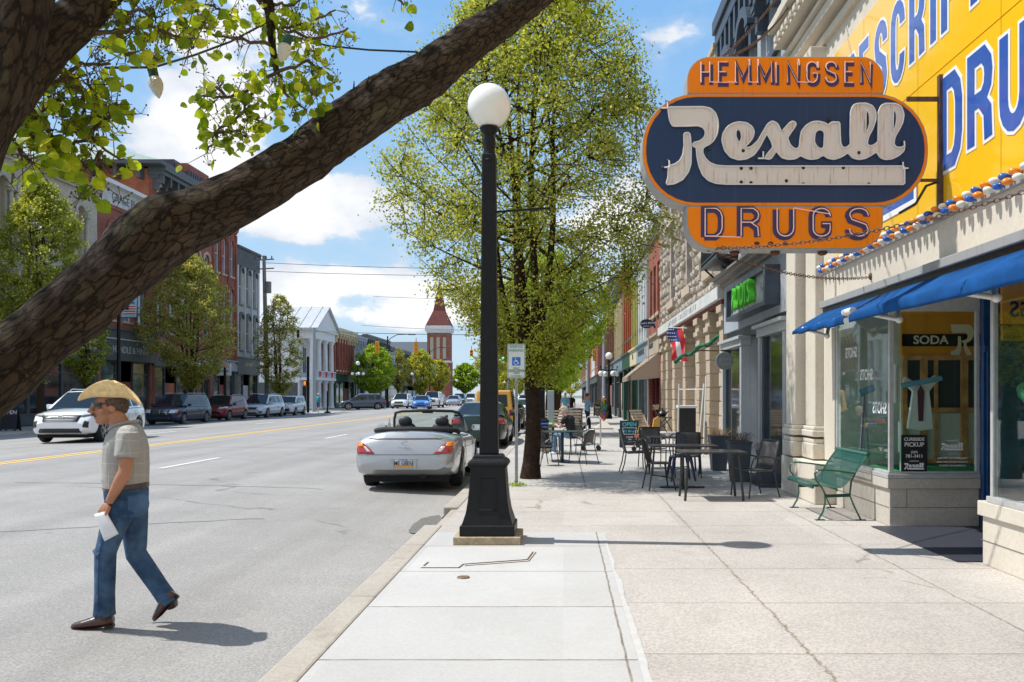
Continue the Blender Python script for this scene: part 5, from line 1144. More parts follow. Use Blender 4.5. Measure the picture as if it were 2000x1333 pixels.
# purple metal clad building
b = Bld('clad_building', 'building topped by purple standing seam metal cladding behind the bracketed eaves', -1, LX, 65.45, 69.4, 19.2)
wins = [(y,z,z+2.6,1.0,True) for y in (66.5,68.3) for z in (6,10)]
b.body(m_redb); b.front(m_redb, 4.2, 15.4, wins); b.windows(wins, m_sash, m_pane, m_dress, m_dress); b.store(3.6, m_dgry, m_shop, 3, .8, m_wpaint, pier=m_redb)
m_pur = M('purple_seam_metal', (.065,.05,.075), .4, metal=.3, var=.15)
b.B('cladding', m_pur, [(-12,.05,65.3,69.4,15.4,18.4),(-9,-1.2,65.3,69.4,18.4,19.3)]+[(.05,.09,65.4+.4*i,65.44+.4*i,15.4,18.4) for i in range(10)]+[(-12+.45*i,-11.96+.45*i,65.22,65.3,15.4,18.4) for i in range(27)])
# tall red
b = Bld('brick_building', 'tall red brick building with round headed windows next to the grey one', -1, LX, 69.45, 74.5, 15.8)
wins = [(y,z,z+h_,.85,True) for y in (70.4,71.9,73.5) for z, h_ in ((11.6,3.0),(7.3,3.2))]
b.body(m_redb); b.front(m_redb, 4.2, 15.8, wins); b.windows(wins, m_sash, m_pane_l, m_dress, m_redb); b.cornice(m_redb, 15.3, .5, .25); b.store(3.6, m_dgry, m_shop, 3, .9, m_bgry, pier=m_dgry)
b.B('pilaster', m_redb, [(0,.12,y-.15,y+.15,4.2,15.2) for y in (69.6,71.15,72.7,74.35)])
# grey stone
b = Bld('grey_building', 'pale grey stone building with dark parapet and three columns of arched windows', -1, LX, 74.55, 80.0, 14.5)
wins = [(y,z,z+h_,.8,True) for y in (75.6,77.3,79.0) for z, h_ in ((9.5,3.1),(5.5,3.1))]
b.body(m_greyp); b.front(m_greyp, 4.9, 12.8, wins); b.windows(wins, m_sash, m_pane, m_dgry, m_dgry, hoodd=.15)
b.B('parapet', M('dark_parapet', (.10,.105,.11), .8, var=.3), [(-.25,.12,74.55,80.05,12.8,14.3),(-.25,.25,74.5,80.1,14.3,14.5),(-12,-.2,79.7,80.02,12.8,14.4)], .01)
b.B('pilaster', m_greyp, [(0,.10,y-.18,y+.18,4.9,12.8) for y in (74.75,76.45,78.15,79.82)])
b.store(3.4, m_dgry, m_shop, 3, 1.5, m_dgry)
loc(text_mesh('TAP ROOM', .45, 'lettering', m_cream2, b.e, (LX+.13, 77.3, 4.25), (0,1,0), (0,0,1), .01, .01), b.e)
# temple front
b = Bld('temple_building', 'white columned temple fronted building with metal gabled roof at the crossing', -1, LX, 98, 107, 9)
b.B('wall', m_wpaint, [(-18,-1.7,98,107,0,9.0)])
b.B('entablature', m_wpaint, [(-2,.0,98,107,8.0,9.0),(-2,.25,97.8,107.2,8.95,9.15)], .02)
b.B('balcony', m_wpaint, [(-1.7,.1,98,107,3.3,3.6)], .02); b.B('railing', m_wpaint, [(.0,.08,98,107,4.3,4.4)]+[(.02,.06,98.2+.3*i,98.25+.3*i,3.6,4.3) for i in range(30)])
for z0, z1 in ((3.6,8.0),(0,3.3)):
    for y in (98.5,101.1,103.8,106.5):
        mb = MB(); mb.lathe([(.42,z0),(.42,z0+.15),(.33,z0+.25),(.27,z1-.35),(.38,z1-.2),(.40,z1)], (LX-.4, y, 0), 16); loc(mb.build('column', m_wpaint, b.e), b.e)
mb = MB(); mb.add([(LX+.25,97.7,9.15),(LX+.25,107.3,9.15),(LX+.25,102.5,11.7),(LX-.05,97.7,9.15),(LX-.05,107.3,9.15),(LX-.05,102.5,11.7)], [(0,1,2),(5,4,3),(0,3,4,1),(1,4,5,2),(2,5,3,0)]); loc(mb.build('pediment', m_wpaint, b.e), b.e)
mb = MB()
for s_ in (-1,1): mb.add([(LX+.55,102.5,12.0),(LX-18,102.5,12.0),(LX-18,102.5+s_*5.2,9.15),(LX+.55,102.5+s_*5.2,9.15),(LX+.55,102.5,11.8),(LX-18,102.5,11.8),(LX-18,102.5+s_*5.2,8.95),(LX+.55,102.5+s_*5.2,8.95)], [(0,1,2,3),(7,6,5,4),(0,3,7,4),(3,2,6,7)])
for i in range(14): mb.bar((LX-.3-i*1.3,102.5,12.03),(LX-.3-i*1.3,97.3,9.18),.06,.08)
loc(mb.build('roof', M('pale_metal_roof', (.52,.53,.53), .4, metal=.3, var=.08), b.e), b.e)
b.B('door', m_dark, [(-1.7,-1.62,y-.6,y+.6,0,2.6) for y in (99.8,102.5,105.1)]); b.B('window', m_pane, [(-1.7,-1.62,y-.5,y+.5,4.2,7) for y in (99.8,102.5,105.1)])
for y in (99.8,102.5,105.1):
    mb = MB(); mb.add([(LX+.12,y-.45,4.3),(LX+.12,y+.45,4.3),(LX+.12,y+.25,3.7),(LX+.12,y-.25,3.7)], [(0,1,2,3)]); o = mb.build('bunting', M('flag_red', (.52,.02,.03), .8)); tag(o, {99.8:'red and white bunting on the temple balcony, nearest',102.5:'red and white bunting on the temple balcony, middle',105.1:'red and white bunting on the temple balcony, farthest'}[y], 'bunting', 'bunting on the temple balcony'); o.modifiers.new('s','SOLIDIFY').thickness = .02
b.B('side_door', m_dgry, [(-6.5,-1.9,97.92,98.0,0,3.0)])
far = [(107.05,116.7,9.9,m_redb,m_cream2,'red brick building with cream cornice adjoining the temple front',m_dgrn,7),(116.75,122.5,9.6,m_bgry,m_bgry,'pale blue grey building after the red brick one',m_dgrn,3),
 (122.55,139,10.2,m_dgry,m_dgry,'dark building with heavy bracketed cornice on the left',m_dgry,6),(139.05,176,9.4,m_greyp,m_dgry,'long low grey building before the church',m_dgry,9)]
for y0, y1, h, wm, cm, lb, sm, n in far:
    b = Bld('shop_building', lb, -1, LX, y0, y1, h); step = (y1-y0)/n; wins = [(y0+step*(i+.5),4.7,h-1.8,.8,wm is not m_redb and False) for i in range(n)]
    b.body(wm); b.front(wm, 4.2, h-.9, wins); b.windows(wins, m_maroon if wm is m_redb else m_sash, m_pane, cm); b.cornice(cm, h-.9, .9, .5, 1.3); b.store(3.3, sm, m_shop, 4, .9, sm)
    b.B('pilaster', wm, [(0,.15,y0+step*i-.14,y0+step*i+.14,4.2,h-.9) for i in range(1,n)])
# church
t = thing('church_tower', 'red brick church tower with tall maroon spire and white cornice', 'church', (-27.3,192,0))
def C_(mb, nm, mt, bev=0): return loc(mb.build(nm, mt, t, bev), t)
x0, x1, y0, y1 = -29.7, -24.9, 190, 194.8; cx, cy = (x0+x1)/2, (y0+y1)/2
mb = MB(); mb.box(x0,x1,y0,y1,0,15.4); mb.box(x0-.15,x1+.15,y0-.15,y1+.15,0,8.7)
for x in (x0+.25,x1-.25): mb.box(x-.25,x+.25,y0-.12,y0,8.7,15.4)
C_(mb, 'wall', m_redb)
mb = MB(); mb.box(x0-.2,x1+.2,y0-.2,y1+.2,8.7,9.1); mb.box(x0-.2,x1+.2,y0-.2,y1+.2,15.2,15.6); mb.box(x0-.45,x1+.45,y0-.45,y1+.45,15.6,16.7); C_(mb, 'cornice', m_wpaint, .05)
for i in range(3):
    xx = x0+1.0+i*1.4; mb = MB(); mb.box(xx-.36,xx+.36,y0-.06,y0-.01,9.5,14.2); C_(mb, 'louvre', M('pale_louvre', (.40,.38,.30), .8))
mb = MB(); ring = lambda r, z: [(cx+sx_*r, cy+sy_*r, z) for sx_, sy_ in ((-1,-1),(1,-1),(1,1),(-1,1))]
v = ring(2.75,16.7)+ring(1.35,19.9)+ring(1.25,20.1)+ring(.10,26.6); mb.add(v, [(i*4+j,i*4+(j+1)%4,(i+1)*4+(j+1)%4,(i+1)*4+j) for i in range(3) for j in range(4)]+[(12,13,14,15)])
C_(mb, 'spire', M('maroon_shingle', (.13,.032,.026), .8, var=.25, scale=1.5))
mb = MB(); mb.box(-52,-30,191,215,0,8); C_(mb, 'nave', m_redb)
mb = MB(); mb.add([(-52,190.5,8),(-29.8,190.5,8),(-29.8,203,14),(-52,203,14),(-29.8,215.5,8),(-52,215.5,8)], [(0,1,2,3),(3,2,4,5),(1,4,2)]); C_(mb, 'roof', m_dgry)
# ---------------------------------------------------------------- trees
def barkmat(name, a, b_, moss=None, s=1.):
    if name in MATS: return MATS[name]
    m = bpy.data.materials.new(name); m.use_nodes = True; t = m.node_tree; b = t.nodes['Principled BSDF']; MATS[name] = m
    b.inputs['Roughness'].default_value = .92; b.inputs['Specular IOR Level'].default_value = .2
    g = t.nodes.new('ShaderNodeTexCoord'); n = t.nodes.new('ShaderNodeTexNoise'); n.inputs['Scale'].default_value = 14*s; n.inputs['Detail'].default_value = 12; n.inputs['Roughness'].default_value = .7; n.inputs['Distortion'].default_value = .6
    t.links.new(g.outputs['Object'], n.inputs['Vector'])
    v = t.nodes.new('ShaderNodeTexVoronoi'); v.feature = 'DISTANCE_TO_EDGE'; v.inputs['Scale'].default_value = 26*s
    mxv = t.nodes.new('ShaderNodeVectorMath'); mxv.operation = 'MULTIPLY_ADD'; mxv.inputs[1].default_value = (.30/s,)*3; t.links.new(n.outputs['Color'], mxv.inputs[0]); t.links.new(g.outputs['Object'], mxv.inputs[2]); t.links.new(mxv.outputs[0], v.inputs['Vector'])
    r = t.nodes.new('ShaderNodeValToRGB'); t.links.new(n.outputs[0], r.inputs[0]); r.color_ramp.elements[0].position = .36; r.color_ramp.elements[0].color = (*b_, 1); r.color_ramp.elements[1].position = .68; r.color_ramp.elements[1].color = (*a, 1)
    e = t.nodes.new('ShaderNodeMapRange'); e.inputs[2].default_value = .16; t.links.new(v.outputs[0], e.inputs[0])
    cr = t.nodes.new('ShaderNodeMix'); cr.data_type = 'RGBA'; cr.inputs[6].default_value = (b_[0]*.8, b_[1]*.78, b_[2]*.75, 1); t.links.new(r.outputs[0], cr.inputs[7]); t.links.new(e.outputs[0], cr.inputs[0]); last = cr.outputs[2]
    if moss:
        n3 = t.nodes.new('ShaderNodeTexNoise'); n3.inputs['Scale'].default_value = 5*s; n3.inputs['Detail'].default_value = 8; n3.inputs['Roughness'].default_value = .75; t.links.new(g.outputs['Object'], n3.inputs['Vector'])
        q = t.nodes.new('ShaderNodeMapRange'); q.inputs[1].default_value = .56; q.inputs[2].default_value = .66; q.inputs[4].default_value = .75; t.links.new(n3.outputs[0], q.inputs[0])
        x = t.nodes.new('ShaderNodeMix'); x.data_type = 'RGBA'; x.inputs[7].default_value = (*moss, 1); t.links.new(last, x.inputs[6]); t.links.new(q.outputs[0], x.inputs[0]); last = x.outputs[2]
    t.links.new(last, b.inputs['Base Color'])
    mu = t.nodes.new('ShaderNodeMath'); mu.operation = 'MULTIPLY_ADD'; mu.inputs[1].default_value = 2.2; t.links.new(n.outputs[0], mu.inputs[0]); t.links.new(e.outputs[0], mu.inputs[2])
    bp = t.nodes.new('ShaderNodeBump'); bp.inputs['Strength'].default_value = .9; bp.inputs['Distance'].default_value = .02/s; t.links.new(mu.outputs[0], bp.inputs['Height']); t.links.new(bp.outputs[0], b.inputs['Normal'])
    return m
m_bark = barkmat('pear_bark', (.135,.085,.055), (.05,.03,.02)); m_barkN = barkmat('mossy_bark', (.105,.076,.054), (.040,.029,.021), (.12,.125,.08), 1.0)
# ridged bark that runs with the limb
t_ = m_barkN.node_tree; an_ = t_.nodes.new('ShaderNodeAttribute'); an_.attribute_name = 'bk'
for nd_ in t_.nodes:
    if nd_.bl_idname == 'ShaderNodeTexNoise': t_.links.new(an_.outputs['Vector'], nd_.inputs['Vector']); nd_.inputs['Scale'].default_value *= 1.5
    if nd_.bl_idname == 'ShaderNodeTexVoronoi': nd_.inputs['Scale'].default_value = 46
    if nd_.bl_idname == 'ShaderNodeVectorMath': t_.links.new(an_.outputs['Vector'], nd_.inputs[2]); nd_.inputs[1].default_value = (.05,.05,.05)
    if nd_.bl_idname == 'ShaderNodeMapRange' and abs(nd_.inputs[2].default_value-.16) < .01: nd_.inputs[2].default_value = .09
    if nd_.bl_idname == 'ShaderNodeBump': nd_.inputs['Distance'].default_value = .014; nd_.inputs['Strength'].default_value = 1
lm_main = leafmat('spring_leaf', (.39,.43,.055), (.12,.165,.018), (.55,.52,.18), .46, 2.6)
lm_olive = leafmat('olive_leaf', (.50,.52,.06), (.18,.22,.025), (.66,.60,.20), .5, 2.)
lm_lime = leafmat('lime_leaf', (.33,.47,.025), (.11,.22,.01), (.50,.56,.14), .5, 2.)
lm_sparse = leafmat('sparse_leaf', (.42,.43,.09), (.16,.18,.04), (.58,.52,.24), .46, 2.)
def quads(name, P0, size, mat, parent, seed, aspect=.75):
    """a cloud of small leaf faces at points P0"""
    r = np.random.default_rng(seed); n = len(P0)
    a = r.normal(size=(n,3)); a /= np.linalg.norm(a, axis=1, keepdims=True); c = r.normal(size=(n,3)); c[:,2] += .6
    b = np.cross(a, c); b /= np.linalg.norm(b, axis=1, keepdims=True)
    s = size*r.uniform(.6, 1.3, (n,1)); h = np.cross(a, b)*s*.18
    V = np.stack([P0-a*s*.5, P0+b*s*.5*aspect+h, P0+a*s*.5, P0-b*s*.5*aspect+h], axis=1).reshape(-1,3)
    me = bpy.data.meshes.new(name); me.vertices.add(4*n); me.vertices.foreach_set('co', V.astype(np.float32).ravel())
    me.loops.add(4*n); me.loops.foreach_set('vertex_index', np.arange(4*n, dtype=np.int32)); me.polygons.add(n)
    me.polygons.foreach_set('loop_start', np.arange(0, 4*n, 4, dtype=np.int32)); me.polygons.foreach_set('loop_total', np.full(n, 4, dtype=np.int32))
    me.update(); me.materials.append(mat); o = bpy.data.objects.new(name, me); COL.objects.link(o); o.parent = parent; return o
def street_tree(x, y, label, h=9.6, r=2.7, fork=1.9, tr=.13, leaves=30000, ls=.06, mat=lm_main, seed=1, z0=0., limbs=30, group='street trees', low=2.1, shape=None, bark=m_bark, lean=0., twigr=.011, clump=.20, egg=.42):
    t = thing('street_tree', label, 'tree', (x, y, z0), 0, group); rd = random.Random(seed)
    def env(z):   # crown radius at height
        u = (z-low)/(h-low)
        if u <= 0 or u >= 1: return .05
        return r*(math.sin(PI*min(u/ (2*egg), .5))**1.3 if u < egg else math.cos(PI/2*((u-egg)/(1-egg))**1.25)**.85)
    mb = MB(); pts = []; rad = []
    for i in range(7):
        q = i/6; pts.append((lean*q+.03*math.sin(q*5+seed), .02*math.cos(q*4), fork*q)); rad.append(tr*(1.28-.35*q) if i else tr*1.55)
    mb.tube(pts, rad, 12)
    stems = []; ns = 5
    for k in range(ns):
        a = 2*PI*k/ns+rd.random(); rr_ = r*rd.uniform(.16,.34) if k else .05; top_ = h*rd.uniform(.72,.93) if k else h*.97; p = []; q0 = []
        for i in range(9):
            q = i/8; w_ = math.sin(q*PI/2)**.8; p.append(Vector((lean+rr_*w_*math.cos(a)+.05*math.sin(q*9+k), rr_*w_*math.sin(a)+.05*math.cos(q*7+k), fork*.9+(top_-fork*.9)*q))); q0.append(tr*.62*(1-q)**.9+.012)
        mb.tube(p, q0, 7); stems.append(p)
    cl = []
    for k in range(limbs):
        p = rd.choice(stems); zr = low*.85+(h-low)*rd.random()**1.05*.9; i = min(max(int((zr-fork*.9)/((p[-1].z-fork*.9)/8)), 0), 7); s = p[i].lerp(p[i+1], rd.random())
        a = 2*PI*rd.random(); L_ = 0; zt = min(s.z+rd.uniform(.25,1.0)*(.5+env(s.z+.6)*.55), h*.985); rt = env(zt)*rd.uniform(.72,1.03)
        e = Vector((lean*.5+rt*math.cos(a), rt*math.sin(a), zt)); mid = s.lerp(e, .5)+Vector((0,0,-.12*(e-s).length*rd.uniform(.2,1)))
        c = [s*(1-q)**2+mid*2*q*(1-q)+e*q*q for q in [i/6 for i in range(7)]]
        mb.tube(c, [max(tr*.24*(1-i/6.5), twigr*.6) for i in range(7)], 5)
        for m_ in range(7):
            q = rd.uniform(.25,1); j = min(int(q*6), 5); b0 = c[j].lerp(c[j+1], q*6-j); d = Vector((rd.gauss(0,1), rd.gauss(0,1), rd.uniform(-.2,1.3))).normalized()*rd.uniform(.25,.75)*max(r/2.7,.6)
            b1 = b0+d; rz = math.hypot(b1.x, b1.y); ev = env(b1.z)*1.05
            if rz > ev: b1.x *= ev/rz; b1.y *= ev/rz
            mb.tube([b0, b0.lerp(b1, .5)+Vector((0,0,-.03)), b1], [twigr, twigr*.8, twigr*.5], 4)
            for g_ in range(4): cl.append(b0.lerp(b1, rd.uniform(.3,1.1)))
        cl.append(e)
    mb.build('trunk', bark, t); mb2 = MB()
    A0 = np.array([tuple(c) for c in cl])
    for k in range(int(len(cl)*.55)):
        z = low+(h-low)*rd.uniform(.02,.97); a = 2*PI*rd.random(); q = env(z)*rd.uniform(.35,1.0)**.6*(1+.10*math.sin(3*a+seed+z)); e = np.array((lean*.5+q*math.cos(a), q*math.sin(a), z)); b0 = A0[np.argmin(((A0-e)**2).sum(1)+.4*np.maximum(A0[:,2]-e[2],0)**2)]
        b0 = Vector(b0); e = Vector(e); mb2.tube([b0, b0.lerp(e,.5)+Vector((0,0,-.05)), e], [twigr*.9, twigr*.7, twigr*.4], 4)
        for g_ in range(6): cl.append(b0.lerp(e, rd.uniform(.35,1.08)))
    mb2.build('twigs', bark, t)
    cl = np.array([tuple(c) for c in cl]); idx = rng.integers(0, len(cl), leaves); sg = clump*max(r/2.7,.5)
    P0 = cl[idx]+np.clip(rng.normal(size=(leaves,3)),-1.5,1.5)*sg*np.array([1,1,.9])*rng.uniform(.3,1.0,(leaves,1))
    quads('crown', P0, ls, mat, t, seed)
    return t
street_tree(-.60, 16.7, 'tall leafy street tree in full spring leaf directly behind the nearest lamp', 10.0, 2.85, 1.85, .135, 96000, .058, lm_main, 5, limbs=66, low=1.75, egg=.42, clump=.23)
street_tree(-.55, 35, 'second leafy tree in the right hand pavement row', 7.6, 2.7, 1.9, .13, 30000, .09, lm_lime, 8, limbs=34)
street_tree(-.5, 49, 'third leafy tree in the right hand pavement row', 7.6, 2.6, 2, .13, 18000, .11, lm_lime, 9, limbs=28)
street_tree(-.5, 63, 'fourth leafy tree in the right hand pavement row', 7.4, 2.4, 2, .12, 8000, .13, lm_lime, 10, limbs=24)
street_tree(-.5, 76, 'fifth leafy tree in the right hand row, last before the crossing', 7.4, 2.2, 2, .12, 6000, .15, lm_lime, 12, limbs=20)
LZ = -.05
street_tree(-24.6, 41, 'tall yellow green tree on the far pavement at the left edge', 12.0, 2.45, 2.2, .15, 42000, .11, lm_main, 21, LZ, 50, low=2.6, egg=.26)
street_tree(-25.5, 46.5, 'shorter green tree partly hidden below the big branch', 6.9, 1.25, 2.2, .10, 7000, .12, lm_main, 27, LZ, 24)
street_tree(-24.8, 58, 'broad olive tree standing behind the navy minivan', 11.2, 3.1, 2.1, .15, 36000, .12, lm_sparse, 22, LZ, 52, low=2.0, egg=.36)
street_tree(-24.8, 76, 'slender thinly leaved tree behind the white parked cars', 10.6, 2.3, 1.6, .12, 15000, .12, lm_sparse, 23, LZ, 46, low=1.4, egg=.34, twigr=.02)
street_tree(-24.8, 114, 'bright green tree beside the five globe lamp', 8.4, 3.1, 1.9, .14, 20000, .19, lm_lime, 24, LZ, 28, low=1.6, egg=.38)
street_tree(-24.6, 130, 'thin brownish tree behind the banner lamp post', 8.8, 1.8, 2, .12, 8000, .18, lm_sparse, 25, LZ, 26)
street_tree(-24.6, 150, 'rounded green tree left of the church tower', 9.6, 3.0, 2, .14, 15000, .24, lm_olive, 26, LZ, 26, low=1.8)
street_tree(-24.6, 172, 'green tree directly below the church tower', 8.8, 2.6, 2, .14, 10000, .26, lm_olive, 31, LZ, 22)
for i, (x, y, h, r_, mt, lb) in enumerate([(-22.5,200,9.0,3.6,lm_lime,'yellow green tree just right of the church tower'),(-20.5,235,17.5,4.6,lm_sparse,'very tall thin tree right of the church tower'),(-17,255,9.5,5,lm_olive,'low round tree far along the street centre left'),
      (-14.5,290,13,4.5,lm_olive,'tall pale tree at the far end of the street'),(-12,330,9,6,lm_lime,'wide low tree at the far end of the street'),(-4,300,10,5,lm_olive,'round tree far down the road behind the lamp post'),(-1,225,11,4.5,lm_lime,'far green tree at the right kerb'),(3,340,14,8,lm_olive,'broad tree closing off the right side of the street'),(-24,345,15,8,lm_olive,'broad tree closing off the left side of the street'),(-13,380,12,9,lm_sparse,'broad pale tree closing the street view')]):
    street_tree(x, y, lb, h, r_, 2.2, .2, 9000, .42, mt, 40+i, -.05, 22, 'distant trees at the street end', twigr=.05)
# right side after the crossing
for i, y in enumerate((104, 118, 134, 152)):
    street_tree(-.4, y, 'leafy tree past the right hand crossing, '+('nearest','second','third','farthest')[i]+' of four', 7.5, 2.6, 2, .13, 3500, .24, lm_lime, 60+i, 0, 20)

# ---- near tree whose bough crosses the view
near = thing('street_tree', 'near tree with a thick mossy bough slanting across the view', 'tree', (-1.3, 1.35, 0), 0, 'street trees')
def bough(pts, name, n=20, step=.035, mat=m_barkN, knob=()):
    """pts: (Vector, radius)"""
    P_ = []; 
    for i in range(len(pts)-1):
        p0 = pts[max(i-1,0)]; p1 = pts[i]; p2 = pts[i+1]; p3 = pts[min(i+2,len(pts)-1)]
        k = max(int((p2[0]-p1[0]).length/step), 2)
        for j in range(k):
            t = j/k; f = lambda a,b,c,d: .5*((2*b)+(-a+c)*t+(2*a-5*b+4*c-d)*t*t+(-a+3*b-3*c+d)*t**3)
            P_.append((Vector([f(p0[0][q],p1[0][q],p2[0][q],p3[0][q]) for q in range(3)]), f(p0[1],p1[1],p2[1],p3[1])))
    P_.append(pts[-1]); mb = MB(); b = MB(); b.tube([p[0] for p in P_], [p[1] for p in P_], n)
    vs = []
    for i, v in enumerate(b.v):
        c, r_ = P_[min(i//n, len(P_)-1)]; v = Vector(v); d = (v-c)
        q = mnoise.noise(v*6)*.13+mnoise.noise(v*19)*.07+mnoise.noise(v*47)*.05
        for kc, kr, ka in knob:
            q += ka*math.exp(-((v-kc).length/kr)**2)
        vs.append(c+d*(1+q))
    b.v = [tuple(v) for v in vs]; L_ = 0; prev = P_[0][0]; bk = []
    for i in range(len(b.v)//n):
        c = P_[i][0]; L_ += (c-prev).length; prev = c; rr_ = max(P_[i][1], .02)
        for j in range(n): bk += [rr_*math.cos(2*PI*j/n), rr_*math.sin(2*PI*j/n), L_*.30]
    o = b.build(name, mat, near, recalc=True); at_ = o.data.attributes.new('bk', 'FLOAT_VECTOR', 'POINT'); at_.data.foreach_set('vector', bk); loc(o, near)
    if name == 'trunk':
        s_ = MB(); q_r = random.Random(2)
        for k in range(16):
            i = q_r.randrange(len(P_)//3, len(P_)-4); c, r_ = P_[i]; d = Vector((q_r.gauss(0,1), q_r.gauss(-.3,.6), q_r.gauss(.6,1))).normalized(); a0 = c+d*r_*.9; L2 = q_r.uniform(.012,.05)
            s_.tube([a0-d*.02, a0+d*L2*.5, a0+d*L2+Vector((.02,0,.03))*q_r.random()], [.007,.004,.0015], 5)
        loc(s_.build('side_twigs', m_bark, near), near)
    return o
B_ = [(-330,975,1.75,90),(-190,878,1.95,80),(-40,757,2.15,68),(60,672,2.28,63),(150,598,2.38,64),(235,528,2.5,63),(320,449,2.62,64),(416,412,2.75,54),(500,368,2.85,50),(595,309,3.0,50),(699,230,3.15,48),(818,156,3.35,46),(900,96,3.5,39),(1000,24,3.7,33),(1100,-50,3.85,26),(1180,-120,4.0,20)]
pts = [(P(a, b_, d), w_*d/1700) for a, b_, d, w_ in B_]; s0 = Vector((-1.3,1.35,0))
bough([(Vector((-1.3,1.3,-.1)),.25),(Vector((-1.31,1.32,.5)),.20),(Vector((-1.34,1.36,1.0)),.175),(Vector((-1.38,1.45,1.3)),.14)]+pts[:1]+pts, 'trunk', knob=((P(295,375,2.5),.09,.22),(P(330,520,2.6),.08,.12),(P(440,335,2.7),.06,.15)))
bough([(Vector((-1.34,1.33,1.05)),.15),(P(-260,520,1.6),.10),(P(-90,290,1.75),.085),(P(-10,110,1.85),.078),(P(45,-60,1.95),.07),(P(90,-260,2.1),.06)], 'limb')
bough([(P(-60,240,1.8),.07),(P(20,150,1.95),.068),(P(95,85,2.05),.058),(P(170,15,2.2),.05),(P(250,-70,2.35),.042),(P(380,-180,2.6),.035)], 'limb')
bough([(P(380,-180,2.6),.03),(P(470,-90,2.75),.022),(P(520,-10,2.85),.018),(P(532,90,2.9),.013),(P(540,140,2.9),.010)], 'limb', n=10)
twigs = [
 [(80,150,2.05),(60,225,2.1),(110,278,2.15),(180,275,2.2),(235,312,2.25)], [(180,275,2.2),(186,205,2.2),(172,155,2.15)], [(110,278,2.15),(20,262,2.1),(-20,240,2.05)], [(100,165,2.1),(160,130,2.15),(215,125,2.2)],
 [(60,225,2.1),(105,200,2.15),(125,185,2.2)], [(150,80,2.15),(230,60,2.25),(292,52,2.35),(350,72,2.4),(375,95,2.4)], [(205,25,2.2),(260,20,2.3),(305,35,2.35)], [(230,60,2.25),(245,108,2.3),(310,118,2.35)], [(185,235,2.2),(215,228,2.2),(228,200,2.2)], [(200,295,2.2),(190,330,2.2),(200,350,2.2)],
 [(130,150,2.1),(165,190,2.15),(160,230,2.2)], [(20,262,2.1),(40,300,2.1),(65,320,2.1)],
 [(505,0,2.85),(545,58,2.9),(600,48,2.95),(655,20,3.0)], [(540,140,2.9),(500,170,2.9),(478,215,2.9),(420,262,2.9),(404,300,2.9)], [(540,140,2.9),(600,118,2.95),(650,150,3.0)], [(500,170,2.9),(440,190,2.9),(392,188,2.9)], [(545,58,2.9),(620,75,2.95),(680,55,3.0)],
 [(531,90,2.9),(460,78,2.85),(398,62,2.8)], [(540,140,2.9),(560,190,2.9),(598,215,2.9)], [(350,-30,2.6),(378,20,2.7),(420,12,2.75),(450,30,2.8)], [(600,118,2.95),(620,160,2.95),(605,190,2.95)], [(478,215,2.9),(505,240,2.9)], [(420,262,2.9),(455,255,2.9),(480,270,2.9)], [(505,0,2.85),(560,10,2.9),(610,-10,2.9)],
 [(440,190,2.9),(410,160,2.9)], [(755,-25,3.1),(790,12,3.1)], [(1050,-5,3.8),(1090,8,3.8)], [(1110,-15,3.8),(1150,4,3.8)], [(285,-20,2.3),(340,-5,2.4),(370,10,2.45)]]
mb = MB(); LP = []; ST = []; rd = random.Random(5)
for tw in twigs:
    pp = [P(*q) for q in tw]; k = len(pp); fine = []
    for i in range(k-1):
        for j in range(5): t = j/5; fine.append(pp[i].lerp(pp[i+1], t)+Vector((rd.gauss(0,.004), rd.gauss(0,.004), rd.gauss(0,.004))))
    fine.append(pp[-1]); n = len(fine); mb.tube(fine, [.0055*(1-.7*i/n)+.0012 for i in range(n)], 5)
    for i in range(1, n):
        for s_ in range(3):
            if rd.random() < .22: continue
            d = Vector((rd.gauss(0,1), rd.gauss(0,.8), rd.gauss(-.1,1))).normalized()*rd.uniform(.03,.085); e = fine[i]+d
            mb.tube([fine[i], e], [.0016,.0009], 3, False)
            if rd.random() < .62:
                for q in range(rd.choice((1,2,2,3))): LP.append(e+Vector((rd.gauss(0,.018), rd.gauss(0,.018), rd.gauss(0,.018))))
            else: ST.append(e)
for e in ST:      # faded blossom stalks
    for q in range(rd.randint(5,8)):
        d = Vector((rd.gauss(0,1), rd.gauss(0,1), rd.gauss(.3,1))).normalized()*rd.uniform(.018,.034); mb.tube([e, e+d], [.0009,.0007], 3, False); mb.ell(e+d, .0026, .0026, .0030, 5, 4)
o = mb.build('twigs', M('twig_brown', (.10,.065,.03), .7), near); loc(o, near)
mb = MB()
for p in LP:
    a = Vector((rd.gauss(0,.9), rd.gauss(0,.6), -abs(rd.gauss(.5,.6)))).normalized(); c = Vector((rd.gauss(0,1), rd.gauss(0,1)-.6, rd.gauss(0,.6))); b = a.cross(c).normalized(); u = a.cross(b); s = rd.uniform(.018,.041)
    sh = [(0,0,0),(.12,.38,.06),(.42,.50,.10),(.72,.34,.06),(1.02,0,-.06)]; rib = [(0,0,0),(.25,0,-.03),(.5,0,-.04),(.75,0,-.03),(1.02,0,-.06)]
    vs = [p+a*q[0]*s+b*q[1]*s+u*q[2]*s for q in sh]+[p+a*q[0]*s-b*q[1]*s+u*q[2]*s for q in sh[1:4]]+[p+a*q[0]*s+u*q[2]*s for q in rib[1:4]]
    mb.add(vs, [(0,1,8),(1,2,9,8),(2,3,10,9),(3,4,10),(0,8,5),(8,9,6,5),(9,10,7,6),(10,4,7)], True)
o = mb.build('leaves', leafmat('near_leaf', (.36,.46,.015), (.10,.19,.008), (.60,.62,.06), .5, 16.), near, recalc=False); loc(o, near)
rw = np.random.default_rng(77); n_ = 15000; cr_ = np.stack([rw.uniform(-3.6,.3,n_), rw.uniform(-.5,3.75,n_), rw.uniform(4.1,5.6,n_)],1)
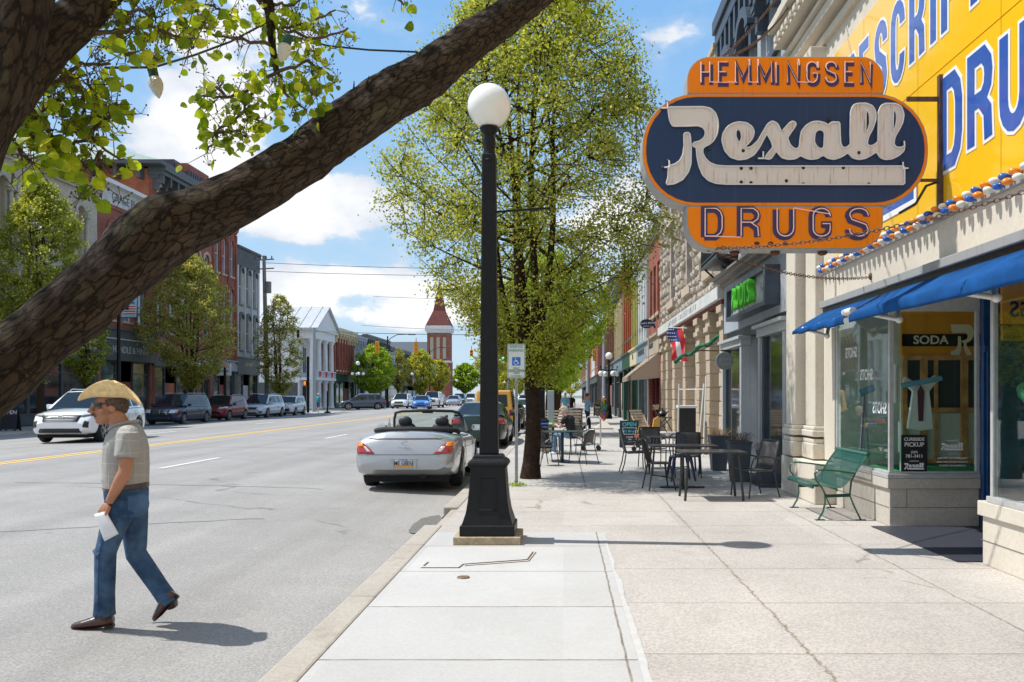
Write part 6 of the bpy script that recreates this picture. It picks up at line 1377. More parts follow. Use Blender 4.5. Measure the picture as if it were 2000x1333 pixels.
kn = np.array([mnoise.noise(Vector((a*1.6,b*1.6,c*1.2))) for a,b,c in cr_]); cr_ = cr_[kn > -.06]-np.array([-1.3,1.35,0]); quads('crown', cr_, .075, lm_main, near, 78)  # unseen upper crown above the frame, added to shade the bough
# string lights in the bough
t = thing('string_lights', 'dark cable with two large white cone bulbs strung through the near branches', 'lights', P(400,120,2.8))
ca = [P(205,133,2.35),P(290,132,2.5),P(310,129,2.52),P(380,108,2.7),P(450,82,2.85),P(520,45,2.95),P(560,68,3.0),P(640,90,3.1),P(720,98,3.2),P(815,102,3.35)]
mb = MB(); mb.tube(ca, .0035, 6); loc(mb.build('cable', M('cable_green', (.01,.02,.018), .5), t), t)
m_bulb = M('frosted_bulb', (.72,.68,.56), .3, coat=.5, bump=.6, bscale=160)
for top_, bot_ in (((296,129,2.5),(311,193,2.5)), ((565,68,2.62),(548,122,2.62))):
    a = P(*top_); b_ = P(*bot_); L_ = (b_-a).length; q = lambda f_: a.lerp(b_, f_)
    mb = MB(); mb.tube([q(0),q(.05),q(.34)], [.009,.0135,.0135], 12); loc(mb.build('socket', M('socket_green', (.005,.06,.04), .4), t), t)
    mb = MB(); mb.tube([q(.34),q(.42),q(.55),q(.7),q(.85),q(.96),q(1)], [.012,.018,.0205,.0175,.011,.004,.001], 14); loc(mb.build('bulb', m_bulb, t), t)
# ---------------------------------------------------------------- cars
def paint(name, col, metal=.0, rough=.25):
    m = M(name, col, rough, metal=metal, coat=1. if max(col) > .3 else .45, spec=.6 if max(col) > .3 else .35); return m
m_tyre = M('tyre_rubber', (.018,.018,.018), .8, bump=.2, bscale=80); m_rim = M('alloy_rim', (.45,.46,.47), .3, metal=.9); m_rimd = M('dark_rim', (.06,.06,.065), .35, metal=.8)
m_carg = M('car_glass', (.010,.016,.020), .03, spec=.45, coat=0); m_plast = M('black_plastic', (.02,.02,.021), .55); m_under = M('underbody', (.008,.008,.008), .9)
m_lens = M('clear_lens', (.55,.58,.60), .08, coat=1., spec=1.); m_redl = M('red_lens', (.42,.008,.012), .1, coat=1.); m_amber = M('amber_lens', (.85,.25,.02), .15, coat=1.); m_chrome = M('chrome', (.75,.76,.78), .08, metal=1.); m_plate = M('plate_white', (.7,.72,.75), .4)
def interp(P_, y):
    if y <= P_[0][0]: return P_[0][1]
    for (a, va), (b, vb) in zip(P_, P_[1:]):
        if y <= b: return va+(vb-va)*(y-a)/(b-a)
    return P_[-1][1]
def wheel(par, x, y, r, w_, side, rim=m_rim, spokes=5):
    t = bpy.data.objects.new('wheel', None)
    mb = MB(); mb.lathe([(r*.62,-w_/2),(r*.90,-w_/2),(r*.985,-w_*.36),(r,-w_*.2),(r,w_*.2),(r*.985,w_*.36),(r*.90,w_/2),(r*.62,w_/2)], (x,y,r), 28, 'x'); o = mb.build('wheel', m_tyre, par)
    xo = x+side*w_*.5
    mb = MB(); mb.lathe([(r*.66,-.01),(r*.66,.012),(r*.60,.012),(r*.58,-.03),(.02,-.03)], (xo-side*.0,y,r), 24, 'x'); q = mb.build('rim_barrel', m_rimd, o)
    mb = MB()
    for k in range(spokes):
        for da in (-.10,.10):
            a = 2*PI*k/spokes; mb.bar((xo-side*.004,y+.04*math.cos(a+da*8),r+.04*math.sin(a+da*8)),(xo+side*.004,y+r*.61*math.cos(a+da),r+r*.61*math.sin(a+da)),.022,.035,(1,0,0))
    mb.lathe([(r*.665,-.004),(r*.665,.016),(r*.61,.016),(r*.61,-.004)], (xo,y,r), 28, 'x'); mb.lathe([(.055,-.01),(.055,.02),(.02,.024)], (xo,y,r), 12, 'x') if side > 0 else mb.lathe([(.055,.01),(.055,-.02),(.02,-.024)], (xo,y,r), 12, 'x')
    mb.build('rim', rim, o)
    return o
def make_car(name, label, loc_, rz, S, col, group=None, cat='car', detail=True):
    t = thing(name, label, cat, loc_, rz, group)
    L_, W_, H = S['L'], S['W'], S['H']; wr = S.get('wr',.34); yf, yr = S['yf'], S['yr']; zs = S.get('sill',.24)
    top = S['top']; sh = S.get('shoulder'); plan = S['plan']
    ys = sorted(set([round(-L_/2+L_*i/44, 4) for i in range(45)]+[round(yw+wr*1.17*math.cos(PI*k/10), 4) for yw in (yf, yr) for k in range(11)]))
    def sec(y):
        hw = W_/2*interp(plan, y); zt = interp(top, y); zh = min(interp(sh, y), zt-.015) if sh else zt-.06
        zb = interp(S['bot'], y) if 'bot' in S else zs
        e = S.get('edge', .92)
        pts = [(0,zb),(hw*.80,zb),(hw*.955,zb+.05),(hw*.99,zb+(zh-zb)*.30),(hw,zb+(zh-zb)*.55),(hw*.985,zb+(zh-zb)*.80),(hw*.955,zh-.02),(hw*e,zh+.015),(hw*.72,zh+(zt-zh)*.62),(hw*.40,zh+(zt-zh)*.93),(0,zt)]
        arch = 0
        for yw in (yf, yr):
            d = abs(y-yw); ra = wr*1.17
            if d < ra: arch = max(arch, wr+math.sqrt(ra*ra-d*d))
        out_ = []
        for i, (x, z) in enumerate(pts):
            if arch and i > 0 and z < arch: z = arch+.001*i
            if arch and i == 0: z = zb
            out_.append((x, z))
        return out_
    secs = [sec(y) for y in ys]; k = len(secs[0]); mb = MB(); vs = []
    full = [[(-x, z) for x, z in reversed(s[1:])]+s for s in secs]; kk = len(full[0])
    for y, s in zip(ys, full): vs += [(x, y, z) for x, z in s]
    fs = [(i*kk+j, i*kk+j+1, (i+1)*kk+j+1, (i+1)*kk+j) for i in range(len(ys)-1) for j in range(kk-1)]
    fs.append(tuple(range(kk))); fs.append(tuple((len(ys)-1)*kk+j for j in reversed(range(kk))))
    mb.add(vs, fs, True); bvh = BVHTree.FromPolygons([Vector(v) for v in mb.v], mb.f)
    mb.build('body', col, t, sharp=34)
    mb = MB(); mb.box(-W_/2*.80, W_/2*.80, -L_/2+.25, L_/2-.25, .17, .62); mb.build('underbody', m_under, t)
    for yw in (yf, yr):
        for s_ in (-1, 1): wheel(t, s_*(W_/2-.125), yw, wr, .22, s_, S.get('rimm', m_rim), S.get('spokes', 5))
    # cabin
    gh = S.get('gh')
    if gh:
        y0, y1, y2, y3, zw0, zw3, belt, wt = gh['y0'], gh['y1'], gh['y2'], gh['y3'], gh['z0'], gh['z3'], gh['belt'], gh.get('top', .74)
        roofp = [(y0,zw0),(y1,H-.035),((y1+y2)*.42,H),(y2,H-.03),(y3,zw3)]
        pil = gh['pillars']   # painted intervals along y
        st = sorted(set([y0+(y3-y0)*i/40 for i in range(41)]+[p for q in pil for p in q]+[y1,y2]))
        def gs(y):
            zr = interp(roofp, y); zb = interp(belt, y)-.02; hb = W_/2*interp(plan, y)*.925; ht = hb*wt if True else 0
            f_ = max(min((zr-zb)/max(H-zb,.01), 1), .0); he = hb-(hb-hb*wt)*f_; ze = zb+(zr-zb)*.90
            return [(hb,zb),(hb-(hb-he)*.10,zb+(ze-zb)*.10),(hb-(hb-he)*.50,zb+(ze-zb)*.52),(hb-(hb-he)*.88,zb+(ze-zb)*.90),(he,ze),(he*.90,zb+(zr-zb)*.965),(he*.5,zr-.004),(0,zr)]
        rows = []
        for y in st:
            s = gs(y); rows.append([(-x, z) for x, z in reversed(s[:-1])][::-1] if False else [(x, z) for x, z in s]+[(-x, z) for x, z in reversed(s[:-1])])
        n = len(rows[0]); G_ = [(x, y, z) for y, s in zip(st, rows) for x, z in s]
        fg, fp_ = [], []
        for i in range(len(st)-1):
            ym = (st[i]+st[i+1])/2; inp = any(a <= ym <= b for a, b in pil)
            for j in range(n-1):
                jj = min(j, n-2-j); f = (i*n+j, i*n+j+1, (i+1)*n+j+1, (i+1)*n+j)
                if jj in (1, 2): g_ = not inp
                elif jj == 0 or jj in (3,): g_ = False
                elif jj == 4: g_ = False
                else: g_ = (ym < y1-.03 or (ym > y2+.05 and not gh.get('noglassback')))
                (fg if g_ else fp_).append(f)
        a = MB(); a.add(G_, fp_, True); a.build('roof', S.get('roofm', col), t, sharp=50)
        a = MB(); a.add(G_, fg, True); a.build('window_glass', m_carg, t, sharp=50, split=True)
        if gh.get('rails'):
            for s_ in (-1,1):
                a = MB(); x = s_*W_/2*.925*wt*.93; a.tube([(x,y1+.15,H-.03),(x,y1+.3,H+.025),(x,y2-.2,H+.02),(x,y2,H-.03)], .014, 6); a.build('roof_rail', m_alu, t)
        for s_ in (-1, 1):
            a = MB(); hb = W_/2*.93; zb = interp(belt, y0+.35); a.obox((s_*(hb+.13), y0+.48, zb+.08), .20, .10, .14); o = a.build('mirror', S.get('mirm', col), t, .03)
            a = MB(); a.bar((s_*hb,y0+.5,zb+.02),(s_*(hb+.1),y0+.48,zb+.05),.05,.03); a.build('mirror_arm', m_plast, t)
            for yy in gh.get('handles', ()):
                hit = bvh.ray_cast(Vector((s_*3, yy, interp(belt,yy)-.12)), Vector((-s_,0,0)))
                if hit[0]: a = MB(); a.obox(hit[0]+Vector((s_*.012,0,0)), .022, .16, .025); a.build('door_handle', col, t, .006)
    # conformal patches
    def patch(nm, quad, mt, fr='f', off=.006, nu=8, nv=5, both=False, par=t):
        o = None
        for sg in ((1,-1) if both else (1,)):
            mb = MB(); ok = True; pts = []
            (a, b, c, d) = quad
            for i in range(nu+1):
                for j in range(nv+1):
                    u, v = i/nu, j/nv; p = [(a[q]*(1-u)+b[q]*u)*(1-v)+(d[q]*(1-u)+c[q]*u)*v for q in (0,1)]
                    if fr in 'fr':
                        D = 1 if fr == 'f' else -1; h = bvh.ray_cast(Vector((p[0]*sg, -D*5, p[1])), Vector((0,D,0)))
                        pts.append(h[0]-Vector((0,D*off,0)) if h[0] else None)
                    else:
                        h = bvh.ray_cast(Vector((sg*3, p[0], p[1])), Vector((-sg,0,0))); pts.append(h[0]+Vector((sg*off,0,0)) if h[0] else None)
            ref = next((p for p in pts if p), None)
            if ref is None: return None
            last = ref; P2 = []
            for p in pts: last = p or last; P2.append(last)
            fs = [(i*(nv+1)+j, (i+1)*(nv+1)+j, (i+1)*(nv+1)+j+1, i*(nv+1)+j+1) for i in range(nu) for j in range(nv)]
            mb.add(P2, fs, True); o = mb.build(nm, mt, par, recalc=False); m_ = o.modifiers.new('s','SOLIDIFY'); m_.thickness = .008; m_.offset = 0
        return o
    if detail:
        for yy in S.get('seams', ()):
            zb = .33
            for s_ in (-1,1):
                patch('door_seam', ((yy,zb),(yy+.008,zb),(yy+.008,interp(sh or top,yy)-.05),(yy,interp(sh or top,yy)-.05)), m_plast, 's', .0, 1, 10, both=False) if s_ > 0 else patch('door_seam', ((yy,zb),(yy+.008,zb),(yy+.008,interp(sh or top,yy)-.05),(yy,interp(sh or top,yy)-.05)), m_plast, 's', .0, 1, 10, both=True)
    for p in S.get('patches', ()): patch(p[0], p[1], p[2], p[3], p[4] if len(p) > 4 else .006, both=(p[5] if len(p) > 5 else False))
    return t, patch, bvh
def flip(sp):  # the front of every car is at -y
    return sp
plan_suv = lambda L: [(-L/2,.74),(-L/2+.12,.88),(-L/2+.4,.965),(-L/2+.9,1.),(L/2-.9,1.),(L/2-.35,.955),(L/2-.08,.88),(L/2,.82)]
def suv(L, W, H, hood=1.02, wr=.35, yf=None, yr=None, nose=.72, cowl=None, ws=.75, back=.35, sill=.27, belt=1.05, rear_h=1.08, third=True, boxy=False):
    c = cowl if cowl is not None else -L/2+1.12
    S = dict(L=L, W=W, H=H, wr=wr, yf=yf if yf is not None else -L/2+.92, yr=yr if yr is not None else L/2-.92, sill=sill, plan=plan_suv(L),
      top=[(-L/2,nose),(-L/2+.06,nose+.10),(-L/2+.25,hood-.09),(-L/2+.6,hood-.02),(c,hood+.04),(c+.3,belt),(L/2-.25,rear_h),(L/2-.06,rear_h-.02),(L/2,rear_h-.10)],
      shoulder=[(-L/2,nose-.08),(-L/2+.3,hood-.16),(c,hood-.06),(L/2-.2,rear_h-.06),(L/2,rear_h-.14)],
      bot=[(-L/2,sill+.10),(-L/2+.15,sill),(L/2-.2,sill+.02),(L/2,sill+.16)])
    y1 = c+ws; y2 = L/2-back-.18; y3 = L/2-.06
    S['gh'] = dict(y0=c-.02, y1=y1, y2=y2, y3=y3, z0=hood+.03, z3=rear_h-.02, belt=[(c,hood-.0),(y3,rear_h-.01)], top=.76 if not boxy else .84, rails=True,
      pillars=[(c-.05,c+.18),((y1+y2)/2-.20,(y1+y2)/2-.12),(y2-.62,y2-.54),(y2-.02,y3)], handles=((y1+y2)/2-.45,(y1+y2)/2+.5))
    S['seams'] = (c+.25, (y1+y2)/2-.16, y2-.5)
    return S
def tails(S, p):
    L, W = S['L'], S['W']; return [('tail_light', ((W*.30,.80),(W*.46,.80),(W*.46,1.0),(W*.34,.98)), m_redl, 'r', .01, True)]

# white crossover driving toward us
S = suv(4.64, 1.88, 1.64, 1.02, .365, nose=.66, ws=.80, back=.55, belt=1.04, rear_h=1.10)
S['patches'] = [
 ('grille', ((-.50,.66),(.50,.66),(.56,.86),(-.56,.86)), m_plast, 'f', .012), ('headlight', ((.55,.855),(.86,.90),(.90,.955),(.56,.905)), m_lens, 'f', .014, True), ('headlight_trim', ((.56,.80),(.88,.86),(.88,.89),(.56,.85)), m_plast, 'f', .012, True),
 ('fog_pocket', ((.66,.50),(.80,.48),(.80,.66),(.68,.70)), m_plast, 'f', .012, True), ('lower_intake', ((-.62,.33),(.62,.33),(.56,.46),(-.56,.46)), m_plast, 'f', .010), ('skid_strip', ((-.58,.27),(.58,.27),(.60,.325),(-.60,.325)), m_alu, 'f', .014),
 ('front_chrome', ((-.46,.775),(-.09,.765),(-.09,.785),(-.46,.80)), m_chrome, 'f', .022), ('front_chrome', ((.09,.765),(.46,.775),(.46,.80),(.09,.785)), m_chrome, 'f', .022),
 ('sill_trim', ((-1.0,.27),(1.0,.27),(1.0,.36),(-1.0,.36)), m_plast, 's', .004, True)]
for i in range(4): S['patches'].append(('grille_bar', ((-.47,.68+.045*i),(.47,.68+.045*i),(.47,.687+.045*i),(-.47,.687+.045*i)), m_alu, 'f', .018))
gx, gy = -15.45, 26.3
car1, patch, bvh = make_car('crossover_car', 'white crossover driving toward us in the far lane behind the walking man', (gx, gy+2.32, road_z(gx)), R(5.5), S, paint('white_paint', (.78,.79,.80)))
mb = MB(); yy = -2.325; h = bvh.ray_cast(Vector((0,-5,.78)), Vector((0,1,0)))[0]; mb.lathe([(.085,0),(.085,-.02),(.07,-.025),(.068,-.018),(.02,-.018)], (0,h.y-.012,.78), 24, 'y'); mb.build('emblem', m_chrome, car1)
mb = MB()
for i in (-1,0,1): mb.add([(i*.035-.014,h.y-.035,.80-.02*i),(i*.035+.014,h.y-.035,.80-.02*i),(i*.035+.014,h.y-.035,.765-.02*i),(i*.035,h.y-.035,.745-.02*i),(i*.035-.014,h.y-.035,.765-.02*i)], [(0,1,2,3,4)])
mb.build('emblem', m_chrome, car1)

# parked row on the far side (front ends toward us)
px_ = -22.25
def park(px, h=1.72): return None
# navy minivan
S = suv(5.14, 1.95, 1.75, 1.02, .34, nose=.70, cowl=-1.55, ws=.95, back=.30, belt=1.02, rear_h=1.04, sill=.22, yf=-1.60, yr=1.48)
S['patches'] = [('grille', ((-.42,.62),(.42,.62),(.46,.83),(-.46,.83)), m_plast, 'f', .01), ('grille_surround', ((-.44,.705),(.44,.705),(.44,.735),(-.44,.735)), m_chrome, 'f', .02), ('grille_surround', ((-.45,.61),(.45,.61),(.45,.635),(-.45,.635)), m_chrome, 'f', .02), ('grille_surround', ((-.47,.82),(.47,.82),(.47,.84),(-.47,.84)), m_chrome, 'f', .02), ('grille_surround', ((-.02,.62),(.02,.62),(.02,.84),(-.02,.84)), m_chrome, 'f', .022),
 ('headlight', ((.50,.66),(.88,.68),(.90,.86),(.54,.86)), m_lens, 'f', .012, True), ('turn_signal', ((.80,.69),(.89,.70),(.90,.84),(.82,.84)), m_amber, 'f', .02, True), ('lower_intake', ((-.6,.34),(.6,.34),(.55,.45),(-.55,.45)), m_plast, 'f', .01)]
make_car('minivan', 'dark navy minivan parked first in the far kerbside row', (-22.2, 50.4, road_z(-22.2)), 0, S, paint('navy_paint', (.012,.022,.055)), 'cars parked along the far kerb')
S = suv(4.6, 1.88, 1.66, 1.0, .35, nose=.66, ws=.85, back=.45)
S['patches'] = [('grille', ((-.50,.62),(.50,.62),(.44,.80),(-.44,.80)), m_plast, 'f', .01), ('headlight', ((.50,.80),(.88,.84),(.88,.92),(.50,.88)), m_lens, 'f', .012, True), ('lower_intake', ((-.6,.32),(.6,.32),(.5,.46),(-.5,.46)), m_plast, 'f', .01), ('sill_trim', ((-1.0,.27),(1.0,.27),(1.0,.36),(-1.0,.36)), m_plast, 's', .004, True)]
make_car('crossover_car', 'dark red crossover parked second in the far kerbside row', (-22.2, 56.9, road_z(-22.2)), 0, S, paint('maroon_car_paint', (.17,.010,.018), .3), 'cars parked along the far kerb')
S = suv(5.2, 1.99, 1.74, 1.0, .36, nose=.68, cowl=-1.5, ws=.98, back=.30, yf=-1.62, yr=1.52)
S['patches'] = [('grille', ((-.46,.64),(.46,.64),(.52,.80),(-.52,.80)), m_plast, 'f', .01), ('headlight', ((.54,.78),(.92,.84),(.92,.90),(.54,.86)), m_lens, 'f', .012, True), ('fog_pocket', ((.66,.40),(.86,.42),(.86,.52),(.66,.50)), m_plast, 'f', .01, True), ('lower_intake', ((-.5,.34),(.5,.34),(.46,.44),(-.46,.44)), m_plast, 'f', .01)]
make_car('minivan', 'white minivan parked third in the far kerbside row', (-22.2, 64.2, road_z(-22.2)), 0, S, paint('pearl_paint', (.52,.56,.62)), 'cars parked along the far kerb')
S = suv(4.14, 1.80, 1.60, 1.04, .345, nose=.80, ws=.62, back=.16, boxy=True, belt=1.06, rear_h=1.10)
S['patches'] = [('grille', ((-.36,.84),(.36,.84),(.36,.90),(-.36,.90)), m_plast, 'f', .01), ('headlight', ((.44,.78),(.78,.78),(.82,.95),(.46,.95)), m_lens, 'f', .012, True), ('lower_intake', ((-.62,.34),(.62,.34),(.66,.60),(-.66,.60)), m_plast, 'f', .01)]
make_car('hatchback_car', 'small boxy white hatchback parked last in the far kerbside row', (-22.2, 70.6, road_z(-22.2)), 0, S, paint('cool_white_paint', (.66,.69,.74)), 'cars parked along the far kerb')
# grey suv turning across the crossing
S = suv(4.95, 1.93, 1.73, 1.04, .38, nose=.72, ws=.82, back=.45)
S['patches'] = [('grille', ((-.5,.50),(.5,.50),(.42,.84),(-.42,.84)), m_plast, 'f', .01), ('headlight', ((.5,.80),(.88,.83),(.88,.92),(.5,.90)), m_lens, 'f', .012, True), ('front_chrome', ((-.55,.40),(.55,.40),(.55,.47),(-.55,.47)), m_chrome, 'f', .018), ('sill_trim', ((-1.0,.27),(1.0,.27),(1.0,.37),(-1.0,.37)), m_plast, 's', .004, True), ('tail_light', ((.6,.9),(.9,.9),(.9,1.02),(.6,1.0)), m_redl, 'r', .01, True)]
make_car('crossover_car', 'dark grey crossover turning side on across the crossing', (-21.9, 95.0, .0), R(-72), S, paint('slate_paint_car', (.075,.095,.12), .4))
# oncoming and parked cars farther off
sed = lambda: dict(L=4.6, W=1.82, H=1.45, wr=.33, yf=-1.42, yr=1.30, sill=.22, plan=plan_suv(4.6), top=[(-2.3,.62),(-2.2,.70),(-1.9,.82),(-1.2,.95),(-.9,.98),(1.5,1.02),(2.1,1.06),(2.26,1.02),(2.3,.9)], shoulder=[(-2.3,.56),(-1.8,.74),(-1.0,.88),(1.8,.96),(2.3,.84)],
   gh=dict(y0=-.98, y1=-.18, y2=.85, y3=1.72, z0=.97, z3=1.03, belt=[(-1,.93),(1.7,1.0)], top=.74, pillars=[(-1.1,-.86),(.28,.36),(1.22,1.8)], handles=(.1,1.0)), seams=(-.75,.32,1.15))
S = sed(); S['patches'] = [('grille', ((-.30,.56),(.30,.56),(.40,.70),(-.40,.70)), m_plast, 'f', .01), ('headlight', ((.44,.68),(.84,.70),(.84,.80),(.46,.76)), m_lens, 'f', .012, True), ('lower_intake', ((-.5,.32),(.5,.32),(.46,.46),(-.46,.46)), m_plast, 'f', .01)]
make_car('saloon_car', 'bright blue saloon driving toward us beyond the crossing', (-14.9, 92, road_z(-14.9)), R(4), S, paint('bright_blue_paint', (.01,.16,.55)), 'oncoming traffic in the far lanes')
gen = suv(4.7, 1.9, 1.7); gen['patches'] = [('grille', ((-.5,.60),(.5,.60),(.46,.82),(-.46,.82)), m_plast, 'f', .01), ('headlight', ((.52,.78),(.88,.82),(.88,.92),(.52,.88)), m_lens, 'f', .012, True), ('lower_intake', ((-.6,.32),(.6,.32),(.5,.46),(-.5,.46)), m_plast, 'f', .01)]
make_car('crossover_car', 'white crossover behind and left of the blue saloon', (-18.2, 98.5, road_z(-18)), 0, gen, MATS['white_paint'], 'oncoming traffic in the far lanes')
make_car('pickup_truck', 'white tall vehicle following just right of the blue saloon', (-15.2, 102, road_z(-15)), 0, suv(5.2,1.98,1.88,1.15,.40,nose=.85,belt=1.2,rear_h=1.2) | dict(patches=[('grille', ((-.6,.66),(.6,.66),(.6,.98),(-.6,.98)), m_plast, 'f', .01), ('headlight', ((.62,.86),(.9,.88),(.9,1.0),(.62,1.0)), m_lens, 'f', .012, True)]), paint('off_white_paint', (.66,.66,.66)), 'oncoming traffic in the far lanes')
for x, y, mt, lb, sp in ((-14.8,118,paint('silver_paint',(.45,.47,.50),.5),'silver car fourth in the oncoming line',sed()),(-15.2,128,paint('teal_grey_paint',(.06,.12,.15),.3),'dark teal vehicle fifth in the oncoming line',gen),(-14.6,138,MATS['white_paint'],'white vehicle sixth in the oncoming line',gen),(-14.2,152,paint('light_blue_paint',(.12,.32,.45)),'light blue car far back in the oncoming line',sed()),
   (-18.6,112,MATS['white_paint'],'white car half hidden in the far left lane',sed()),(-18.9,132,paint('charcoal_paint',(.05,.05,.06),.3),'charcoal car in the far left lane',gen),(-15.0,170,paint('pale_grey_paint',(.5,.5,.5),.3),'pale grey car last in the oncoming line',sed()),(-5.5,165,MATS['silver_paint'] if 'silver_paint' in MATS else m_alu,'small silver car far off in the right lane',sed())):
    make_car('saloon_car' if sp.get('H') == 1.45 else 'crossover_car', lb, (x, y, road_z(x)), 0, sp, mt, 'oncoming traffic in the far lanes', detail=False)
for y, mt, lb in ((45,paint('black_car_paint',(.015,.015,.018)),'black saloon parked ahead of the yellow off roader'),(57,MATS['white_paint'],'white car parked farther along the near kerb'),(70,MATS['slate_paint_car'],'slate crossover parked last along the near kerb')):
    make_car('saloon_car', lb, (-2.85, y, road_z(-2.85)), R(180), gen if y > 60 else sed(), mt, 'cars parked along the near kerb', detail=False)

# silver convertible, seen from behind; its front is at -y of its own frame, so it is turned round
S = dict(L=4.88, W=1.78, H=1.40, wr=.335, yf=-1.42, yr=1.30, sill=.21, edge=.90, plan=[(-2.44,.70),(-2.3,.86),(-1.9,.96),(-1.2,1.),(1.3,1.),(1.9,.975),(2.2,.93),(2.36,.86),(2.44,.74)],
   top=[(-2.44,.55),(-2.3,.66),(-1.9,.80),(-1.2,.90),(-.95,.93),(-.7,.90),(1.0,.93),(1.25,1.0),(1.6,1.03),(2.0,1.03),(2.22,1.02),(2.30,.97),(2.335,.88),(2.37,.70),(2.40,.66),(2.44,.60)],
   shoulder=[(-2.44,.5),(-1.9,.72),(-.9,.84),(.9,.89),(1.6,.93),(2.1,.92),(2.28,.87),(2.34,.78),(2.38,.64),(2.44,.52)], bot=[(-2.44,.34),(-2.2,.22),(2.0,.24),(2.3,.30),(2.44,.40)],
   seams=(-.72,.72), rimm=m_rim, spokes=7)
m_sil = M('silver_car_paint', (.40,.41,.42), .30, metal=.5, coat=1.)
S['plan'] = [(-2.44,.70),(-2.3,.86),(-1.9,.96),(-1.2,1.),(1.3,1.),(1.9,.98),(2.2,.955),(2.34,.93),(2.40,.88),(2.44,.82)]
conv, patch, bvh = make_car('convertible_car', 'silver open top convertible parked with its tail toward us', (-2.74, 17.25, road_z(-2.74)), R(180.6), S, m_sil)
patch('tail_light', ((.50,.67),(.80,.665),(.865,.86),(.70,.845)), m_redl, 'r', .012, both=True); patch('turn_signal', ((.70,.79),(.83,.79),(.86,.86),(.73,.86)), m_amber, 'r', .02, both=True); patch('reverse_light', ((.565,.70),(.63,.70),(.70,.79),(.66,.79)), m_lens, 'r', .02, both=True)
patch('bumper_seam', ((-.80,.648),(.80,.648),(.80,.654),(-.80,.654)), m_plast, 'r', .002); patch('boot_lip', ((-.60,.905),(.60,.905),(.66,.925),(-.66,.925)), m_plast, 'r', .001)
patch('boot_seam', ((.50,.66),(.506,.66),(.69,.86),(.684,.86)), m_plast, 'r', .002, both=True)
yb = bvh.ray_cast(Vector((0,5,.50)), Vector((0,-1,0)))[0].y
mb = MB(); mb.plate([(-.215,.42),(.215,.42),(.235,.585),(-.235,.585)], [[(-.165,.435),(.165,.435),(.165,.57),(-.165,.57)]], 0, .02, lambda u, v, w_: (u, yb+.004+w_, v)); mb.build('plate_surround', m_sil, conv, .004)
mb = MB(); mb.plate([(-.155,.43),(.155,.43),(.155,.582),(-.155,.582)], [], 0, .006, lambda u, v, w_: (u, yb+.012+w_, v)); mb.build('number_plate', M('plate_face', (.62,.66,.70), .4), conv)
mb = MB(); mb.plate([(-.152,.433),(.152,.433),(.152,.50),(.10,.487),(0,.48),(-.10,.487),(-.152,.50)], [], 0, .002, lambda u, v, w_: (u, yb+.0195+w_, v)); mb.plate([(-.135,.555),(-.105,.555),(-.105,.575),(-.135,.575)], [], 0, .002, lambda u, v, w_: (u, yb+.0195+w_, v)); mb.build('plate_graphic', M('plate_gold', (.62,.33,.06), .5), conv)
text_mesh('ME GBEN', .098, 'lettering', m_navy, conv, (0,yb+.0225,.505), (-1,0,0), (0,0,1), .001, .014, sx=.78); text_mesh('Pure Michigan', .028, 'lettering', m_blueL, conv, (0,yb+.0225,.565), (-1,0,0), (0,0,1), .001, .008)
yq = bvh.ray_cast(Vector((0,5,.80)), Vector((0,-1,0)))[0].y
mb = MB(); mb.tube([(.055*math.cos(a), yq+.012, .855+.036*math.sin(a)) for a in [2*PI*k/20 for k in range(21)]], .005, 5, False); mb.tube([(.020*math.cos(a), yq+.012, .858+.033*math.sin(a)) for a in [2*PI*k/16 for k in range(17)]], .004, 5, False); mb.tube([(.045*math.cos(a), yq+.012, .870+.012*math.sin(a)) for a in [2*PI*k/16 for k in range(17)]], .004, 5, False); mb.build('emblem', m_chrome, conv)
text_mesh('SOLARA', .045, 'lettering', m_chrome, conv, (-.42,yq+.014,.70), (-1,0,0), (0,0,1), .003, .01); text_mesh('TOYOTA', .05, 'lettering', m_chrome, conv, (0,yq+.012,.765), (-1,0,0), (0,0,1), .003, .01); text_mesh('SE V6', .04, 'lettering', m_chrome, conv, (.42,yq+.014,.70), (-1,0,0), (0,0,1), .003, .01)
mb = MB(); mb.lathe([(.04,-.08),(.042,.03),(.036,.03),(.034,-.06)], (-.30,2.28,.28), 16, 'y'); mb.build('exhaust', m_rimd, conv)
# cabin: tub, seats, screen
mb = MB(); 
for i in range(8): pass
m_int = M('charcoal_leather', (.022,.023,.026), .5, bump=.1)
mb = MB(); mb.plate([(-.70,-.80),(.70,-.80),(.72,1.12),(.5,1.22),(-.5,1.22),(-.72,1.12)], [], .955, .972, lambda u, v, w_: (u, v, w_-.01+.03*(v+.8)/2)); mb.build('cabin_tub', m_int, conv, .01)
mb = MB(); mb.tube([(-.76,.85,.975),(-.74,1.1,1.01),(-.6,1.26,1.035),(0,1.32,1.045),(.6,1.26,1.035),(.74,1.1,1.01),(.76,.85,.975)], (.045), 8); mb.build('folded_hood', M('black_hood_cloth', (.02,.02,.022), .8), conv)
for sx_ in (-.36,.36):
    mb = MB(); mb.ell((sx_,.12,.98), .22, .09, .17, 16, 10); mb.build('seat', m_int, conv)
    mb = MB(); mb.ell((sx_,.16,1.15), .135, .06, .105, 16, 10); mb.build('headrest', m_int, conv)
    mb = MB(); mb.tube([(sx_-.05,.14,1.03),(sx_-.05,.15,1.14)], .008, 5); mb.tube([(sx_+.05,.14,1.03),(sx_+.05,.15,1.14)], .008, 5); mb.build('headrest_post', m_chrome, conv)
mb = MB(); zt = 1.345
mb.tube([(-.77,-.90,.90),(-.70,-.52,1.18),(-.63,-.30,zt-.03),(-.5,-.27,zt),(0,-.26,zt+.012),(.5,-.27,zt),(.63,-.30,zt-.03),(.70,-.52,1.18),(.77,-.90,.90)], [.028,.026,.03,.03,.03,.03,.03,.026,.028], 8); mb.build('windscreen_frame', m_plast, conv)
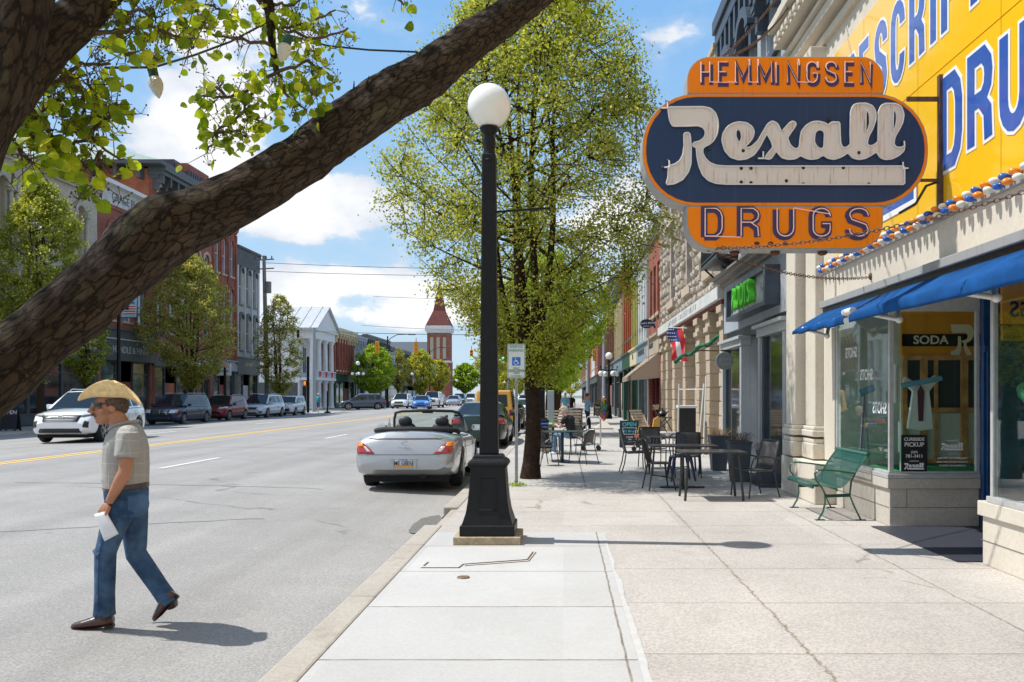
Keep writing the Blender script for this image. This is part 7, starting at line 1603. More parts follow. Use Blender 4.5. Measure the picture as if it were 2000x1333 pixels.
mb = MB(); mb.add([(-.76,-.90,.92),(.76,-.90,.92),(.62,-.29,zt-.02),(-.62,-.29,zt-.02)], [(0,1,2,3)]); mb.build('windscreen', glass('car_screen', (.75,.85,.80), 1.), conv)
mb = MB(); mb.obox((0,-.36,1.33),.22,.03,.06); mb.build('rear_view_mirror', m_plast, conv, .01)
for s_ in (-1,1):
    mb = MB(); mb.obox((s_*.97,-.62,1.0),.19,.10,.13); mb.build('mirror', m_sil, conv, .03); mb = MB(); mb.obox((s_*.97,-.565,1.0),.15,.01,.095); mb.build('mirror_glass', m_chrome, conv)
    mb = MB(); mb.bar((s_*.83,-.62,.93),(s_*.9,-.62,.97),.05,.03); mb.build('mirror_arm', m_plast, conv)
mb = MB(); mb.tube([(-.66,1.62,1.0),(-.66,1.60,1.16)], .004, 5); mb.build('aerial', m_plast, conv)
for s_ in (-1,1):
    mb = MB(); mb.add([(s_*.79,-.75,.93),(s_*.79,-.1,.94),(s_*.74,-.22,1.22)], [(0,1,2)]); mb.build('quarter_glass', MATS['car_screen'], conv)
t = thing('dashboard_plant', 'dark red toy and black cables on the convertible dashboard', 'ornament', (-2.5, 17.9, .95))
mb = MB(); mb.ell((-2.42,17.9,1.08), .05,.04,.07,10,8); mb.ell((-2.40,17.9,1.16), .035,.03,.035,10,8); mb.ell((-2.46,17.9,1.13), .03,.02,.02,8,6); loc(mb.build('figure', M('dull_red_cloth', (.25,.05,.04), .8), t), t)
# dark green saloon ahead
S = sed(); S['L'] = 4.9; S['plan'] = plan_suv(4.9); S['top'] = [(-2.45,.6),(-2.3,.7),(-1.9,.82),(-1.2,.95),(-.9,.98),(1.5,1.02),(2.2,1.03),(2.38,1.0),(2.42,.85),(2.45,.6)]; S['shoulder'] = [(-2.45,.55),(-1.8,.74),(-1.0,.88),(1.8,.95),(2.3,.92),(2.40,.8),(2.45,.55)]
S['patches'] = [('tail_light', ((.50,.76),(.88,.76),(.88,.92),(.56,.92)), m_redl, 'r', .01, True)]
S['gh']['H'] = 1
c2, patch, bvh = make_car('saloon_car', 'dark green saloon parked ahead of the convertible, half hidden by the lamp', (-2.72, 29.9, road_z(-2.72)), R(180), S, paint('dark_green_paint', (.03,.045,.035), .4), 'cars parked along the near kerb')
patch('number_plate', ((-.16,.56),(.16,.56),(.16,.70),(-.16,.70)), m_plate, 'r', .012)
# yellow off roader
t = thing('off_road_car', 'boxy yellow off roader with spare wheel parked beyond the green saloon', 'car', (-2.85, 37.5, road_z(-2.85)), R(180), 'cars parked along the near kerb')
m_yc = paint('yellow_car_paint', (.80,.40,.015)); H = 1.86
mb = MB(); mb.box(-.80,.80,-2.0,1.95,.48,1.08); mb.build('body', m_yc, t, .05)
mb = MB(); v = [(-.78,-.55,1.08),(.78,-.55,1.08),(.78,1.93,1.08),(-.78,1.93,1.08),(-.70,-.25,H),(.70,-.25,H),(.70,1.86,H),(-.70,1.86,H)]; mb.add(v, [(0,1,5,4),(1,2,6,5),(2,3,7,6),(3,0,4,7),(4,5,6,7)]); mb.build('roof', m_yc, t, .06)
mb = MB(); mb.plate([(-.58,1.18),(.58,1.18),(.54,1.68),(-.54,1.68)], [], 0, .012, lambda u, v_, w_: (u, 1.915-.03*(v_-1.1)/.8+.02+w_, v_)); mb.build('rear_window', m_carg, t, .005)
for s_ in (-1,1):
    for a, b_ in ((-.15,.42),(.5,1.1),(1.2,1.78)):
        mb = MB(); mb.add([(s_*.782,a,1.15),(s_*.782,b_,1.15),(s_*.715,b_,1.72),(s_*.715,a,1.72)], [(0,1,2,3)]); mb.build('side_window', m_carg, t)
    mb = MB(); mb.box(s_*.84-.10,s_*.84+.10,1.0,1.85,.78,.90); mb.build('wheel_arch', m_plast, t, .03); mb = MB(); mb.box(s_*.84-.10,s_*.84+.10,-1.8,-.95,.78,.90); mb.build('wheel_arch', m_plast, t, .03)
    mb = MB(); mb.box(s_*.72-.07,s_*.72+.07,1.95,2.0,.86,1.06); mb.build('tail_light', m_redl, t, .01); mb = MB(); mb.obox((s_*.93,-.35,1.18),.2,.1,.18); mb.build('mirror', m_plast, t, .03)
    for yw in (1.42,-1.38): wheel(t, s_*.78, yw, .40, .26, s_, m_rimd, 5)
mb = MB(); mb.box(-.82,.82,1.95,2.12,.46,.62); mb.build('bumper', m_plast, t, .03); mb = MB(); mb.box(-.6,.6,-1.8,1.9,.25,.5); mb.build('underbody', m_under, t)
mb = MB(); mb.lathe([(.08,-.1),(.36,-.12),(.40,-.06),(.40,.06),(.36,.12),(.22,.12),(.2,.07),(.03,.07)], (0,2.12,1.02), 28, 'y'); mb.build('spare_wheel', m_tyre, t); mb = MB(); mb.lathe([(.24,0),(.24,.02),(.02,.04)], (0,2.22,1.02), 20, 'y'); mb.build('spare_rim', m_rimd, t)
# ---------------------------------------------------------------- street furniture
for x, y, lb in ((-.62,24.9,'second black street lamp on the near kerb, mostly behind the tree trunk'),(-.62,52,'third black street lamp on the near kerb')):
    o = big_lamp(x, y, lb)
def far_lamp(x, y, lb, arms=0, h=4.9, s=1.):
    t = thing('street_lamp', lb, 'street lamp', (x,y,-.05), 0, 'black globe lamps along the street')
    mb = MB(); mb.lathe([(.24,0),(.24,.15),(.17,.5),(.16,.9),(.10,1.0),(.075,2),(.06,h-.5),(.10,h-.4),(.07,h-.32),(.12,h-.26)], n=10); mb.build('post', m_lblack, t)
    mb = MB(); mb.ell((0,0,h), .24, .24, .25, 16, 12); mb.build('globe', m_globe, t)
    for k in range(arms):
        a = 2*PI*k/arms+.4; ca, sa = math.cos(a), math.sin(a)
        mb = MB(); mb.tube([(0,0,h-1.0),(.35*ca,.35*sa,h-.95),(.62*ca,.62*sa,h-.9),(.62*ca,.62*sa,h-1.0)], .035, 6); mb.ell((.62*ca,.62*sa,h-.75),.04,.04,.1,6,5); mb.build('arm', m_lblack, t)
        mb = MB(); mb.ell((.62*ca,.62*sa,h-1.2), .17, .17, .18, 12, 10); mb.build('globe', m_globe, t)
    return t
far_lamp(-23.6, 100, 'black lamp with five white globes beside the temple row', 4, 5.3)
far_lamp(-23.6, 136, 'single globe black lamp between the rounded far trees', 0)
far_lamp(-23.5, 205, 'far five globe lamp right of the church tower', 4, 5.1)
far_lamp(-17.5, 212, 'farthest five globe lamp near the street end', 4, 5.1)
far_lamp(-13.5, 200, 'far single globe lamp near the big pole', 0, 4.6)
far_lamp(3.1, 59, 'tall lamp with a cluster of white globes on the right pavement', 4, 4.3)
# banner poles with road lights
m_ban = M('banner_sky', (.30,.52,.70), .7); 
def banner_pole(x, y, h, lb, armdir=1, bz=6.0, arm=True, lamp_len=3.6):
    t = thing('banner_pole', lb, 'pole', (x,y,-.05), 0, 'black poles hung with street banners')
    mb = MB(); mb.lathe([(.20,0),(.20,.7),(.13,.8),(.105,2),(.085,h)], n=12); mb.build('post', m_lblack, t)
    if arm:
        pts = [(0,0,h-.7),(armdir*.5,0,h-.2),(armdir*1.3,0,h+.2),(armdir*lamp_len*.75,0,h+.25)]; mb = MB(); mb.tube(pts, .05, 8); mb.build('arm', m_lblack, t)
        mb = MB(); mb.obox((armdir*lamp_len*.9,0,h+.22), 1.0, .3, .14); mb.build('lamp_head', m_dgry, t, .04)
    for z in (bz-.02, bz+1.78):
        mb = MB(); mb.tube([(0,0,z),(1.0,0,z)], .02, 6); mb.build('banner_arm', m_lblack, t)
    f = lambda u, v, w_: (.14+u+.03*math.sin(v*2), -w_+.03*math.sin(u*5+v*2), bz+v)
    def G_(nm, u0, u1, v0, v1, mt, w_): mb = MB(); mb.grid(lambda a, b: f(u0+(u1-u0)*a, v0+(v1-v0)*b, w_), 4, 6); o = mb.build(nm, mt, par, recalc=False); return o
    par = t; cl = G_('banner', 0, .82, 0, 1.75, m_ban, 0); par = cl
    for k in range(3): G_('stripe', .02, .80, 1.40+k*.11, 1.45+k*.11, MATS['flag_red'], .012)
    G_('emblem', .2, .66, .95, 1.15, M('banner_yellow', (.55,.55,.05), .7), .012); G_('writing', .12, .7, .74, .80, m_navy, .012)
    for k in range(4): G_('flag_stripe', .1, .74, .16+k*.13, .22+k*.13, MATS['flag_red'], .012)
    G_('flag_white', .1, .74, .14, .66, MATS['flag_white'], .006); G_('canton', .1, .38, .40, .66, m_navy, .018)
    return t
bp_ = banner_pole(-24.0, 47, 7.4, 'thick black pole with a sky blue flag banner by the hinge shop', 1, 5.85, False)
banner_pole(-23.4, 116, 9.5, 'black road light pole with banner left of the hanging signals', 1, 5.6)
banner_pole(-23.0, 150, 9.6, 'second black road light pole with banner before the church', 1, 5.2)
flag('wall_flag', 'american flag on a slanted staff above the hinge shop window', (-27.7,57.5,4.6), (-26.3,58.2,6.9), 2.2, 1.15, 13, True, .9)
flag('wall_flag', 'small faded flag on a far left lamp post beneath the banner', (-23.2,133,3.9), (-22.6,133,5.1), 1.7, .8, 7, True, .9)
for px, py, d, lb, txt in ((437,722,70.5,'white sports bar style hanging sign beside the parked red crossover','SPORTS'),(421,722,66,'small round green and red hanging sign beside the black pole',None)):
    p = P(px, py, d); p.x = max(p.x, -27.6); t = thing('hanging_sign', lb, 'sign', p)
    mb = MB()
    if txt: mb.obox(p, 1.2, .12, 1.0)
    else: mb.lathe([(.02,.05),(.4,.05),(.4,-.05),(.02,-.05)], p, 20, 'y')
    loc(mb.build('board', m_wpaint if txt else M('apple_green_board', (.12,.28,.03), .5), t, .02), t)
    if txt: loc(text_mesh(txt, .26, 'lettering', MATS['flag_red'], t, p+Vector((0,-.065,.2)), (1,0,0), (0,0,1), .005, .01), t); loc(text_mesh('& SPINE', .26, 'lettering', m_navy, t, p+Vector((0,-.065,-.15)), (1,0,0), (0,0,1), .005, .01), t)
    else: mb = MB(); mb.lathe([(.02,.055),(.2,.055),(.2,-.055),(.02,-.055)], p+Vector((0,0,-.15)), 16, 'y'); loc(mb.build('emblem', MATS['flag_red'], t), t)
# kerb-side black pole near the red car
mb = MB(); mb.lathe([(.2,0),(.2,.6),(.11,.8),(.09,3.6)], (-23.9,61.5,-.05), 10); o = mb.build('street_post', m_lblack); tag(o, 'plain black kerbside post between the minivan and the red crossover', 'post')
# utility poles and wires
m_pole = M('grey_pole', (.20,.195,.19), .8, var=.15, scale=3); m_galv = M('galvanised_pole', (.33,.38,.43), .5, metal=.3)
def pole(x, y, h, lb, r=.16, mt=m_pole, lean=0, tr=False, z0=-.05, name='utility_pole'):
    t = thing(name, lb, 'pole', (x,y,z0)); mb = MB(); mb.tube([(0,0,0),(lean*.5,0,h*.5),(lean,0,h)], [r*1.2,r,r*.75], 10); mb.build('shaft', mt, t)
    if tr:
        mb = MB(); mb.cyl((lean+.38,0,h-3.3),(lean+.38,0,h-2.3),.28,.28,12); mb.build('transformer', m_pole, t)
        for z in (h-1.2,h-.4): mb = MB(); mb.bar((lean-.9,0,z),(lean+.9,0,z+.1),.1,.1); mb.build('crossarm', m_pole, t)
        mb = MB(); 
        for i in range(4): mb.cyl((lean-.8+i*.5,0,h-.3),(lean-.8+i*.5,0,h),.06,.05,6)
        mb.build('insulator', m_dgry, t, split=True)
    return t
pole(-26.2, 77.2, 14, 'weathered utility pole with transformer next to the grey building', .2, m_pole, -.35, True)
pole(-24.6, 86, 8.3, 'plain grey metal pole in front of the temple columns', .19, m_galv)
pole(2.35, 82, 9.0, 'pale blue grey signal pole, left of the pair on the right pavement', .16, m_galv, 0, False, 0)
pole(3.75, 79, 9.5, 'thicker pale blue grey signal pole, right of the pair on the right pavement', .20, m_galv, 0, False, 0)
pole(-13.6, 215, 16, 'tall distant utility pole right of the church', .22)
pole(-10.6, 240, 13, 'second distant utility pole near the lamp post', .2)
for k, (a, b_, sag, lb) in enumerate((((-26.4,77,13.3),(3.75,79,13.1),.25,'upper overhead cable across the street'),((-26.4,77.3,12.6),(3.9,79.3,12.6),.25,'second overhead cable just under the upper one'),((-24.6,86,7.9),(2.35,84,7.5),.2,'signal span cable across the crossing'),((-26.2,120,15.2),(3,120,15),.3,'thin distant overhead cable over the street'),((-26,112,10.6),(2.3,82,7.7),.3,'slack cable running behind the hanging signals'))):
    a = Vector(a); b_ = Vector(b_); mb = MB(); mb.tube([a.lerp(b_, i/16)+Vector((0,0,-sag*4*(i/16)*(1-i/16))) for i in range(17)], .022 if k != 2 else .03, 4); o = mb.build('overhead_cable', m_black); tag(o, lb, 'cable')
m_sy = M('signal_yellow', (.72,.30,.01), .5)
def signal(p, lb, face, lit=None, s=1.):
    t = thing('traffic_light', lb, 'traffic light', p, 0, 'traffic lights over the crossing')
    mb = MB(); mb.box(-.17*s,.17*s,-.14,.14,-.53*s,.53*s); mb.build('housing', m_sy, t, .04)
    mb = MB(); mb.tube([(0,0,.5*s),(0,0,.95)], .03, 6); mb.build('hanger', m_black, t)
    if face:
        for k, c in enumerate(((.10,.01,.01),(.12,.07,.01),(.02,.6,.35))):
            mb = MB(); mb.lathe([(.11*s,-.15),(.11*s,-.165),(.02,-.17)], (0,0,(.34-.34*k)*s), 14, 'y'); on = lit == k
            mb.build('lens', M(f'lens_on{k}', c, .3, emis=(.05,1,.65), estr=3.5) if on else M(f'lens_off{k}', c, .3), t)
            mb = MB(); mb.tube([(.13*s*math.cos(a), -.14-.12, (.34-.34*k)*s+.13*s*math.sin(a)) for a in [PI*q/8 for q in range(9)]], .012, 5); mb.build('visor', m_sy, t)
    else:
        mb = MB()
        for k in range(3): mb.box(-.12*s,.12*s,-.20,-.14,(.34-.34*k-.12)*s,(.34-.34*k+.12)*s)
        mb.build('back_ribs', m_sy, t, split=True)
    return t
signal((-18.6,87,6.35), 'yellow traffic light hung on the span cable, left of the three', False, s=1.15); signal((-14.7,87,6.35), 'yellow traffic light hung on the span cable, middle of the three', False, s=1.15)
signal((-9.9,94,5.95), 'yellow traffic light showing green, right of the three', True, 2); signal((-6.5,94,6.0), 'small yellow traffic light seen past the lamp post with a green lamp', True, 2)
signal((2.9,81,5.3), 'yellow traffic light beside the pale poles on the right', False)
t = thing('crossing_signal', 'black post with lit orange hand signal by the temple', 'signal', (-23.6,80.5,-.05)); mb = MB(); mb.tube([(0,0,0),(0,0,5.2)], .13, 10); mb.build('post', m_lblack, t)
mb = MB(); mb.box(-.38,-.14,-.12,.12,2.55,2.95); mb.build('housing', m_black, t, .02); mb = MB(); mb.box(-.34,-.18,-.14,-.122,2.6,2.9); mb.build('lamp', M('orange_lamp', (.8,.12,.01), .4, emis=(1,.14,.01), estr=2.2), t)
t = thing('crossing_post', 'short black push button post with a wide base at the far kerb', 'post', (-21.4,79,-.03)); mb = MB(); mb.lathe([(.28,0),(.28,.12),(.1,.16),(.07,.3),(.07,2.0)], n=10); mb.build('post', m_lblack, t)

# reserved parking sign
t = thing('parking_sign', 'reserved parking sign with blue wheelchair symbol on a perforated steel post', 'sign', (-.83,15.35,0)); SPd = 15.3
x0 = (991-HX)/F*SPd; x1 = (1026-HX)/F*SPd; zt = EYE+(HY-672)/F*SPd; zb = EYE+(HY-724)/F*SPd; cx = (x0+x1)/2
fs_ = lambda u, v, w_: (u, SPd-w_, v); m_sgn = M('sign_white', (.66,.69,.66), .35); m_sgr = M('sign_green', (.01,.20,.09), .4); m_sbl = M('symbol_blue', (.005,.14,.52), .4)
def splate(z0, z1):
    mb = MB(); mb.plate(rrect(x0,x1,z0,z1,.03), [], 0, .004, fs_); loc(mb.build('board', m_sgn, t), t)
    mb = MB(); mb.ribbon(rrect(x0+.012,x1-.012,z0+.012,z1-.012,.022), .007, fs_, .0045, .006, closed=True); loc(mb.build('border', m_sgr, t), t)
splate(zb, zt); splate(zb-.135, zb-.012)
for s_, sz, z in (('RESERVED',.062,zt-.052),('PARKING',.070,zt-.118),('ONLY',.052,zb+.036)): loc(text_mesh(s_, sz, 'lettering', m_sgr, t, (cx, SPd-.0055, z), (1,0,0), (0,0,1), .0006, .012, sx=.86), t)
for s_, sz, z in (('VAN',.055,zb-.05),('ACCESSIBLE',.038,zb-.098)): loc(text_mesh(s_, sz, 'lettering', m_sgr, t, (cx, SPd-.0055, z), (1,0,0), (0,0,1), .0006, .012), t)
mb = MB(); q = .074; zc = zb+.16; mb.plate([(cx-q,zc-q),(cx+q,zc-q),(cx+q,zc+q),(cx-q,zc+q)], [], .0045, .0058, fs_); loc(mb.build('symbol_panel', m_sbl, t), t)
mb = MB(); k = .0092
mb.ribbon([(cx+(a)*k, zc+(b_)*k) for a, b_ in ((-1.5,3.2),(-1.2,-.2),(2.6,-.2),(4.2,-4.2),(5.4,-3.8))], .0105, fs_, .0062, .0075); mb.ribbon([(cx-1.2*k,zc+1.6*k),(cx+1.9*k,zc+1.6*k)], .009, fs_, .0064, .0078)
mb.ribbon([(cx+(-.6+3.9*math.cos(a))*k, zc+(-2.2+3.9*math.sin(a))*k) for a in [R(105+ 230*i/12) for i in range(13)]], .0085, fs_, .0066, .008); mb.ell(fs_(cx-1.6*k, zc+5.0*k, .0065), .0095, .002, .0095, 12, 6)
loc(mb.build('symbol', m_whiteE, t), t)
mb = MB(); m_post = M('perforated_steel', (.33,.34,.34), .45, metal=.7, var=.2, scale=20); mb.box(cx-.027,cx+.027,SPd+.006,SPd+.05,0,zt+.02); loc(mb.build('post', m_post, t, .004), t)
mb = MB()
for i in range(72): mb.lathe([(.0065,0),(.0065,-.001),(.001,-.0012)], (cx,SPd+.0055,.04+i*.0265), 8, 'y') if .04+i*.0265 < zb-.14 else None
loc(mb.build('holes', m_black, t), t)
t2 = thing('weed_tuft', 'small tuft of bright green weed at the foot of the sign post', 'plant', (cx,SPd,0)); rw = np.random.default_rng(4); pw = rw.normal(size=(160,3))*np.array([.075,.05,.02])+np.array([0,-.02,.03]); quads('leaves', pw, .035, lm_lime, t2, 4)

# ---- cafe furniture
m_cm = M('gunmetal', (.05,.052,.056), .38, metal=.5, var=.2, scale=12); m_ct = M('matt_black_metal', (.018,.018,.02), .42, coat=.2); m_mesh = M('grey_sling', (.11,.10,.095), .6, var=.15, scale=30); m_bluem = M('deep_blue_metal', (.012,.03,.10), .4, coat=.2)
def tolix(name, label, x, y, rz, mt, grp):
    t = thing(name, label, 'chair', (x,y,0), rz, grp)
    mb = MB(); mb.plate(rrect(-.18,.18,-.18,.17,.05), [], .44,.462, lambda u, v, w_: (u,v,w_)); mb.build('seat', mt, t, .006)
    for sx_, sy in ((-1,-1),(1,-1),(-1,1),(1,1)):
        mb = MB(); mb.tube([(sx_*.15,sy*.15,.445),(sx_*.19,sy*.19,.22),(sx_*.225,sy*.23,.0)], [(.035,.014),(.026,.013),(.018,.012)], 6); mb.build('leg', mt, t)
    mb = MB(); mb.tube([(-.155,.16,.455),(-.175,.22,.66),(-.16,.255,.80),(-.10,.27,.855),(0,.275,.862),(.10,.27,.855),(.16,.255,.80),(.175,.22,.66),(.155,.16,.455)], .012, 8); mb.build('back_frame', mt, t)
    mb = MB(); mb.tube([(0,.165,.46),(0,.225,.66),(0,.272,.855)], [(.008,.055),(.008,.05),(.008,.06)], 6); mb.build('back_splat', mt, t)
    mb = MB(); mb.tube([(-.19,-.19,.20),(.19,.19,.26)], .008, 5); mb.tube([(.19,-.19,.20),(-.19,.19,.26)], .008, 5); mb.build('stretcher', mt, t)
    return t
def sling(name, label, x, y, rz, grp, mt=m_cm):
    t = thing(name, label, 'chair', (x,y,0), rz, grp)
    for s_ in (-1,1):
        mb = MB(); mb.tube([(s_*.25,-.27,0),(s_*.255,-.24,.25),(s_*.26,-.235,.50),(s_*.265,-.19,.615),(s_*.27,-.06,.645),(s_*.265,.12,.63),(s_*.25,.22,.60)], .013, 8); mb.build('armrest', mt, t)
        mb = MB(); mb.tube([(s_*.235,-.22,.435),(s_*.235,.16,.41),(s_*.235,.21,.47),(s_*.23,.25,.65),(s_*.225,.31,.88)], .013, 8); mb.build('back_frame', mt, t)
        mb = MB(); mb.tube([(s_*.24,.20,.44),(s_*.25,.24,.2),(s_*.25,.30,0)], .012, 8); mb.build('leg', mt, t)
    mb = MB(); mb.tube([(-.24,-.22,.43),(.24,-.22,.43)], .011, 6); mb.tube([(-.225,.31,.88),(.225,.31,.88)], .011, 6); mb.tube([(-.24,.2,.41),(.24,.2,.41)], .011, 6); mb.build('crossbar', mt, t)
    mb = MB(); mb.grid(lambda u, v: (-.225+.45*u, -.21+.40*v, .43-.02*math.sin(v*PI)-.012*math.sin(u*PI)), 6, 6); o = mb.build('seat', m_mesh, t); o.modifiers.new('s','SOLIDIFY').thickness = .006
    mb = MB(); mb.grid(lambda u, v: (-.225+.45*u, .215+.095*v+.018*math.sin(u*PI), .48+.40*v), 6, 6); o = mb.build('backrest', m_mesh, t); o.modifiers.new('s','SOLIDIFY').thickness = .006
    return t
def bistro(name, label, x, y, rz, grp):
    t = thing(name, label, 'chair', (x,y,0), rz, grp)
    mb = MB(); mb.lathe([(.02,.445),(.20,.45),(.215,.44),(.20,.43),(.02,.432)], (0,0,0), 20); mb.build('seat', m_cm, t)
    for s_ in (-1,1):
        mb = MB(); mb.tube([(s_*.20,-.25,0),(s_*.215,-.19,.35),(s_*.24,-.17,.60),(s_*.255,-.10,.68),(s_*.25,.05,.71),(s_*.21,.20,.77),(s_*.10,.27,.82),(0,.285,.83)], .011, 7); mb.build('arm_frame', m_cm, t)
        mb = MB(); mb.tube([(s_*.24,.30,0),(s_*.20,.20,.40),(s_*.18,.24,.66),(s_*.10,.262,.78),(0,.27,.79)], .010, 7); mb.build('leg', m_cm, t)
        mb = MB(); mb.tube([(s_*.25,-.05,.65),(s_*.21,.12,.56),(s_*.17,.19,.45)], .008, 6); mb.build('side_rail', m_cm, t)
    mb = MB(); mb.grid(lambda u, v: ((u-.5)*.40*(1-.1*v), .205+.075*v+.0*u-.9*(u-.5)**2*.3, .50+.30*v-.35*(u-.5)**2), 8, 5); o = mb.build('backrest', m_mesh, t); o.modifiers.new('s','SOLIDIFY').thickness = .008
    return t
def ctable(name, label, x, y, grp, w_=.9, d_=.75, rd_=0, h=.74, four=False):
    t = thing(name, label, 'table', (x,y,0), 0, grp)
    mb = MB()
    if rd_: mb.lathe([(.02,h-.02),(rd_-.01,h-.02),(rd_,h-.01),(rd_,h),(.02,h+.004)], n=36)
    else: mb.plate(rrect(-w_/2,w_/2,-d_/2,d_/2,.03), [], h-.022, h, lambda u, v, q: (u,v,q))
    mb.build('tabletop', m_cm if rd_ else m_ct, t, .003)
    if four:
        for sx_ in (-1,1):
            for sy in (-1,1): mb = MB(); mb.tube([(sx_*(w_/2-.12),sy*(d_/2-.1),h-.02),(sx_*(w_/2-.06),sy*(d_/2-.06),0)], .02, 8); mb.build('leg', m_ct, t)
    else:
        mb = MB(); mb.cyl((0,0,.03),(0,0,h-.02),.036,.036,12); mb.build('pedestal', m_ct, t)
        mb = MB()
        if rd_: mb.lathe([(.27,0),(.27,.015),(.20,.035),(.05,.06),(.04,.07)], n=28)
        else: mb.box(-.38,.38,-.06,.06,.0,.03); mb.box(-.06,.06,-.3,-.06,.0,.03); mb.box(-.06,.06,.06,.3,.0,.03)
        mb.build('base', m_ct, t, .005)
    return t
gt = 'tables outside the cafe'; gc = 'chairs outside the cafe'
ctable('cafe_table', 'black rectangular cafe table nearest the grey cafe window', 2.28, 13.45, gt, 1.0, .75, four=True)
ctable('cafe_table', 'black rectangular cafe table with crossed foot, middle of the cafe group', 2.05, 15.0, gt, 1.15, .7)
ctable('cafe_table', 'black rectangular cafe table farthest in the cafe group', 2.30, 18.0, gt, 1.1, .75, four=True)
tolix('metal_chair', 'black stamped metal chair with its back to the middle cafe table aisle', 1.62, 14.75, R(100), m_ct, gc)
tolix('metal_chair', 'deep blue stamped metal chair between the cafe tables', 2.2, 16.3, R(5), m_bluem, gc)
sling('patio_chair', 'grey mesh patio chair drawn up at the right end of the nearest cafe table', 3.02, 13.75, R(-68), gc)
sling('patio_chair', 'mesh patio chair seen from the side at the left of the farthest cafe table', 1.48, 18.0, R(92), gc)
sling('patio_chair', 'mesh patio chair behind the farthest cafe table, left one', 1.95, 19.1, R(6), gc)
sling('patio_chair', 'mesh patio chair in front of the farthest cafe table, facing away', 2.42, 17.0, R(176), gc)
# left pavement set by the tree
ctable('bistro_table', 'round metal bistro table beside the big tree', -.02, 20.8, 'round tables by the tree', rd_=.54)
bistro('bistro_chair', 'round seated metal chair with hooped arms right of the bistro table', .45, 20.3, R(-128), 'chairs by the tree')
bistro('bistro_chair', 'metal hooped chair on the left of the bistro table by the trunk', -.42, 19.8, R(128), 'chairs by the tree')
bistro('bistro_chair', 'metal hooped chair behind the bistro table, partly hidden by the trunk', -.38, 21.4, R(60), 'chairs by the tree')
ctable('bistro_table', 'second round table carrying papers where the man in black sits', -.28, 24.0, 'round tables by the tree', rd_=.5)
bistro('bistro_chair', 'chair in which the man in the black shirt sits', .28, 23.5, R(-150), 'chairs by the tree')
t = thing('paper_cups', 'blue and yellow wrapped item and papers on the second round table', 'items', (-.3,24,.75)); mb = MB(); mb.tube([(-.62,23.9,.79),(-.40,23.9,.79)], .045, 10); loc(mb.build('roll', m_blueL, t), t); mb = MB(); mb.tube([(-.39,23.9,.79),(-.30,23.9,.79)], .045, 10); loc(mb.build('roll_end', MATS['banner_yellow'], t), t); mb = MB(); mb.box(-.2,.12,23.8,24.1,.745,.765); loc(mb.build('papers', m_whiteE, t), t)
# A-frame boards
def aframe(name, label, x, y, w_, h, texts, rz=0):
    t = thing(name, label, 'sign', (x,y,0), rz); a = .13
    for s_ in (-1,1):
        mb = MB(); mb.plate([(-w_/2,0),(-w_/2+.06,0),(-w_/2+.10,.07),(w_/2-.10,.07),(w_/2-.06,0),(w_/2,0),(w_/2,h),(-w_/2,h)], [], -.012, .012, lambda u, v, q: (u, s_*a*(1-v/h)*1.6+q, v)); mb.build('board', M('chalkboard', (.012,.016,.026), .5), t)
    for s, sz, z, mt, dx in texts: text_mesh(s, sz, 'lettering', mt, t, (dx, -(a*(1-z/h)*1.6)-.016, z), (1,0,0), (0,.2,1), .001, .012)
    return t
m_chalkb = M('chalk_cyan', (.06,.42,.50), .8); m_chalkw = M('chalk_white', (.6,.6,.6), .8)
tb = aframe('sandwich_board', 'black chalkboard sandwich board lettered open in cyan chalk', 2.02, 26.6, .58, .82, [('OPEN',.17,.70,m_chalkb,0),("Let's Brunch",.11,.50,m_chalkb,0),('COFFEE',.06,.32,m_chalkw,0),('TEA',.06,.25,m_chalkw,0),('SOUPS & SALADS',.05,.18,m_chalkw,0)])
mb = MB(); mb.ribbon([(-.21,.60),(.21,.60),(.17,.41),(-.17,.41)], .012, lambda u, v, q: (u, -.208*(1-v/.82)-.016-q, v), 0, .003, closed=True); mb.build('chalk_frame', m_chalkw, tb)
aframe('sandwich_board', 'small blue sandwich board far along the right pavement', 2.6, 66, .6, .85, [('SALE',.16,.66,m_chalkw,0),('today',.12,.4,m_chalkw,0)])
# planters with dry grass
def planter(x, y, label, w_=.20, h=.72, col=None, grass=(.45,.28,.12)):
    t = thing('planter', label, 'planter', (x,y,0), 0, 'tall planters by the cafe'); mb = MB(); mb.lathe([(w_*.72,0),(w_*1.0,h),(w_*1.08,h),(w_*1.08,h+.03),(w_*.95,h+.03),(w_*.95,h-.03)], n=4, sq=True); mb.build('pot', col or M('slate_planter', (.07,.085,.105), .6, var=.15), t, .01)
    rp = random.Random(int(x*100+y)); mb = MB()
    for i in range(90):
        a = rp.random()*2*PI; r_ = rp.random()*w_*.7; b_ = Vector((r_*math.cos(a), r_*math.sin(a), h)); o_ = b_+Vector((math.cos(a)*rp.uniform(.0,.18), math.sin(a)*rp.uniform(0,.18), rp.uniform(.06,.20))); e_ = o_+Vector((math.cos(a)*.09, math.sin(a)*.09, -.05)); mb.tube([b_, o_, e_], [.003,.0025,.001], 3, False)
    mb.build('dry_grass', M('straw_%d' % int(grass[0]*100), grass, .9), t); return t
planter(3.30, 18.5, 'tall slate planter with straw coloured grass beside the round sign'); planter(3.25, 16.1, 'blue slate planter with dark dry stems before the cafe doorway', grass=(.12,.06,.05)); planter(3.55, 15.3, 'narrow slate planter partly hidden behind the patio chair', .13, .60, grass=(.10,.07,.05))
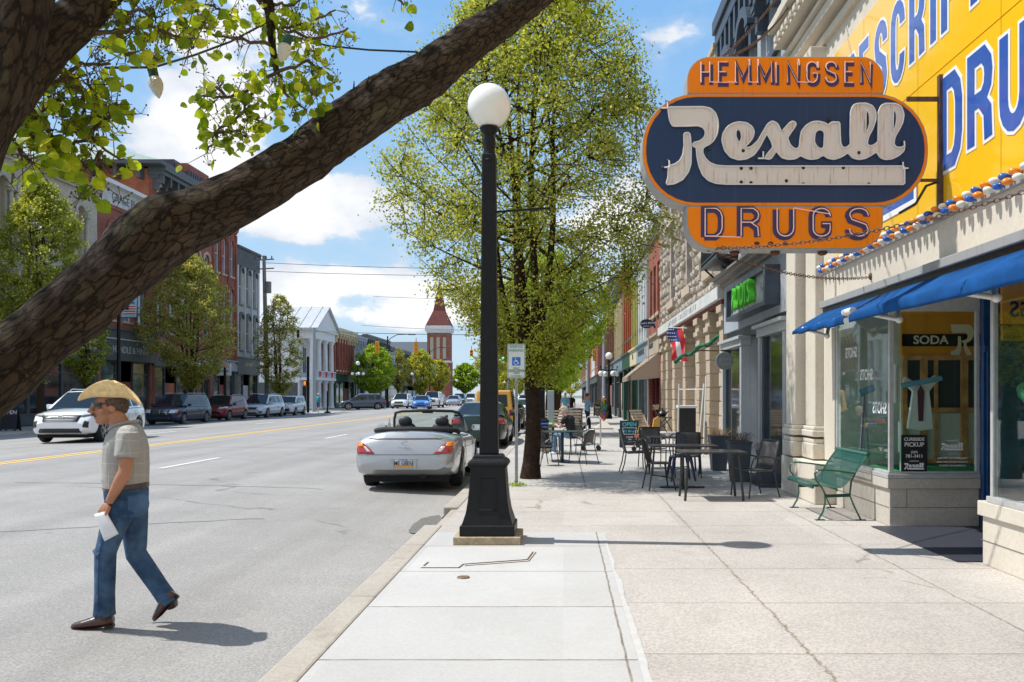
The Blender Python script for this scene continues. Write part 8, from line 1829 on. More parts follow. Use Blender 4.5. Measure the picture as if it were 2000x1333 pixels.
for x, y, lb in ((2.75,58.5,'brown pot with clipped evergreen far along the shops'),(2.5,60.5,'brown pot with bare stems far along the shops')):
    t = thing('potted_shrub', lb, 'plant', (x,y,0)); mb = MB(); mb.lathe([(.2,0),(.3,.5),(.32,.5),(.28,.46)], n=16); mb.build('pot', m_brown, t)
    rw = np.random.default_rng(9); n_ = 900 if 'evergreen' in lb else 90; zz_ = rw.random(n_); rr_ = .28*(1-zz_*.8)*np.sqrt(rw.random(n_)); aa_ = rw.random(n_)*2*PI; quads('foliage', np.stack([rr_*np.cos(aa_), rr_*np.sin(aa_), .5+.9*zz_], 1), .09, M('conifer_green', (.06,.10,.015), .8), t, 9)
# second-hand goods by the stone piers
t = thing('folding_chair', 'dark folding wooden chair leaning open by the stone piers', 'chair', (2.85,25.0,.55), R(60)); m_dw = M('dark_wood', (.05,.032,.02), .6); m_pw = M('pale_wood', (.48,.40,.30), .7, var=.2, scale=8); m_yw = M('yellow_wood', (.60,.36,.08), .6)
for s_ in (-.2,.2):
    mb = MB(); mb.bar((s_,-.22,0),(s_,.26,.80),.03,.02); mb.build('back_post', m_dw, t); mb = MB(); mb.bar((s_*.85,.22,0),(s_*.85,-.22,.42),.03,.02); mb.build('leg', m_dw, t)
mb = MB(); mb.box(-.2,.2,-.22,.12,.40,.42); mb.build('seat', m_dw, t); mb = MB(); mb.bar((-.2,.2,.70),(.2,.2,.70),.015,.14); mb.build('backrest', m_pw, t)
t = thing('black_kettle', 'black cast kettle set on the folding chair', 'kettle', (2.85,25.0,.98)); mb = MB(); mb.lathe([(.06,0),(.12,.05),(.13,.10),(.08,.17),(.03,.19),(.02,.24)], n=16); mb.build('body', m_black, t); mb = MB(); mb.tube([(.1,0,.1),(.18,0,.16)], [.025,.012], 8); mb.build('spout', m_black, t)
t = thing('side_table', 'low white painted table under the folding chair', 'table', (2.85,25.0,0)); mb = MB(); mb.box(-.4,.4,-.35,.35,.50,.54); mb.build('tabletop', m_wpaint, t, .006)
for a in (-.34,.34):
    for c in (-.28,.28): mb = MB(); mb.box(a-.02,a+.02,c-.02,c+.02,0,.5); mb.build('leg', m_wpaint, t)
t = thing('garden_chair', 'slatted wooden deck chair with a terracotta seat beside the sandwich board', 'chair', (2.55,27.6,0), R(35)); mb = MB()
for i in range(8): mb.bar((-.24,.05+i*.05,.50+i*.085),(.24,.05+i*.05,.50+i*.085),.015,.06)
mb.build('backrest', m_pw, t); mb = MB(); mb.box(-.26,.26,-.35,.1,.40,.44); mb.build('seat', M('terracotta_seat', (.40,.12,.07), .7), t, .01)
for a in (-.24,.24): mb = MB(); mb.bar((a,-.33,0),(a,.3,.95),.03,.04); mb.build('frame', m_pw, t); mb = MB(); mb.bar((a,.38,0),(a,-.2,.44),.03,.04); mb.build('leg', m_pw, t)
t = thing('wooden_wedge', 'yellow wooden board leaning in a basket of oddments', 'board', (2.5,24.2,.1), R(20)); mb = MB(); mb.plate([(-.12,0),(.12,0),(.10,.85),(.02,.9),(-.10,.82)], [], 0, .04, lambda u, v, q: (u+v*.25, v*.2+q, v)); mb.build('board', m_yw, t, .006)
mb = MB(); mb.lathe([(.2,0),(.26,.22),(.27,.22),(.22,.18)], n=14); mb.build('basket', m_pw, t)
t = thing('toy_cart', 'spindly cart with pink and yellow oddments beside the sandwich board', 'cart', (2.2,24.6,0)); mb = MB(); mb.tube([(-.2,0,.1),(-.05,0,.72),(.25,0,.74)], .012, 6); mb.tube([(.2,.0,.1),(.0,0,.6)], .012, 6); mb.build('frame', m_yw, t); mb = MB(); mb.box(-.18,.15,-.1,.1,.4,.5); mb.build('tray', M('salmon_paint', (.6,.22,.15), .6), t, .01)
for a in (-.2,.2): mb = MB(); mb.lathe([(.07,-.015),(.07,.015),(.02,.02)], (a,0,.08), 14, 'y'); mb.build('wheel', m_black, t)
t = thing('cabinet', 'black square cabinet with pale top standing against the stone pier', 'cabinet', (3.35,23.6,0)); mb = MB(); mb.box(-.22,.22,-.2,.2,.30,1.25); mb.build('body', m_black, t, .01); mb = MB(); mb.box(-.26,.26,-.24,.24,1.25,1.32); mb.build('top', m_wpaint, t, .01)
for a in (-.2,.2): mb = MB(); mb.box(a-.02,a+.02,-.2,.2,0,.3); mb.build('leg', m_wpaint, t)
t = thing('leaning_frames', 'white pipes and frames leaning against the stone pier', 'frame', (3.6,22.4,0))
for a, b_ in (((0,0,0),(.16,.5,2.1)),((-.12,.1,0),(.1,.5,1.9)),((-.55,.8,0),(-.5,.9,1.9))): mb = MB(); mb.tube([a,b_], .018, 6); mb.build('pipe', m_wpaint, t)
mb = MB(); mb.tube([(-.5,.88,1.75),(.12,.48,1.75)], .015, 6); mb.build('rail', m_wpaint, t)
t = thing('metal_can', 'tall pale milk can beside the navy shop post', 'can', (3.1,36.5,0)); mb = MB(); mb.lathe([(.16,0),(.17,.5),(.10,.65),(.14,.75),(.14,.78)], n=16); mb.build('body', m_galv, t)
# letter totem, cart, bench, far persons
t = thing('letter_totem', 'colourful upright letter totem sign on a tapered concrete foot', 'sign', (1.92,41,0)); mb = MB(); mb.lathe([(.42,0),(.42,.06),(.10,.34),(.06,.36)], n=4, sq=True); mb.build('foot', M('pale_foot', (.55,.50,.42), .8), t, .01)
for z, ch, c in ((.52,'S',(.55,.04,.03)),(.78,'Y',(.05,.10,.40)),(1.04,'O',(.03,.22,.10)),(1.28,'T',(.70,.32,.02))):
    o = text_mesh(ch, .36, 'letter', M('totem_'+ch, c, .5), t, (0,0,z), (1,0,0), (0,0,1), .05, .04)
mb = MB(); mb.tube([(0,.03,.3),(0,.03,1.5)], .02, 6); mb.ell((0,0,1.5),.05,.05,.06,8,6); mb.build('post', m_alu, t)
t = thing('platform_cart', 'silver platform trolley with white box beside the seated man', 'cart', (.88,25.2,0)); mb = MB(); mb.box(-.38,.2,-.25,.25,.16,.19); mb.build('deck', m_alu, t, .006)
mb = MB(); mb.tube([(.2,-.22,.18),(.2,-.22,.92),(.16,-.15,.98),(.16,.15,.98),(.2,.22,.92),(.2,.22,.18)], .014, 6); mb.tube([(.2,-.22,.6),(.2,.22,.6)], .01, 6); mb.tube([(-.22,-.25,.18),(-.22,-.25,.9),(-.16,-.25,.98),(.1,-.25,.98),(.18,-.25,.9),(.2,-.25,.18)], .014, 6); mb.build('handle', m_alu, t)
for a in (-.3,.14):
    for c in (-.2,.2): mb = MB(); mb.lathe([(.07,-.02),(.07,.02),(.02,.025)], (a,c,.07), 14, 'y'); mb.build('wheel', m_black, t)
t = thing('storage_box', 'white box with teal side carried on the platform trolley', 'box', (.80,25.2,.19)); mb = MB(); mb.box(-.22,.12,-.2,.2,0,.42); mb.build('body', m_whiteE, t, .015); mb = MB(); mb.box(-.2,-.05,-.205,-.2,.05,.3); mb.build('panel', M('teal_plastic', (.1,.45,.40), .5), t)
t = thing('park_bench', 'pale wooden slatted bench in the tree row behind the bistro tables', 'bench', (-.05,33.5,0))
for i in range(5): mb = MB(); mb.box(-.75,.75,.28,.31,.50+i*.11,.57+i*.11); mb.build('back_slat', m_pw, t)
mb = MB(); mb.box(-.75,.75,-.2,.28,.42,.45); mb.build('seat', m_pw, t)
for a in (-.7,.7): mb = MB(); mb.tube([(a,-.18,0),(a,-.18,.62),(a,.3,.64)], .025, 6); mb.tube([(a,.3,0),(a,.32,1.05)], .025, 6); mb.build('frame', m_lblack, t)
t = thing('litter_bin', 'grey mottled litter bin behind the standing woman', 'bin', (.55,38,0)); mb = MB(); mb.lathe([(.28,0),(.3,.1),(.3,.95),(.33,.97),(.33,1.02),(.1,1.05)], n=16); mb.build('body', M('mottled_grey', (.16,.15,.15), .8, var=.5, scale=8), t)
t = thing('utility_box', 'pale green utility cabinet behind the lamp by the tree', 'cabinet', (-.62,27.5,0)); mb = MB(); mb.box(.13,.33,-.2,.2,0,1.75); mb.build('body', M('pale_green_paint', (.30,.42,.33), .6), t, .02); mb = MB(); mb.box(.14,.32,-.215,-.2,.9,1.65); mb.build('door', m_galv, t, .004)

o = aframe('sandwich_board', 'chalk sandwich board on the far pavement left of the white crossover', -25.4, 40.0, .75, 1.15, [('OPEN',.26,.85,m_chalkw,0)]); o.location.z = -.05
t = thing('bike_rack', 'black arched bicycle rack on the far pavement behind the walking man', 'rack', (-24.7,44.5,-.05)); mb = MB()
mb.tube([(-.75,0,0),(-.75,0,1.55),(-.45,0,1.86),(0,0,1.97),(.45,0,1.86),(.75,0,1.55),(.75,0,0)], .045, 8); mb.build('frame', m_lblack, t)
for x in (-.3,0,.3): mb = MB(); mb.tube([(x,0,1.2),(x,0,1.9)], .02, 6); mb.build('bar', m_lblack, t)
mb = MB(); mb.tube([(-.75,0,1.2),(.75,0,1.2)], .03, 6); mb.build('rail', m_lblack, t)
# ---------------------------------------------------------------- people
def V_(*a): return Vector(a)
m_skin = M('tanned_skin', (.42,.19,.11), .55, var=.12, scale=14, spec=.4); m_skin2 = M('pale_skin', (.55,.33,.24), .6); m_denim = M('blue_denim', (.012,.040,.10), .9, col2=(.07,.145,.26), scale=5, detail=8, bump=.9, bscale=16)
m_boot = M('brown_leather', (.065,.028,.022), .32, coat=.3, var=.3, scale=10); m_hair = M('grey_brown_hair', (.085,.055,.04), .8, var=.5, scale=60)
def plaidmat():
    m = M('pale_check_shirt', (.36,.33,.29), .85); t = m.node_tree; b = t.nodes['Principled BSDF']; g = t.nodes.new('ShaderNodeTexCoord'); sp = t.nodes.new('ShaderNodeSeparateXYZ'); t.links.new(g.outputs['Object'], sp.inputs[0])
    def mt(op, a, c=None):
        n = t.nodes.new('ShaderNodeMath'); n.operation = op
        for i, v in enumerate((a, c)):
            if v is None: continue
            if isinstance(v, (int, float)): n.inputs[i].default_value = v
            else: t.links.new(v, n.inputs[i])
        return n.outputs[0]
    nz_ = t.nodes.new('ShaderNodeTexNoise'); nz_.inputs['Scale'].default_value = 6; t.links.new(g.outputs['Object'], nz_.inputs['Vector']); wob = mt('MULTIPLY', nz_.outputs[0], .06)
    ang = t.nodes.new('ShaderNodeMath'); ang.operation = 'ADD'; t.links.new(sp.outputs[0], ang.inputs[0]); t.links.new(sp.outputs[1], ang.inputs[1])
    a = mt('LESS_THAN', mt('ABSOLUTE', mt('SUBTRACT', mt('FRACT', mt('DIVIDE', mt('ADD', sp.outputs[2], wob), .085)), .5)), .035)
    c = mt('LESS_THAN', mt('ABSOLUTE', mt('SUBTRACT', mt('FRACT', mt('DIVIDE', mt('ADD', ang.outputs[0], wob), .11)), .5)), .022)
    k = mt('MAXIMUM', a, c); x = t.nodes.new('ShaderNodeMix'); x.data_type = 'RGBA'; t.links.new(mt('MULTIPLY', k, .38), x.inputs[0]); x.inputs[6].default_value = (.35,.335,.31,1); x.inputs[7].default_value = (.60,.57,.52,1)
    t.links.new(x.outputs[2], b.inputs['Base Color'])
    n2 = t.nodes.new('ShaderNodeTexNoise'); n2.inputs['Scale'].default_value = 9; n2.inputs['Detail'].default_value = 4; mp = t.nodes.new('ShaderNodeMapping'); mp.inputs['Scale'].default_value = (1.6,1.6,.5); t.links.new(g.outputs['Object'], mp.inputs[0]); t.links.new(mp.outputs[0], n2.inputs['Vector'])
    bp = t.nodes.new('ShaderNodeBump'); bp.inputs['Strength'].default_value = .7; bp.inputs['Distance'].default_value = .03; t.links.new(n2.outputs[0], bp.inputs['Height']); t.links.new(bp.outputs[0], b.inputs['Normal'])
    return m
def frame(f, up=V_(0,0,1)):
    f = f.normalized(); r_ = f.cross(up).normalized(); u = r_.cross(f); return f, r_, u
def head(mb, c, f, s=1.):
    f, r_, u = frame(f); m3 = Matrix((r_, f, u)).transposed()
    def E(o, rx, ry, rz): mb.ell(c+m3@(V_(*o)*s), rx*s, ry*s, rz*s, 18, 12, tuple(m3.to_euler()))
    E((0,-.015,.03), .077, .097, .092); E((0,.028,-.035), .060, .068, .075); E((0,.055,-.088), .036, .036, .028); E((0,.072,.018), .052, .026, .035)
    mb.tube([c+m3@(V_(0,.090,.028)*s), c+m3@(V_(0,.108,.0)*s), c+m3@(V_(0,.124,-.018)*s), c+m3@(V_(0,.098,-.034)*s)], [.010*s,.013*s,.017*s,.012*s], 8)
    for k in (-1,1):
        E((k*.078,-.008,-.004), .011, .021, .033); E((k*.045,.055,-.022), .026, .026, .024); E((k*.017,.105,-.026), .010,.012,.009)
    E((0,.088,-.056), .026, .014, .008); E((0,.086,-.069), .022, .014, .008)
    return m3
def hand(mb, w_, d, n_, s=1., curl=.9, thumb=None):
    """palm from the wrist along d, palm normal n_, fingers curling towards n_"""
    d = d.normalized(); n_ = (n_-d*n_.dot(d)).normalized(); sd_ = d.cross(n_)
    pc = w_+d*.045*s; mb.tube([w_-d*.01*s, w_+d*.03*s, w_+d*.075*s, w_+d*.088*s], [(.017*s,.026*s),(.016*s,.036*s),(.014*s,.041*s),(.011*s,.037*s)], 10) if False else None
    for k, (o, L_) in enumerate(((-.030,.068),(-.010,.078),(.010,.073),(.029,.058))):
        b0 = w_+d*.02*s+sd_*o*.6*s; b1 = w_+d*.082*s+sd_*o*s; mb.tube([b0, b1], [.016*s,.0125*s], 8)
        p = b1; dd = d.copy(); pts = [p.copy()]
        for j, fr in enumerate((.45,.32,.23)):
            a = curl*(.55+.32*j)*(1+.06*k); dd = (dd*math.cos(a)+n_*math.sin(a)).normalized(); nn = n_
            p = p+dd*L_*fr*1.15*s; pts.append(p.copy()); 
            a2 = 0
            n_2 = (n_*math.cos(a)-dd*0).normalized()
        mb.tube(pts, [.0105*s,.0098*s,.009*s,.0072*s], 8)
    mb.tube([w_+d*.012*s, w_+d*.055*s], [(.018*s),(.019*s)], 8)
    tdir = thumb or (d*.6-sd_*.8+n_*.35).normalized()
    mb.tube([w_+d*.02*s-sd_*.02*s, w_+d*.03*s-sd_*.02*s+tdir*.032*s, w_+d*.03*s-sd_*.02*s+tdir*.032*s+(tdir+d*.8).normalized()*.034*s], [.014*s,.012*s,.009*s], 8)
# --- the walking man
D0 = 6.21; J = lambda px, py, dy=0.: P(px, py, D0+dy)
man = thing('person', 'man in straw cowboy hat, pale check shirt and jeans walking left across the road', 'person', (J(245,1100).x, D0, road_z(-3.2)))
def MM(o): return loc(o, man)
hc = J(214,796,-.01); hf = V_(-.84,-.54,-.05)
mb = MB(); m3 = head(mb, hc, hf, 1.04)
nk = J(243,838,0); mb.tube([hc+V_(.03,.0,-.04), hc.lerp(nk,.55), nk+V_(.01,0,-.05)], [.060,.061,.078], 12)
sh_n, el_n, wr_n = J(251,852,-.165), J(244,922,-.215), J(213,982,-.20)
sh_f, el_f, wr_f = J(243,852,.165), J(232,925,.22), J(214,990,.20)
for a, b_, c in ((sh_n,el_n,wr_n),(sh_f,el_f,wr_f)):
    mb.tube([a, a.lerp(b_,.5), a.lerp(b_,.9), b_, b_.lerp(c,.25), b_.lerp(c,.6), b_.lerp(c,.92), c], [.052,.050,.043,.042,.044,.037,.028,.026], 12)
mb.tube([nk+V_(0,0,-.05), J(246,880)], [.08,.10], 10); mb.tube([sh_n, nk+V_(0,0,-.08), sh_f], [.05,.07,.05], 10)
hand(mb, wr_n, V_(-.45,-.05,-.9), V_(.35,.75,-.1), 1.04, .62, thumb=V_(-.75,.15,-.55).normalized()); hand(mb, wr_f, V_(-.3,0,-.95), V_(.3,-.9,0), 1.02, .6)
MM(remeshed(mb, 'body', m_skin, man, .0052, 3))
# shirt
m_shirt = plaidmat(); mb = MB()
mb.tube([J(246,953), J(246,935), J(246,905), J(246,875), J(247,852), J(247,838), J(245,829)], [(.146,.170),(.147,.172),(.150,.172),(.142,.180),(.122,.172),(.095,.13),(.07,.08)], 24)
# the tube's first radius runs along its own 'up'; give the trunk its sideways breadth with shoulder caps
for k in (-1,1): mb.ell(J(250,850,k*.150), .078, .070, .070, 14, 10)
for a, b_ in ((sh_n,el_n),(sh_f,el_f)): mb.tube([a+V_(0,0,.02), a.lerp(b_,.3), a.lerp(b_,.62)], [.074,.078,.080], 16)
mb.ell(J(233,885), .10, .15, .11, 16, 10); mb.ell(J(262,880), .09, .14, .12, 16, 10); mb.ell(J(232,935), .105,.15,.07,16,10)
MM(remeshed(mb, 'shirt', m_shirt, man, .009, 4))
mb = MB(); f, r_, u = frame(hf)
mb.tube([nk+V_(-.075,-.05,.0)+V_(0,0,0), nk+V_(-.03,-.085,.02), nk+V_(.05,-.07,.045), nk+V_(.085,0,.055), nk+V_(.05,.07,.045), nk+V_(-.03,.085,.02), nk+V_(-.08,.03,-.02)], [(.012,.024)]*7, 8); MM(mb.build('collar', m_shirt, man))
mb = MB(); mb.tube([nk+V_(-.10,-.055,-.05), J(215,860,-.145), J(213,876,-.15)], .0035, 5); MM(mb.build('glasses_cord', m_black, man))
mb = MB()
for o in (0,.03): mb.tube([J(213,876,-.150+o)+V_(.016*math.cos(a), 0, .028*math.sin(a)) for a in [2*PI*k/14 for k in range(15)]], .0025, 5, False)
MM(mb.build('reading_glasses', m_black, man))
# jeans
mb = MB(); hip_n, kn_n, an_n = J(240,972,-.085), J(206,1080,-.10), J(204,1193,-.10)
hip_f, kn_f, an_f = J(259,972,.085), J(266,1083,.09), J(328,1172,.09)
mb.tube([J(247,945), J(247,960), J(248,985)], [(.138,.160),(.142,.168),(.135,.165)], 20); mb.ell(J(262,985,-.07), .095, .095, .10, 14, 10); mb.ell(J(264,985,.07), .095, .095, .10, 14, 10)
mb.tube([hip_n, hip_n.lerp(kn_n,.35), hip_n.lerp(kn_n,.8), kn_n, kn_n.lerp(an_n,.3), kn_n.lerp(an_n,.7), an_n, an_n+V_(0,0,-.035)], [.104,.098,.076,.072,.070,.067,.071,.076], 18)
dn_ = (an_f-kn_f).normalized(); mb.tube([hip_f, hip_f.lerp(kn_f,.35), hip_f.lerp(kn_f,.85), kn_f, kn_f.lerp(an_f,.3), kn_f.lerp(an_f,.7), an_f, an_f+dn_*.03], [.104,.096,.077,.073,.070,.066,.068,.072], 18)
for k in range(9):   # creases at knees and hems
    c = an_n+V_(.0,0,.02+.035*k); 
    mb.tube([c+V_(-.075,-.02,.01*math.sin(k*2)), c+V_(0,-.077,.012*math.cos(k)), c+V_(.074,-.02,-.01)], .008, 6) if k in () else None
mb.tube([kn_n+V_(-.078,-.02,.02), kn_n+V_(-.02,-.075,-.01), kn_n+V_(.05,-.06,.03)], .009, 6); mb.tube([kn_f+V_(.07,-.03,.0), kn_f+V_(0,-.078,.03), kn_f+V_(-.06,-.04,.05)], .009, 6); mb.tube([hip_n+V_(.09,-.05,-.13), hip_n+V_(.0,-.105,-.10), hip_n+V_(-.09,-.05,-.05)], .010, 6)
MM(remeshed(mb, 'jeans', m_denim, man, .0085, 3))
mb = MB(); mb.tube([hip_n+V_(-.02,-.108,.03), hip_n.lerp(kn_n,.5)+V_(-.0,-.100,0), kn_n+V_(.0,-.084,0), an_n+V_(.0,-.083,0)], .0032, 5); MM(mb.build('side_seam', M('seam_thread', (.012,.035,.08), .9), man))
mb = MB(); mb.plate([(-.065,.06),(.065,.075),(.068,-.02),(0,-.07),(-.062,-.03)], [], 0, .005, lambda q, v, w_: J(270,985,-.155)+V_(q*.85, q*.55-w_, v)); MM(mb.build('hip_pocket', m_denim, man, .003))
mb = MB(); n = 30; ctr = J(247,950)
mb.add([ctr+V_((.136+o)*math.cos(a), (.160+o)*math.sin(a), z+.012*math.cos(a)) for z, o in ((-.020,.004),(-.016,.009),(.016,.009),(.020,.004)) for a in [2*PI*k/n for k in range(n)]], [(i*n+j, i*n+(j+1)%n, (i+1)*n+(j+1)%n, (i+1)*n+j) for i in range(3) for j in range(n)], True); MM(mb.build('belt', m_boot, man))
mb = MB(); mb.obox(ctr+V_(-.146,-.02,0), .012, .06, .045); MM(mb.build('belt_buckle', m_alu, man, .004))
# boots
def boot(toe, heel, ank, nm='boot'):
    d = (toe-heel); L_ = d.length; d = d.normalized(); up = V_(0,0,1); s_ = d.cross(up).normalized(); up = s_.cross(d); mb = MB()
    q = lambda a, h: heel+d*L_*a+up*h
    mb.tube([q(.02,.062), q(.10,.060), q(.30,.056), q(.50,.045), q(.72,.034), q(.90,.026), q(.99,.022)], [(.036,.030),(.042,.034),(.044,.037),(.036,.044),(.028,.044),(.020,.030),(.010,.010)], 14)
    mb.tube([ank+(ank-q(.2,.06)).normalized()*.05, ank, q(.18,.08)], [.056,.054,.046], 14)
    o = remeshed(mb, nm, m_boot, man, .006, 3); MM(o)
    mb = MB(); mb.tube([q(.02,.016), q(.2,.016)], [(.016,.030),(.018,.034)], 10); MM(mb.build('heel', M('heel_black', (.015,.01,.008), .5), man))
    mb = MB(); mb.tube([q(.18,.018), q(.45,.008), q(.7,.006), q(.93,.010), q(1.0,.013)], [(.005,.034),(.005,.042),(.005,.042),(.004,.026),(.003,.006)], 10); MM(mb.build('sole', MATS['heel_black'], man))
gz = road_z(-3.3)
th = J(138,1221,-.12); th.z = gz+.004; hh = J(224,1222,-.08); hh.z = gz+.004; boot(th, hh, an_n+V_(.01,0,-.02))
tf = J(303,1218,.04); tf.z = gz+.01; hf_ = J(352,1165,.10); boot(tf, hf_, an_f+V_(.01,0,.0))
# paper
mb = MB(); A, B2, C2, D2 = J(184,1005,-.225), J(207,999,-.22), J(232,1043,-.235), J(204,1058,-.24)
mb.grid(lambda a, b_: tuple(A.lerp(B2,a).lerp(D2.lerp(C2,a),b_)+V_(0,-.010*math.sin(a*PI)*math.sin(b_*3),0)), 6, 8); o = MM(mb.build('tmp_paper', M('paper_white', (.74,.75,.78), .8), None, recalc=False)) if False else mb.build('paper_note', M('paper_white', (.74,.75,.78), .8), None, recalc=False)
tag(o, 'folded white paper held in the lowered hand of the walking man', 'paper'); o.modifiers.new('s','SOLIDIFY').thickness = .0015
# hair, moustache, sunglasses
H3 = lambda x, y, z: hc+m3@(V_(x,y,z)*1.04)
mb = MB(); mb.tube([H3(.076,.028,.03), H3(.080,-.0,.035), H3(.076,-.05,.02), H3(.045,-.092,.0), H3(0,-.105,-.008), H3(-.045,-.092,.0), H3(-.076,-.05,.02), H3(-.080,-.0,.035), H3(-.076,.028,.03)], [(.024,.010),(.026,.012),(.042,.014),(.048,.016),(.05,.016),(.048,.016),(.042,.014),(.026,.012),(.024,.010)], 8); MM(mb.build('hair', m_hair, man))
mb = MB(); mb.tube([H3(-.034,.090,-.056), H3(-.015,.106,-.046), H3(0,.110,-.044), H3(.015,.106,-.046), H3(.034,.090,-.056)], [.004,.008,.008,.008,.004], 8); MM(mb.build('moustache', M('grey_moustache', (.10,.075,.06), .8, var=.4, scale=60), man))
mb = MB()
for k in (-1,1): mb.grid(lambda a, b_, k=k: tuple(H3(k*(.008+.062*a), .106-.052*a*a, .022+(.5-b_)*.044*(1-.25*a))), 8, 4)
o = MM(mb.build('sunglasses', M('dark_lens', (.01,.01,.014), .05, coat=1.), man, recalc=False, split=True))
for q in o: q.modifiers.new('s','SOLIDIFY').thickness = .004
mb = MB()
for k in (-1,1): mb.tube([H3(k*.068,.056,.030), H3(k*.080,.0,.026), H3(k*.082,-.015,.018)], (.0035), 5)
MM(mb.build('glasses_arm', m_black, man, split=True))
# straw hat
m_straw = M('golden_straw', (.84,.62,.31), .75, var=.14, scale=28, bump=.35, bscale=180); hatf, hatr, hatu = frame(V_(-.93,-.30,.02)); hcen = hc+hatu*.070+hatf*(-.004)
def brim(a, t_):   # a round the head, t_ 0..1 outwards
    rx, ry = .082+.092*t_, .103+.100*t_; c, s = math.cos(a), math.sin(a)
    side = abs(c)**1.6; fb = max(s,0)
    h = .125*side*t_**1.5-.030*fb*t_**1.3-.062*max(-s,0)*t_**1.3
    return hcen+hatr*c*rx*(1-.30*side*t_)+hatf*s*ry+hatu*h
mb = MB(); mb.grid(lambda a, b_: tuple(brim(2*PI*a, b_)), 48, 8); o = MM(mb.build('hat_brim', m_straw, man, recalc=False)); s_ = o.modifiers.new('s','SOLIDIFY'); s_.thickness = .005
def crown(a, t_):
    c, s = math.cos(a), math.sin(a); z = .092*min(t_/.72, 1); k = 1-.12*min(t_/.72,1)**2; 
    if t_ > .72: q = (t_-.72)/.28; k = .88*(1-q); z = .092-.028*math.sin(q*PI/2)*(1-.15*abs(s))
    pinch = 1-.16*max(s,0)*min(t_/.72,1)*abs(c)
    return hcen+hatr*c*.083*k*pinch+hatf*s*.104*k+hatu*(z+.008*s*s)
mb = MB(); mb.grid(lambda a, b_: tuple(crown(2*PI*a, b_)), 40, 16); MM(mb.build('hat_crown', m_straw, man, recalc=False))
mb = MB(); mb.tube([crown(2*PI*k/32, .10)+(crown(2*PI*k/32,.1)-hcen-hatu*.016).normalized()*.002 for k in range(33)], [(.012,.003)]*33, 6, False); MM(mb.build('hat_band', M('tan_band', (.30,.17,.06), .7), man))

# --- simpler figures farther off
def figure(label, base, face, J_, shirt, legs_, skin, hair, hatc=None, shoe=None, short=False, s=1., vox=.014):
    """J_: joints relative to the ground point, x = right of the figure, y = forward, z up"""
    a = math.atan2(-face[0], face[1]); t = thing('person', label, 'person', base, a)
    j = {k: V_(*v)*s for k, v in J_.items()}
    mb = MB(); head(mb, j['head'], j.get('look', V_(0,1,0)), s); mb.tube([j['head']+V_(0,-.01,-.05)*s, j['neck'], j['neck']+V_(0,0,-.08)*s], [.055*s,.055*s,.07*s], 10)
    for k in 'lr':
        mb.tube([j['s'+k], j['e'+k], j['w'+k]], [.046*s,.04*s,.026*s], 10); d = (j['w'+k]-j['e'+k]).normalized(); hand(mb, j['w'+k], d, V_(0,-.3,-1) if abs(d.z) < .7 else V_(1 if k == 'l' else -1,0,0), s, .5)
    mb.tube([j['sl'], j['neck']+V_(0,0,-.08)*s, j['sr']], .05*s, 8)
    remeshed(mb, 'body', skin, t, .011, 3)
    mb = MB(); c = j['chest']; mb.tube([j['hip'], j['hip'].lerp(c,.5), c, j['neck']+V_(0,0,-.04)*s], [(.15*s,.12*s),(.145*s,.125*s),(.18*s,.125*s),(.09*s,.08*s)], 16) if False else None
    for q, (rx, ry) in ((0,(.165,.12)),(.35,(.158,.12)),(.7,(.178,.125)),(1,(.165,.115))): mb.ell(j['hip'].lerp(c,q), rx*s, ry*s, .13*s, 14, 10)
    mb.tube([j['sl'], c.lerp(j['neck'],.6), j['sr']], [.06*s,.085*s,.06*s], 10)
    for k in 'lr': mb.tube([j['s'+k], j['s'+k].lerp(j['e'+k], .6)], [.064*s,.062*s], 12)
    remeshed(mb, 'shirt', shirt, t, vox, 3)
    mb = MB(); mb.ell(j['hip'], .16*s, .125*s, .12*s, 14, 10)
    for k in 'lr':
        h = j['hip']+V_(-.09 if k == 'l' else .09,0,-.02)*s; mb.tube([h, j['k'+k]]+([] if short else [j['a'+k]]), [.092*s,.07*s]+([] if short else [.055*s]), 14)
    remeshed(mb, 'trousers', legs_, t, vox, 3)
    if short:
        for k in 'lr': mb = MB(); mb.tube([j['k'+k], j['k'+k].lerp(j['a'+k],.4), j['a'+k]], [.052*s,.055*s,.035*s], 12); mb.build('calf', skin, t)
    for k in 'lr':
        a_ = j['a'+k]; mb = MB(); mb.tube([a_+V_(0,-.05,-.05)*s, a_+V_(0,.0,-.045)*s, a_+V_(0,.10,-.055)*s, a_+V_(0,.17,-.062)*s], [.03*s,.04*s,.034*s,.018*s], 10); mb.build('shoe', shoe or m_whiteE, t)
    mb = MB(); hh_ = j['head']; l = j.get('look', V_(0,1,0)).normalized(); mb.ell(hh_+V_(0,0,.035)*s-l*.022*s, .088*s, .098*s, .094*s, 14, 10); mb.build('hair', hair, t)
    if hatc: mb = MB(); mb.ell(hh_+V_(0,0,.075)*s, .094*s, .104*s, .07*s, 14, 8); mb.tube([hh_+V_(0,0,.06)*s+l*.06*s, hh_+V_(0,0,.052)*s+l*.17*s], [(.008*s,.075*s),(.005*s,.05*s)], 10); mb.build('cap', hatc, t)
    return t
stand = dict(head=(0,.02,1.62), neck=(0,0,1.46), chest=(0,0,1.28), hip=(0,0,.96), sl=(-.19,0,1.38), sr=(.19,0,1.38), el=(-.23,-.02,1.10), er=(.23,-.02,1.10), wl=(-.24,.06,.87), wr=(.24,.06,.87), kl=(-.10,.02,.50), kr=(.10,.02,.50), al=(-.11,-.02,.09), ar=(.11,-.02,.09))
walk = dict(stand, kl=(-.10,.12,.50), al=(-.10,.14,.09), kr=(.10,-.02,.50), ar=(.10,-.22,.12), wl=(-.24,-.06,.87), wr=(.24,.14,.9))
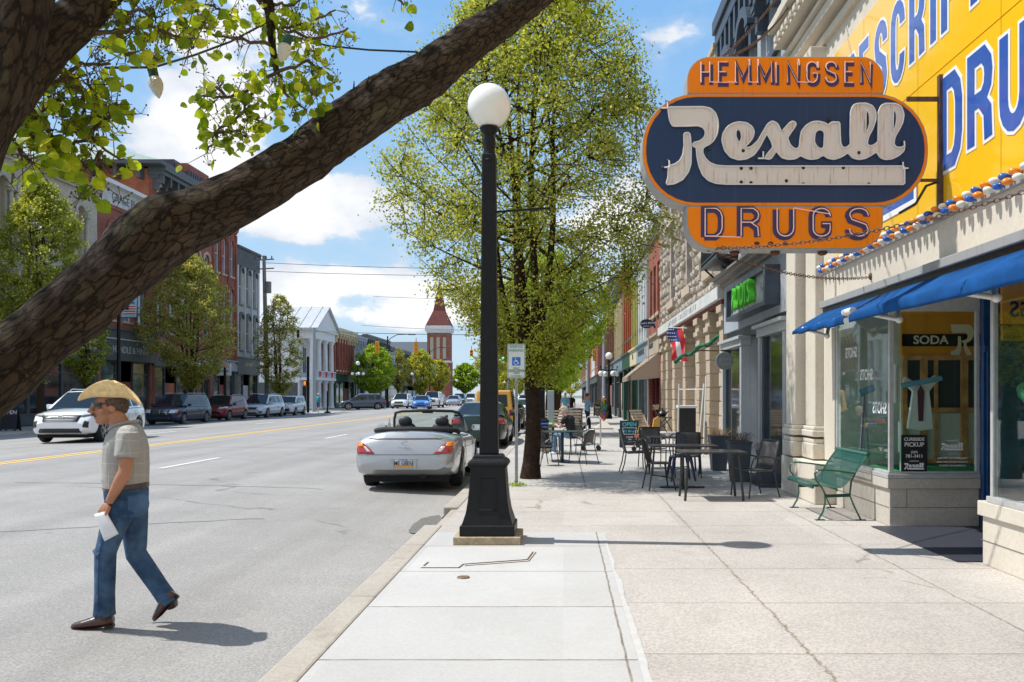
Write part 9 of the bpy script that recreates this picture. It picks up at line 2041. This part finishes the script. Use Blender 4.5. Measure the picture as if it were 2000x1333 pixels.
m_ls = M('light_blue_shirt', (.22,.42,.58), .85, var=.1, scale=6); m_dk = M('dark_trousers', (.02,.022,.035), .9); m_bk = M('black_shirt', (.012,.012,.014), .85); m_hb = M('brown_hair', (.10,.05,.025), .8); m_wh = M('white_hair', (.55,.52,.48), .8); m_tq = M('turquoise_shirt', (.06,.45,.50), .85); m_dsh = M('denim_shorts', (.10,.20,.32), .9)
figure('woman in a pale blue top and dark trousers carrying things across the pavement', (1.0,36.0,0), (.75,.2), dict(walk, el=(-.22,.12,1.14), wl=(-.10,.36,1.20), er=(.22,.12,1.14), wr=(.10,.38,1.18)), m_ls, m_dk, m_skin2, m_hb, s=.965)
t = thing('carried_tray', 'dark tray held out by the woman in the pale blue top', 'tray', (1.4,36.1,1.15)); mb = MB(); mb.box(-.12,.12,-.14,.14,0,.06); mb.build('tray', m_dk, t, .01); mb = MB(); mb.lathe([(.04,.06),(.05,.2),(.04,.2)], (0,0,0), 12); mb.build('cup', MATS['terracotta_seat'], t)
figure('man in a black shirt and tan cap sitting hunched at the second round table', (.18,23.3,0), (-.8,.6), dict(head=(0,.20,1.17), neck=(0,.10,1.05), chest=(0,.02,.90), hip=(0,-.08,.56), sl=(-.19,.04,.98), sr=(.19,.04,.98), el=(-.26,.14,.74), er=(.26,.14,.74), wl=(-.08,.40,.80), wr=(.12,.40,.80), kl=(-.13,.40,.52), kr=(.13,.40,.52), al=(-.14,.42,.09), ar=(.14,.40,.09), look=(0,.9,-.45)), m_bk, m_dsh, m_skin2, m_wh, M('tan_cap', (.42,.32,.22), .8))
figure('elderly man in a turquoise shirt and blue shorts waiting at the far crossing', (-22.4,79.6,-.03), (.3,1), walk, m_tq, m_dsh, m_skin2, m_wh, M('white_cap', (.7,.7,.7), .8), short=True, s=1.02)
figure('person in a light blue dress far down the right pavement in the tree shade', (.12,50.5,0), (0,-1), stand, M('sky_shirt', (.16,.42,.60), .85), M('sky_skirt', (.14,.38,.56), .85), m_skin2, m_wh, s=1.0)
figure('person in dark clothes beside the light blue one far down the pavement', (.45,51.2,0), (0,-1), stand, m_bk, m_dk, m_skin2, m_hb, s=1.0)
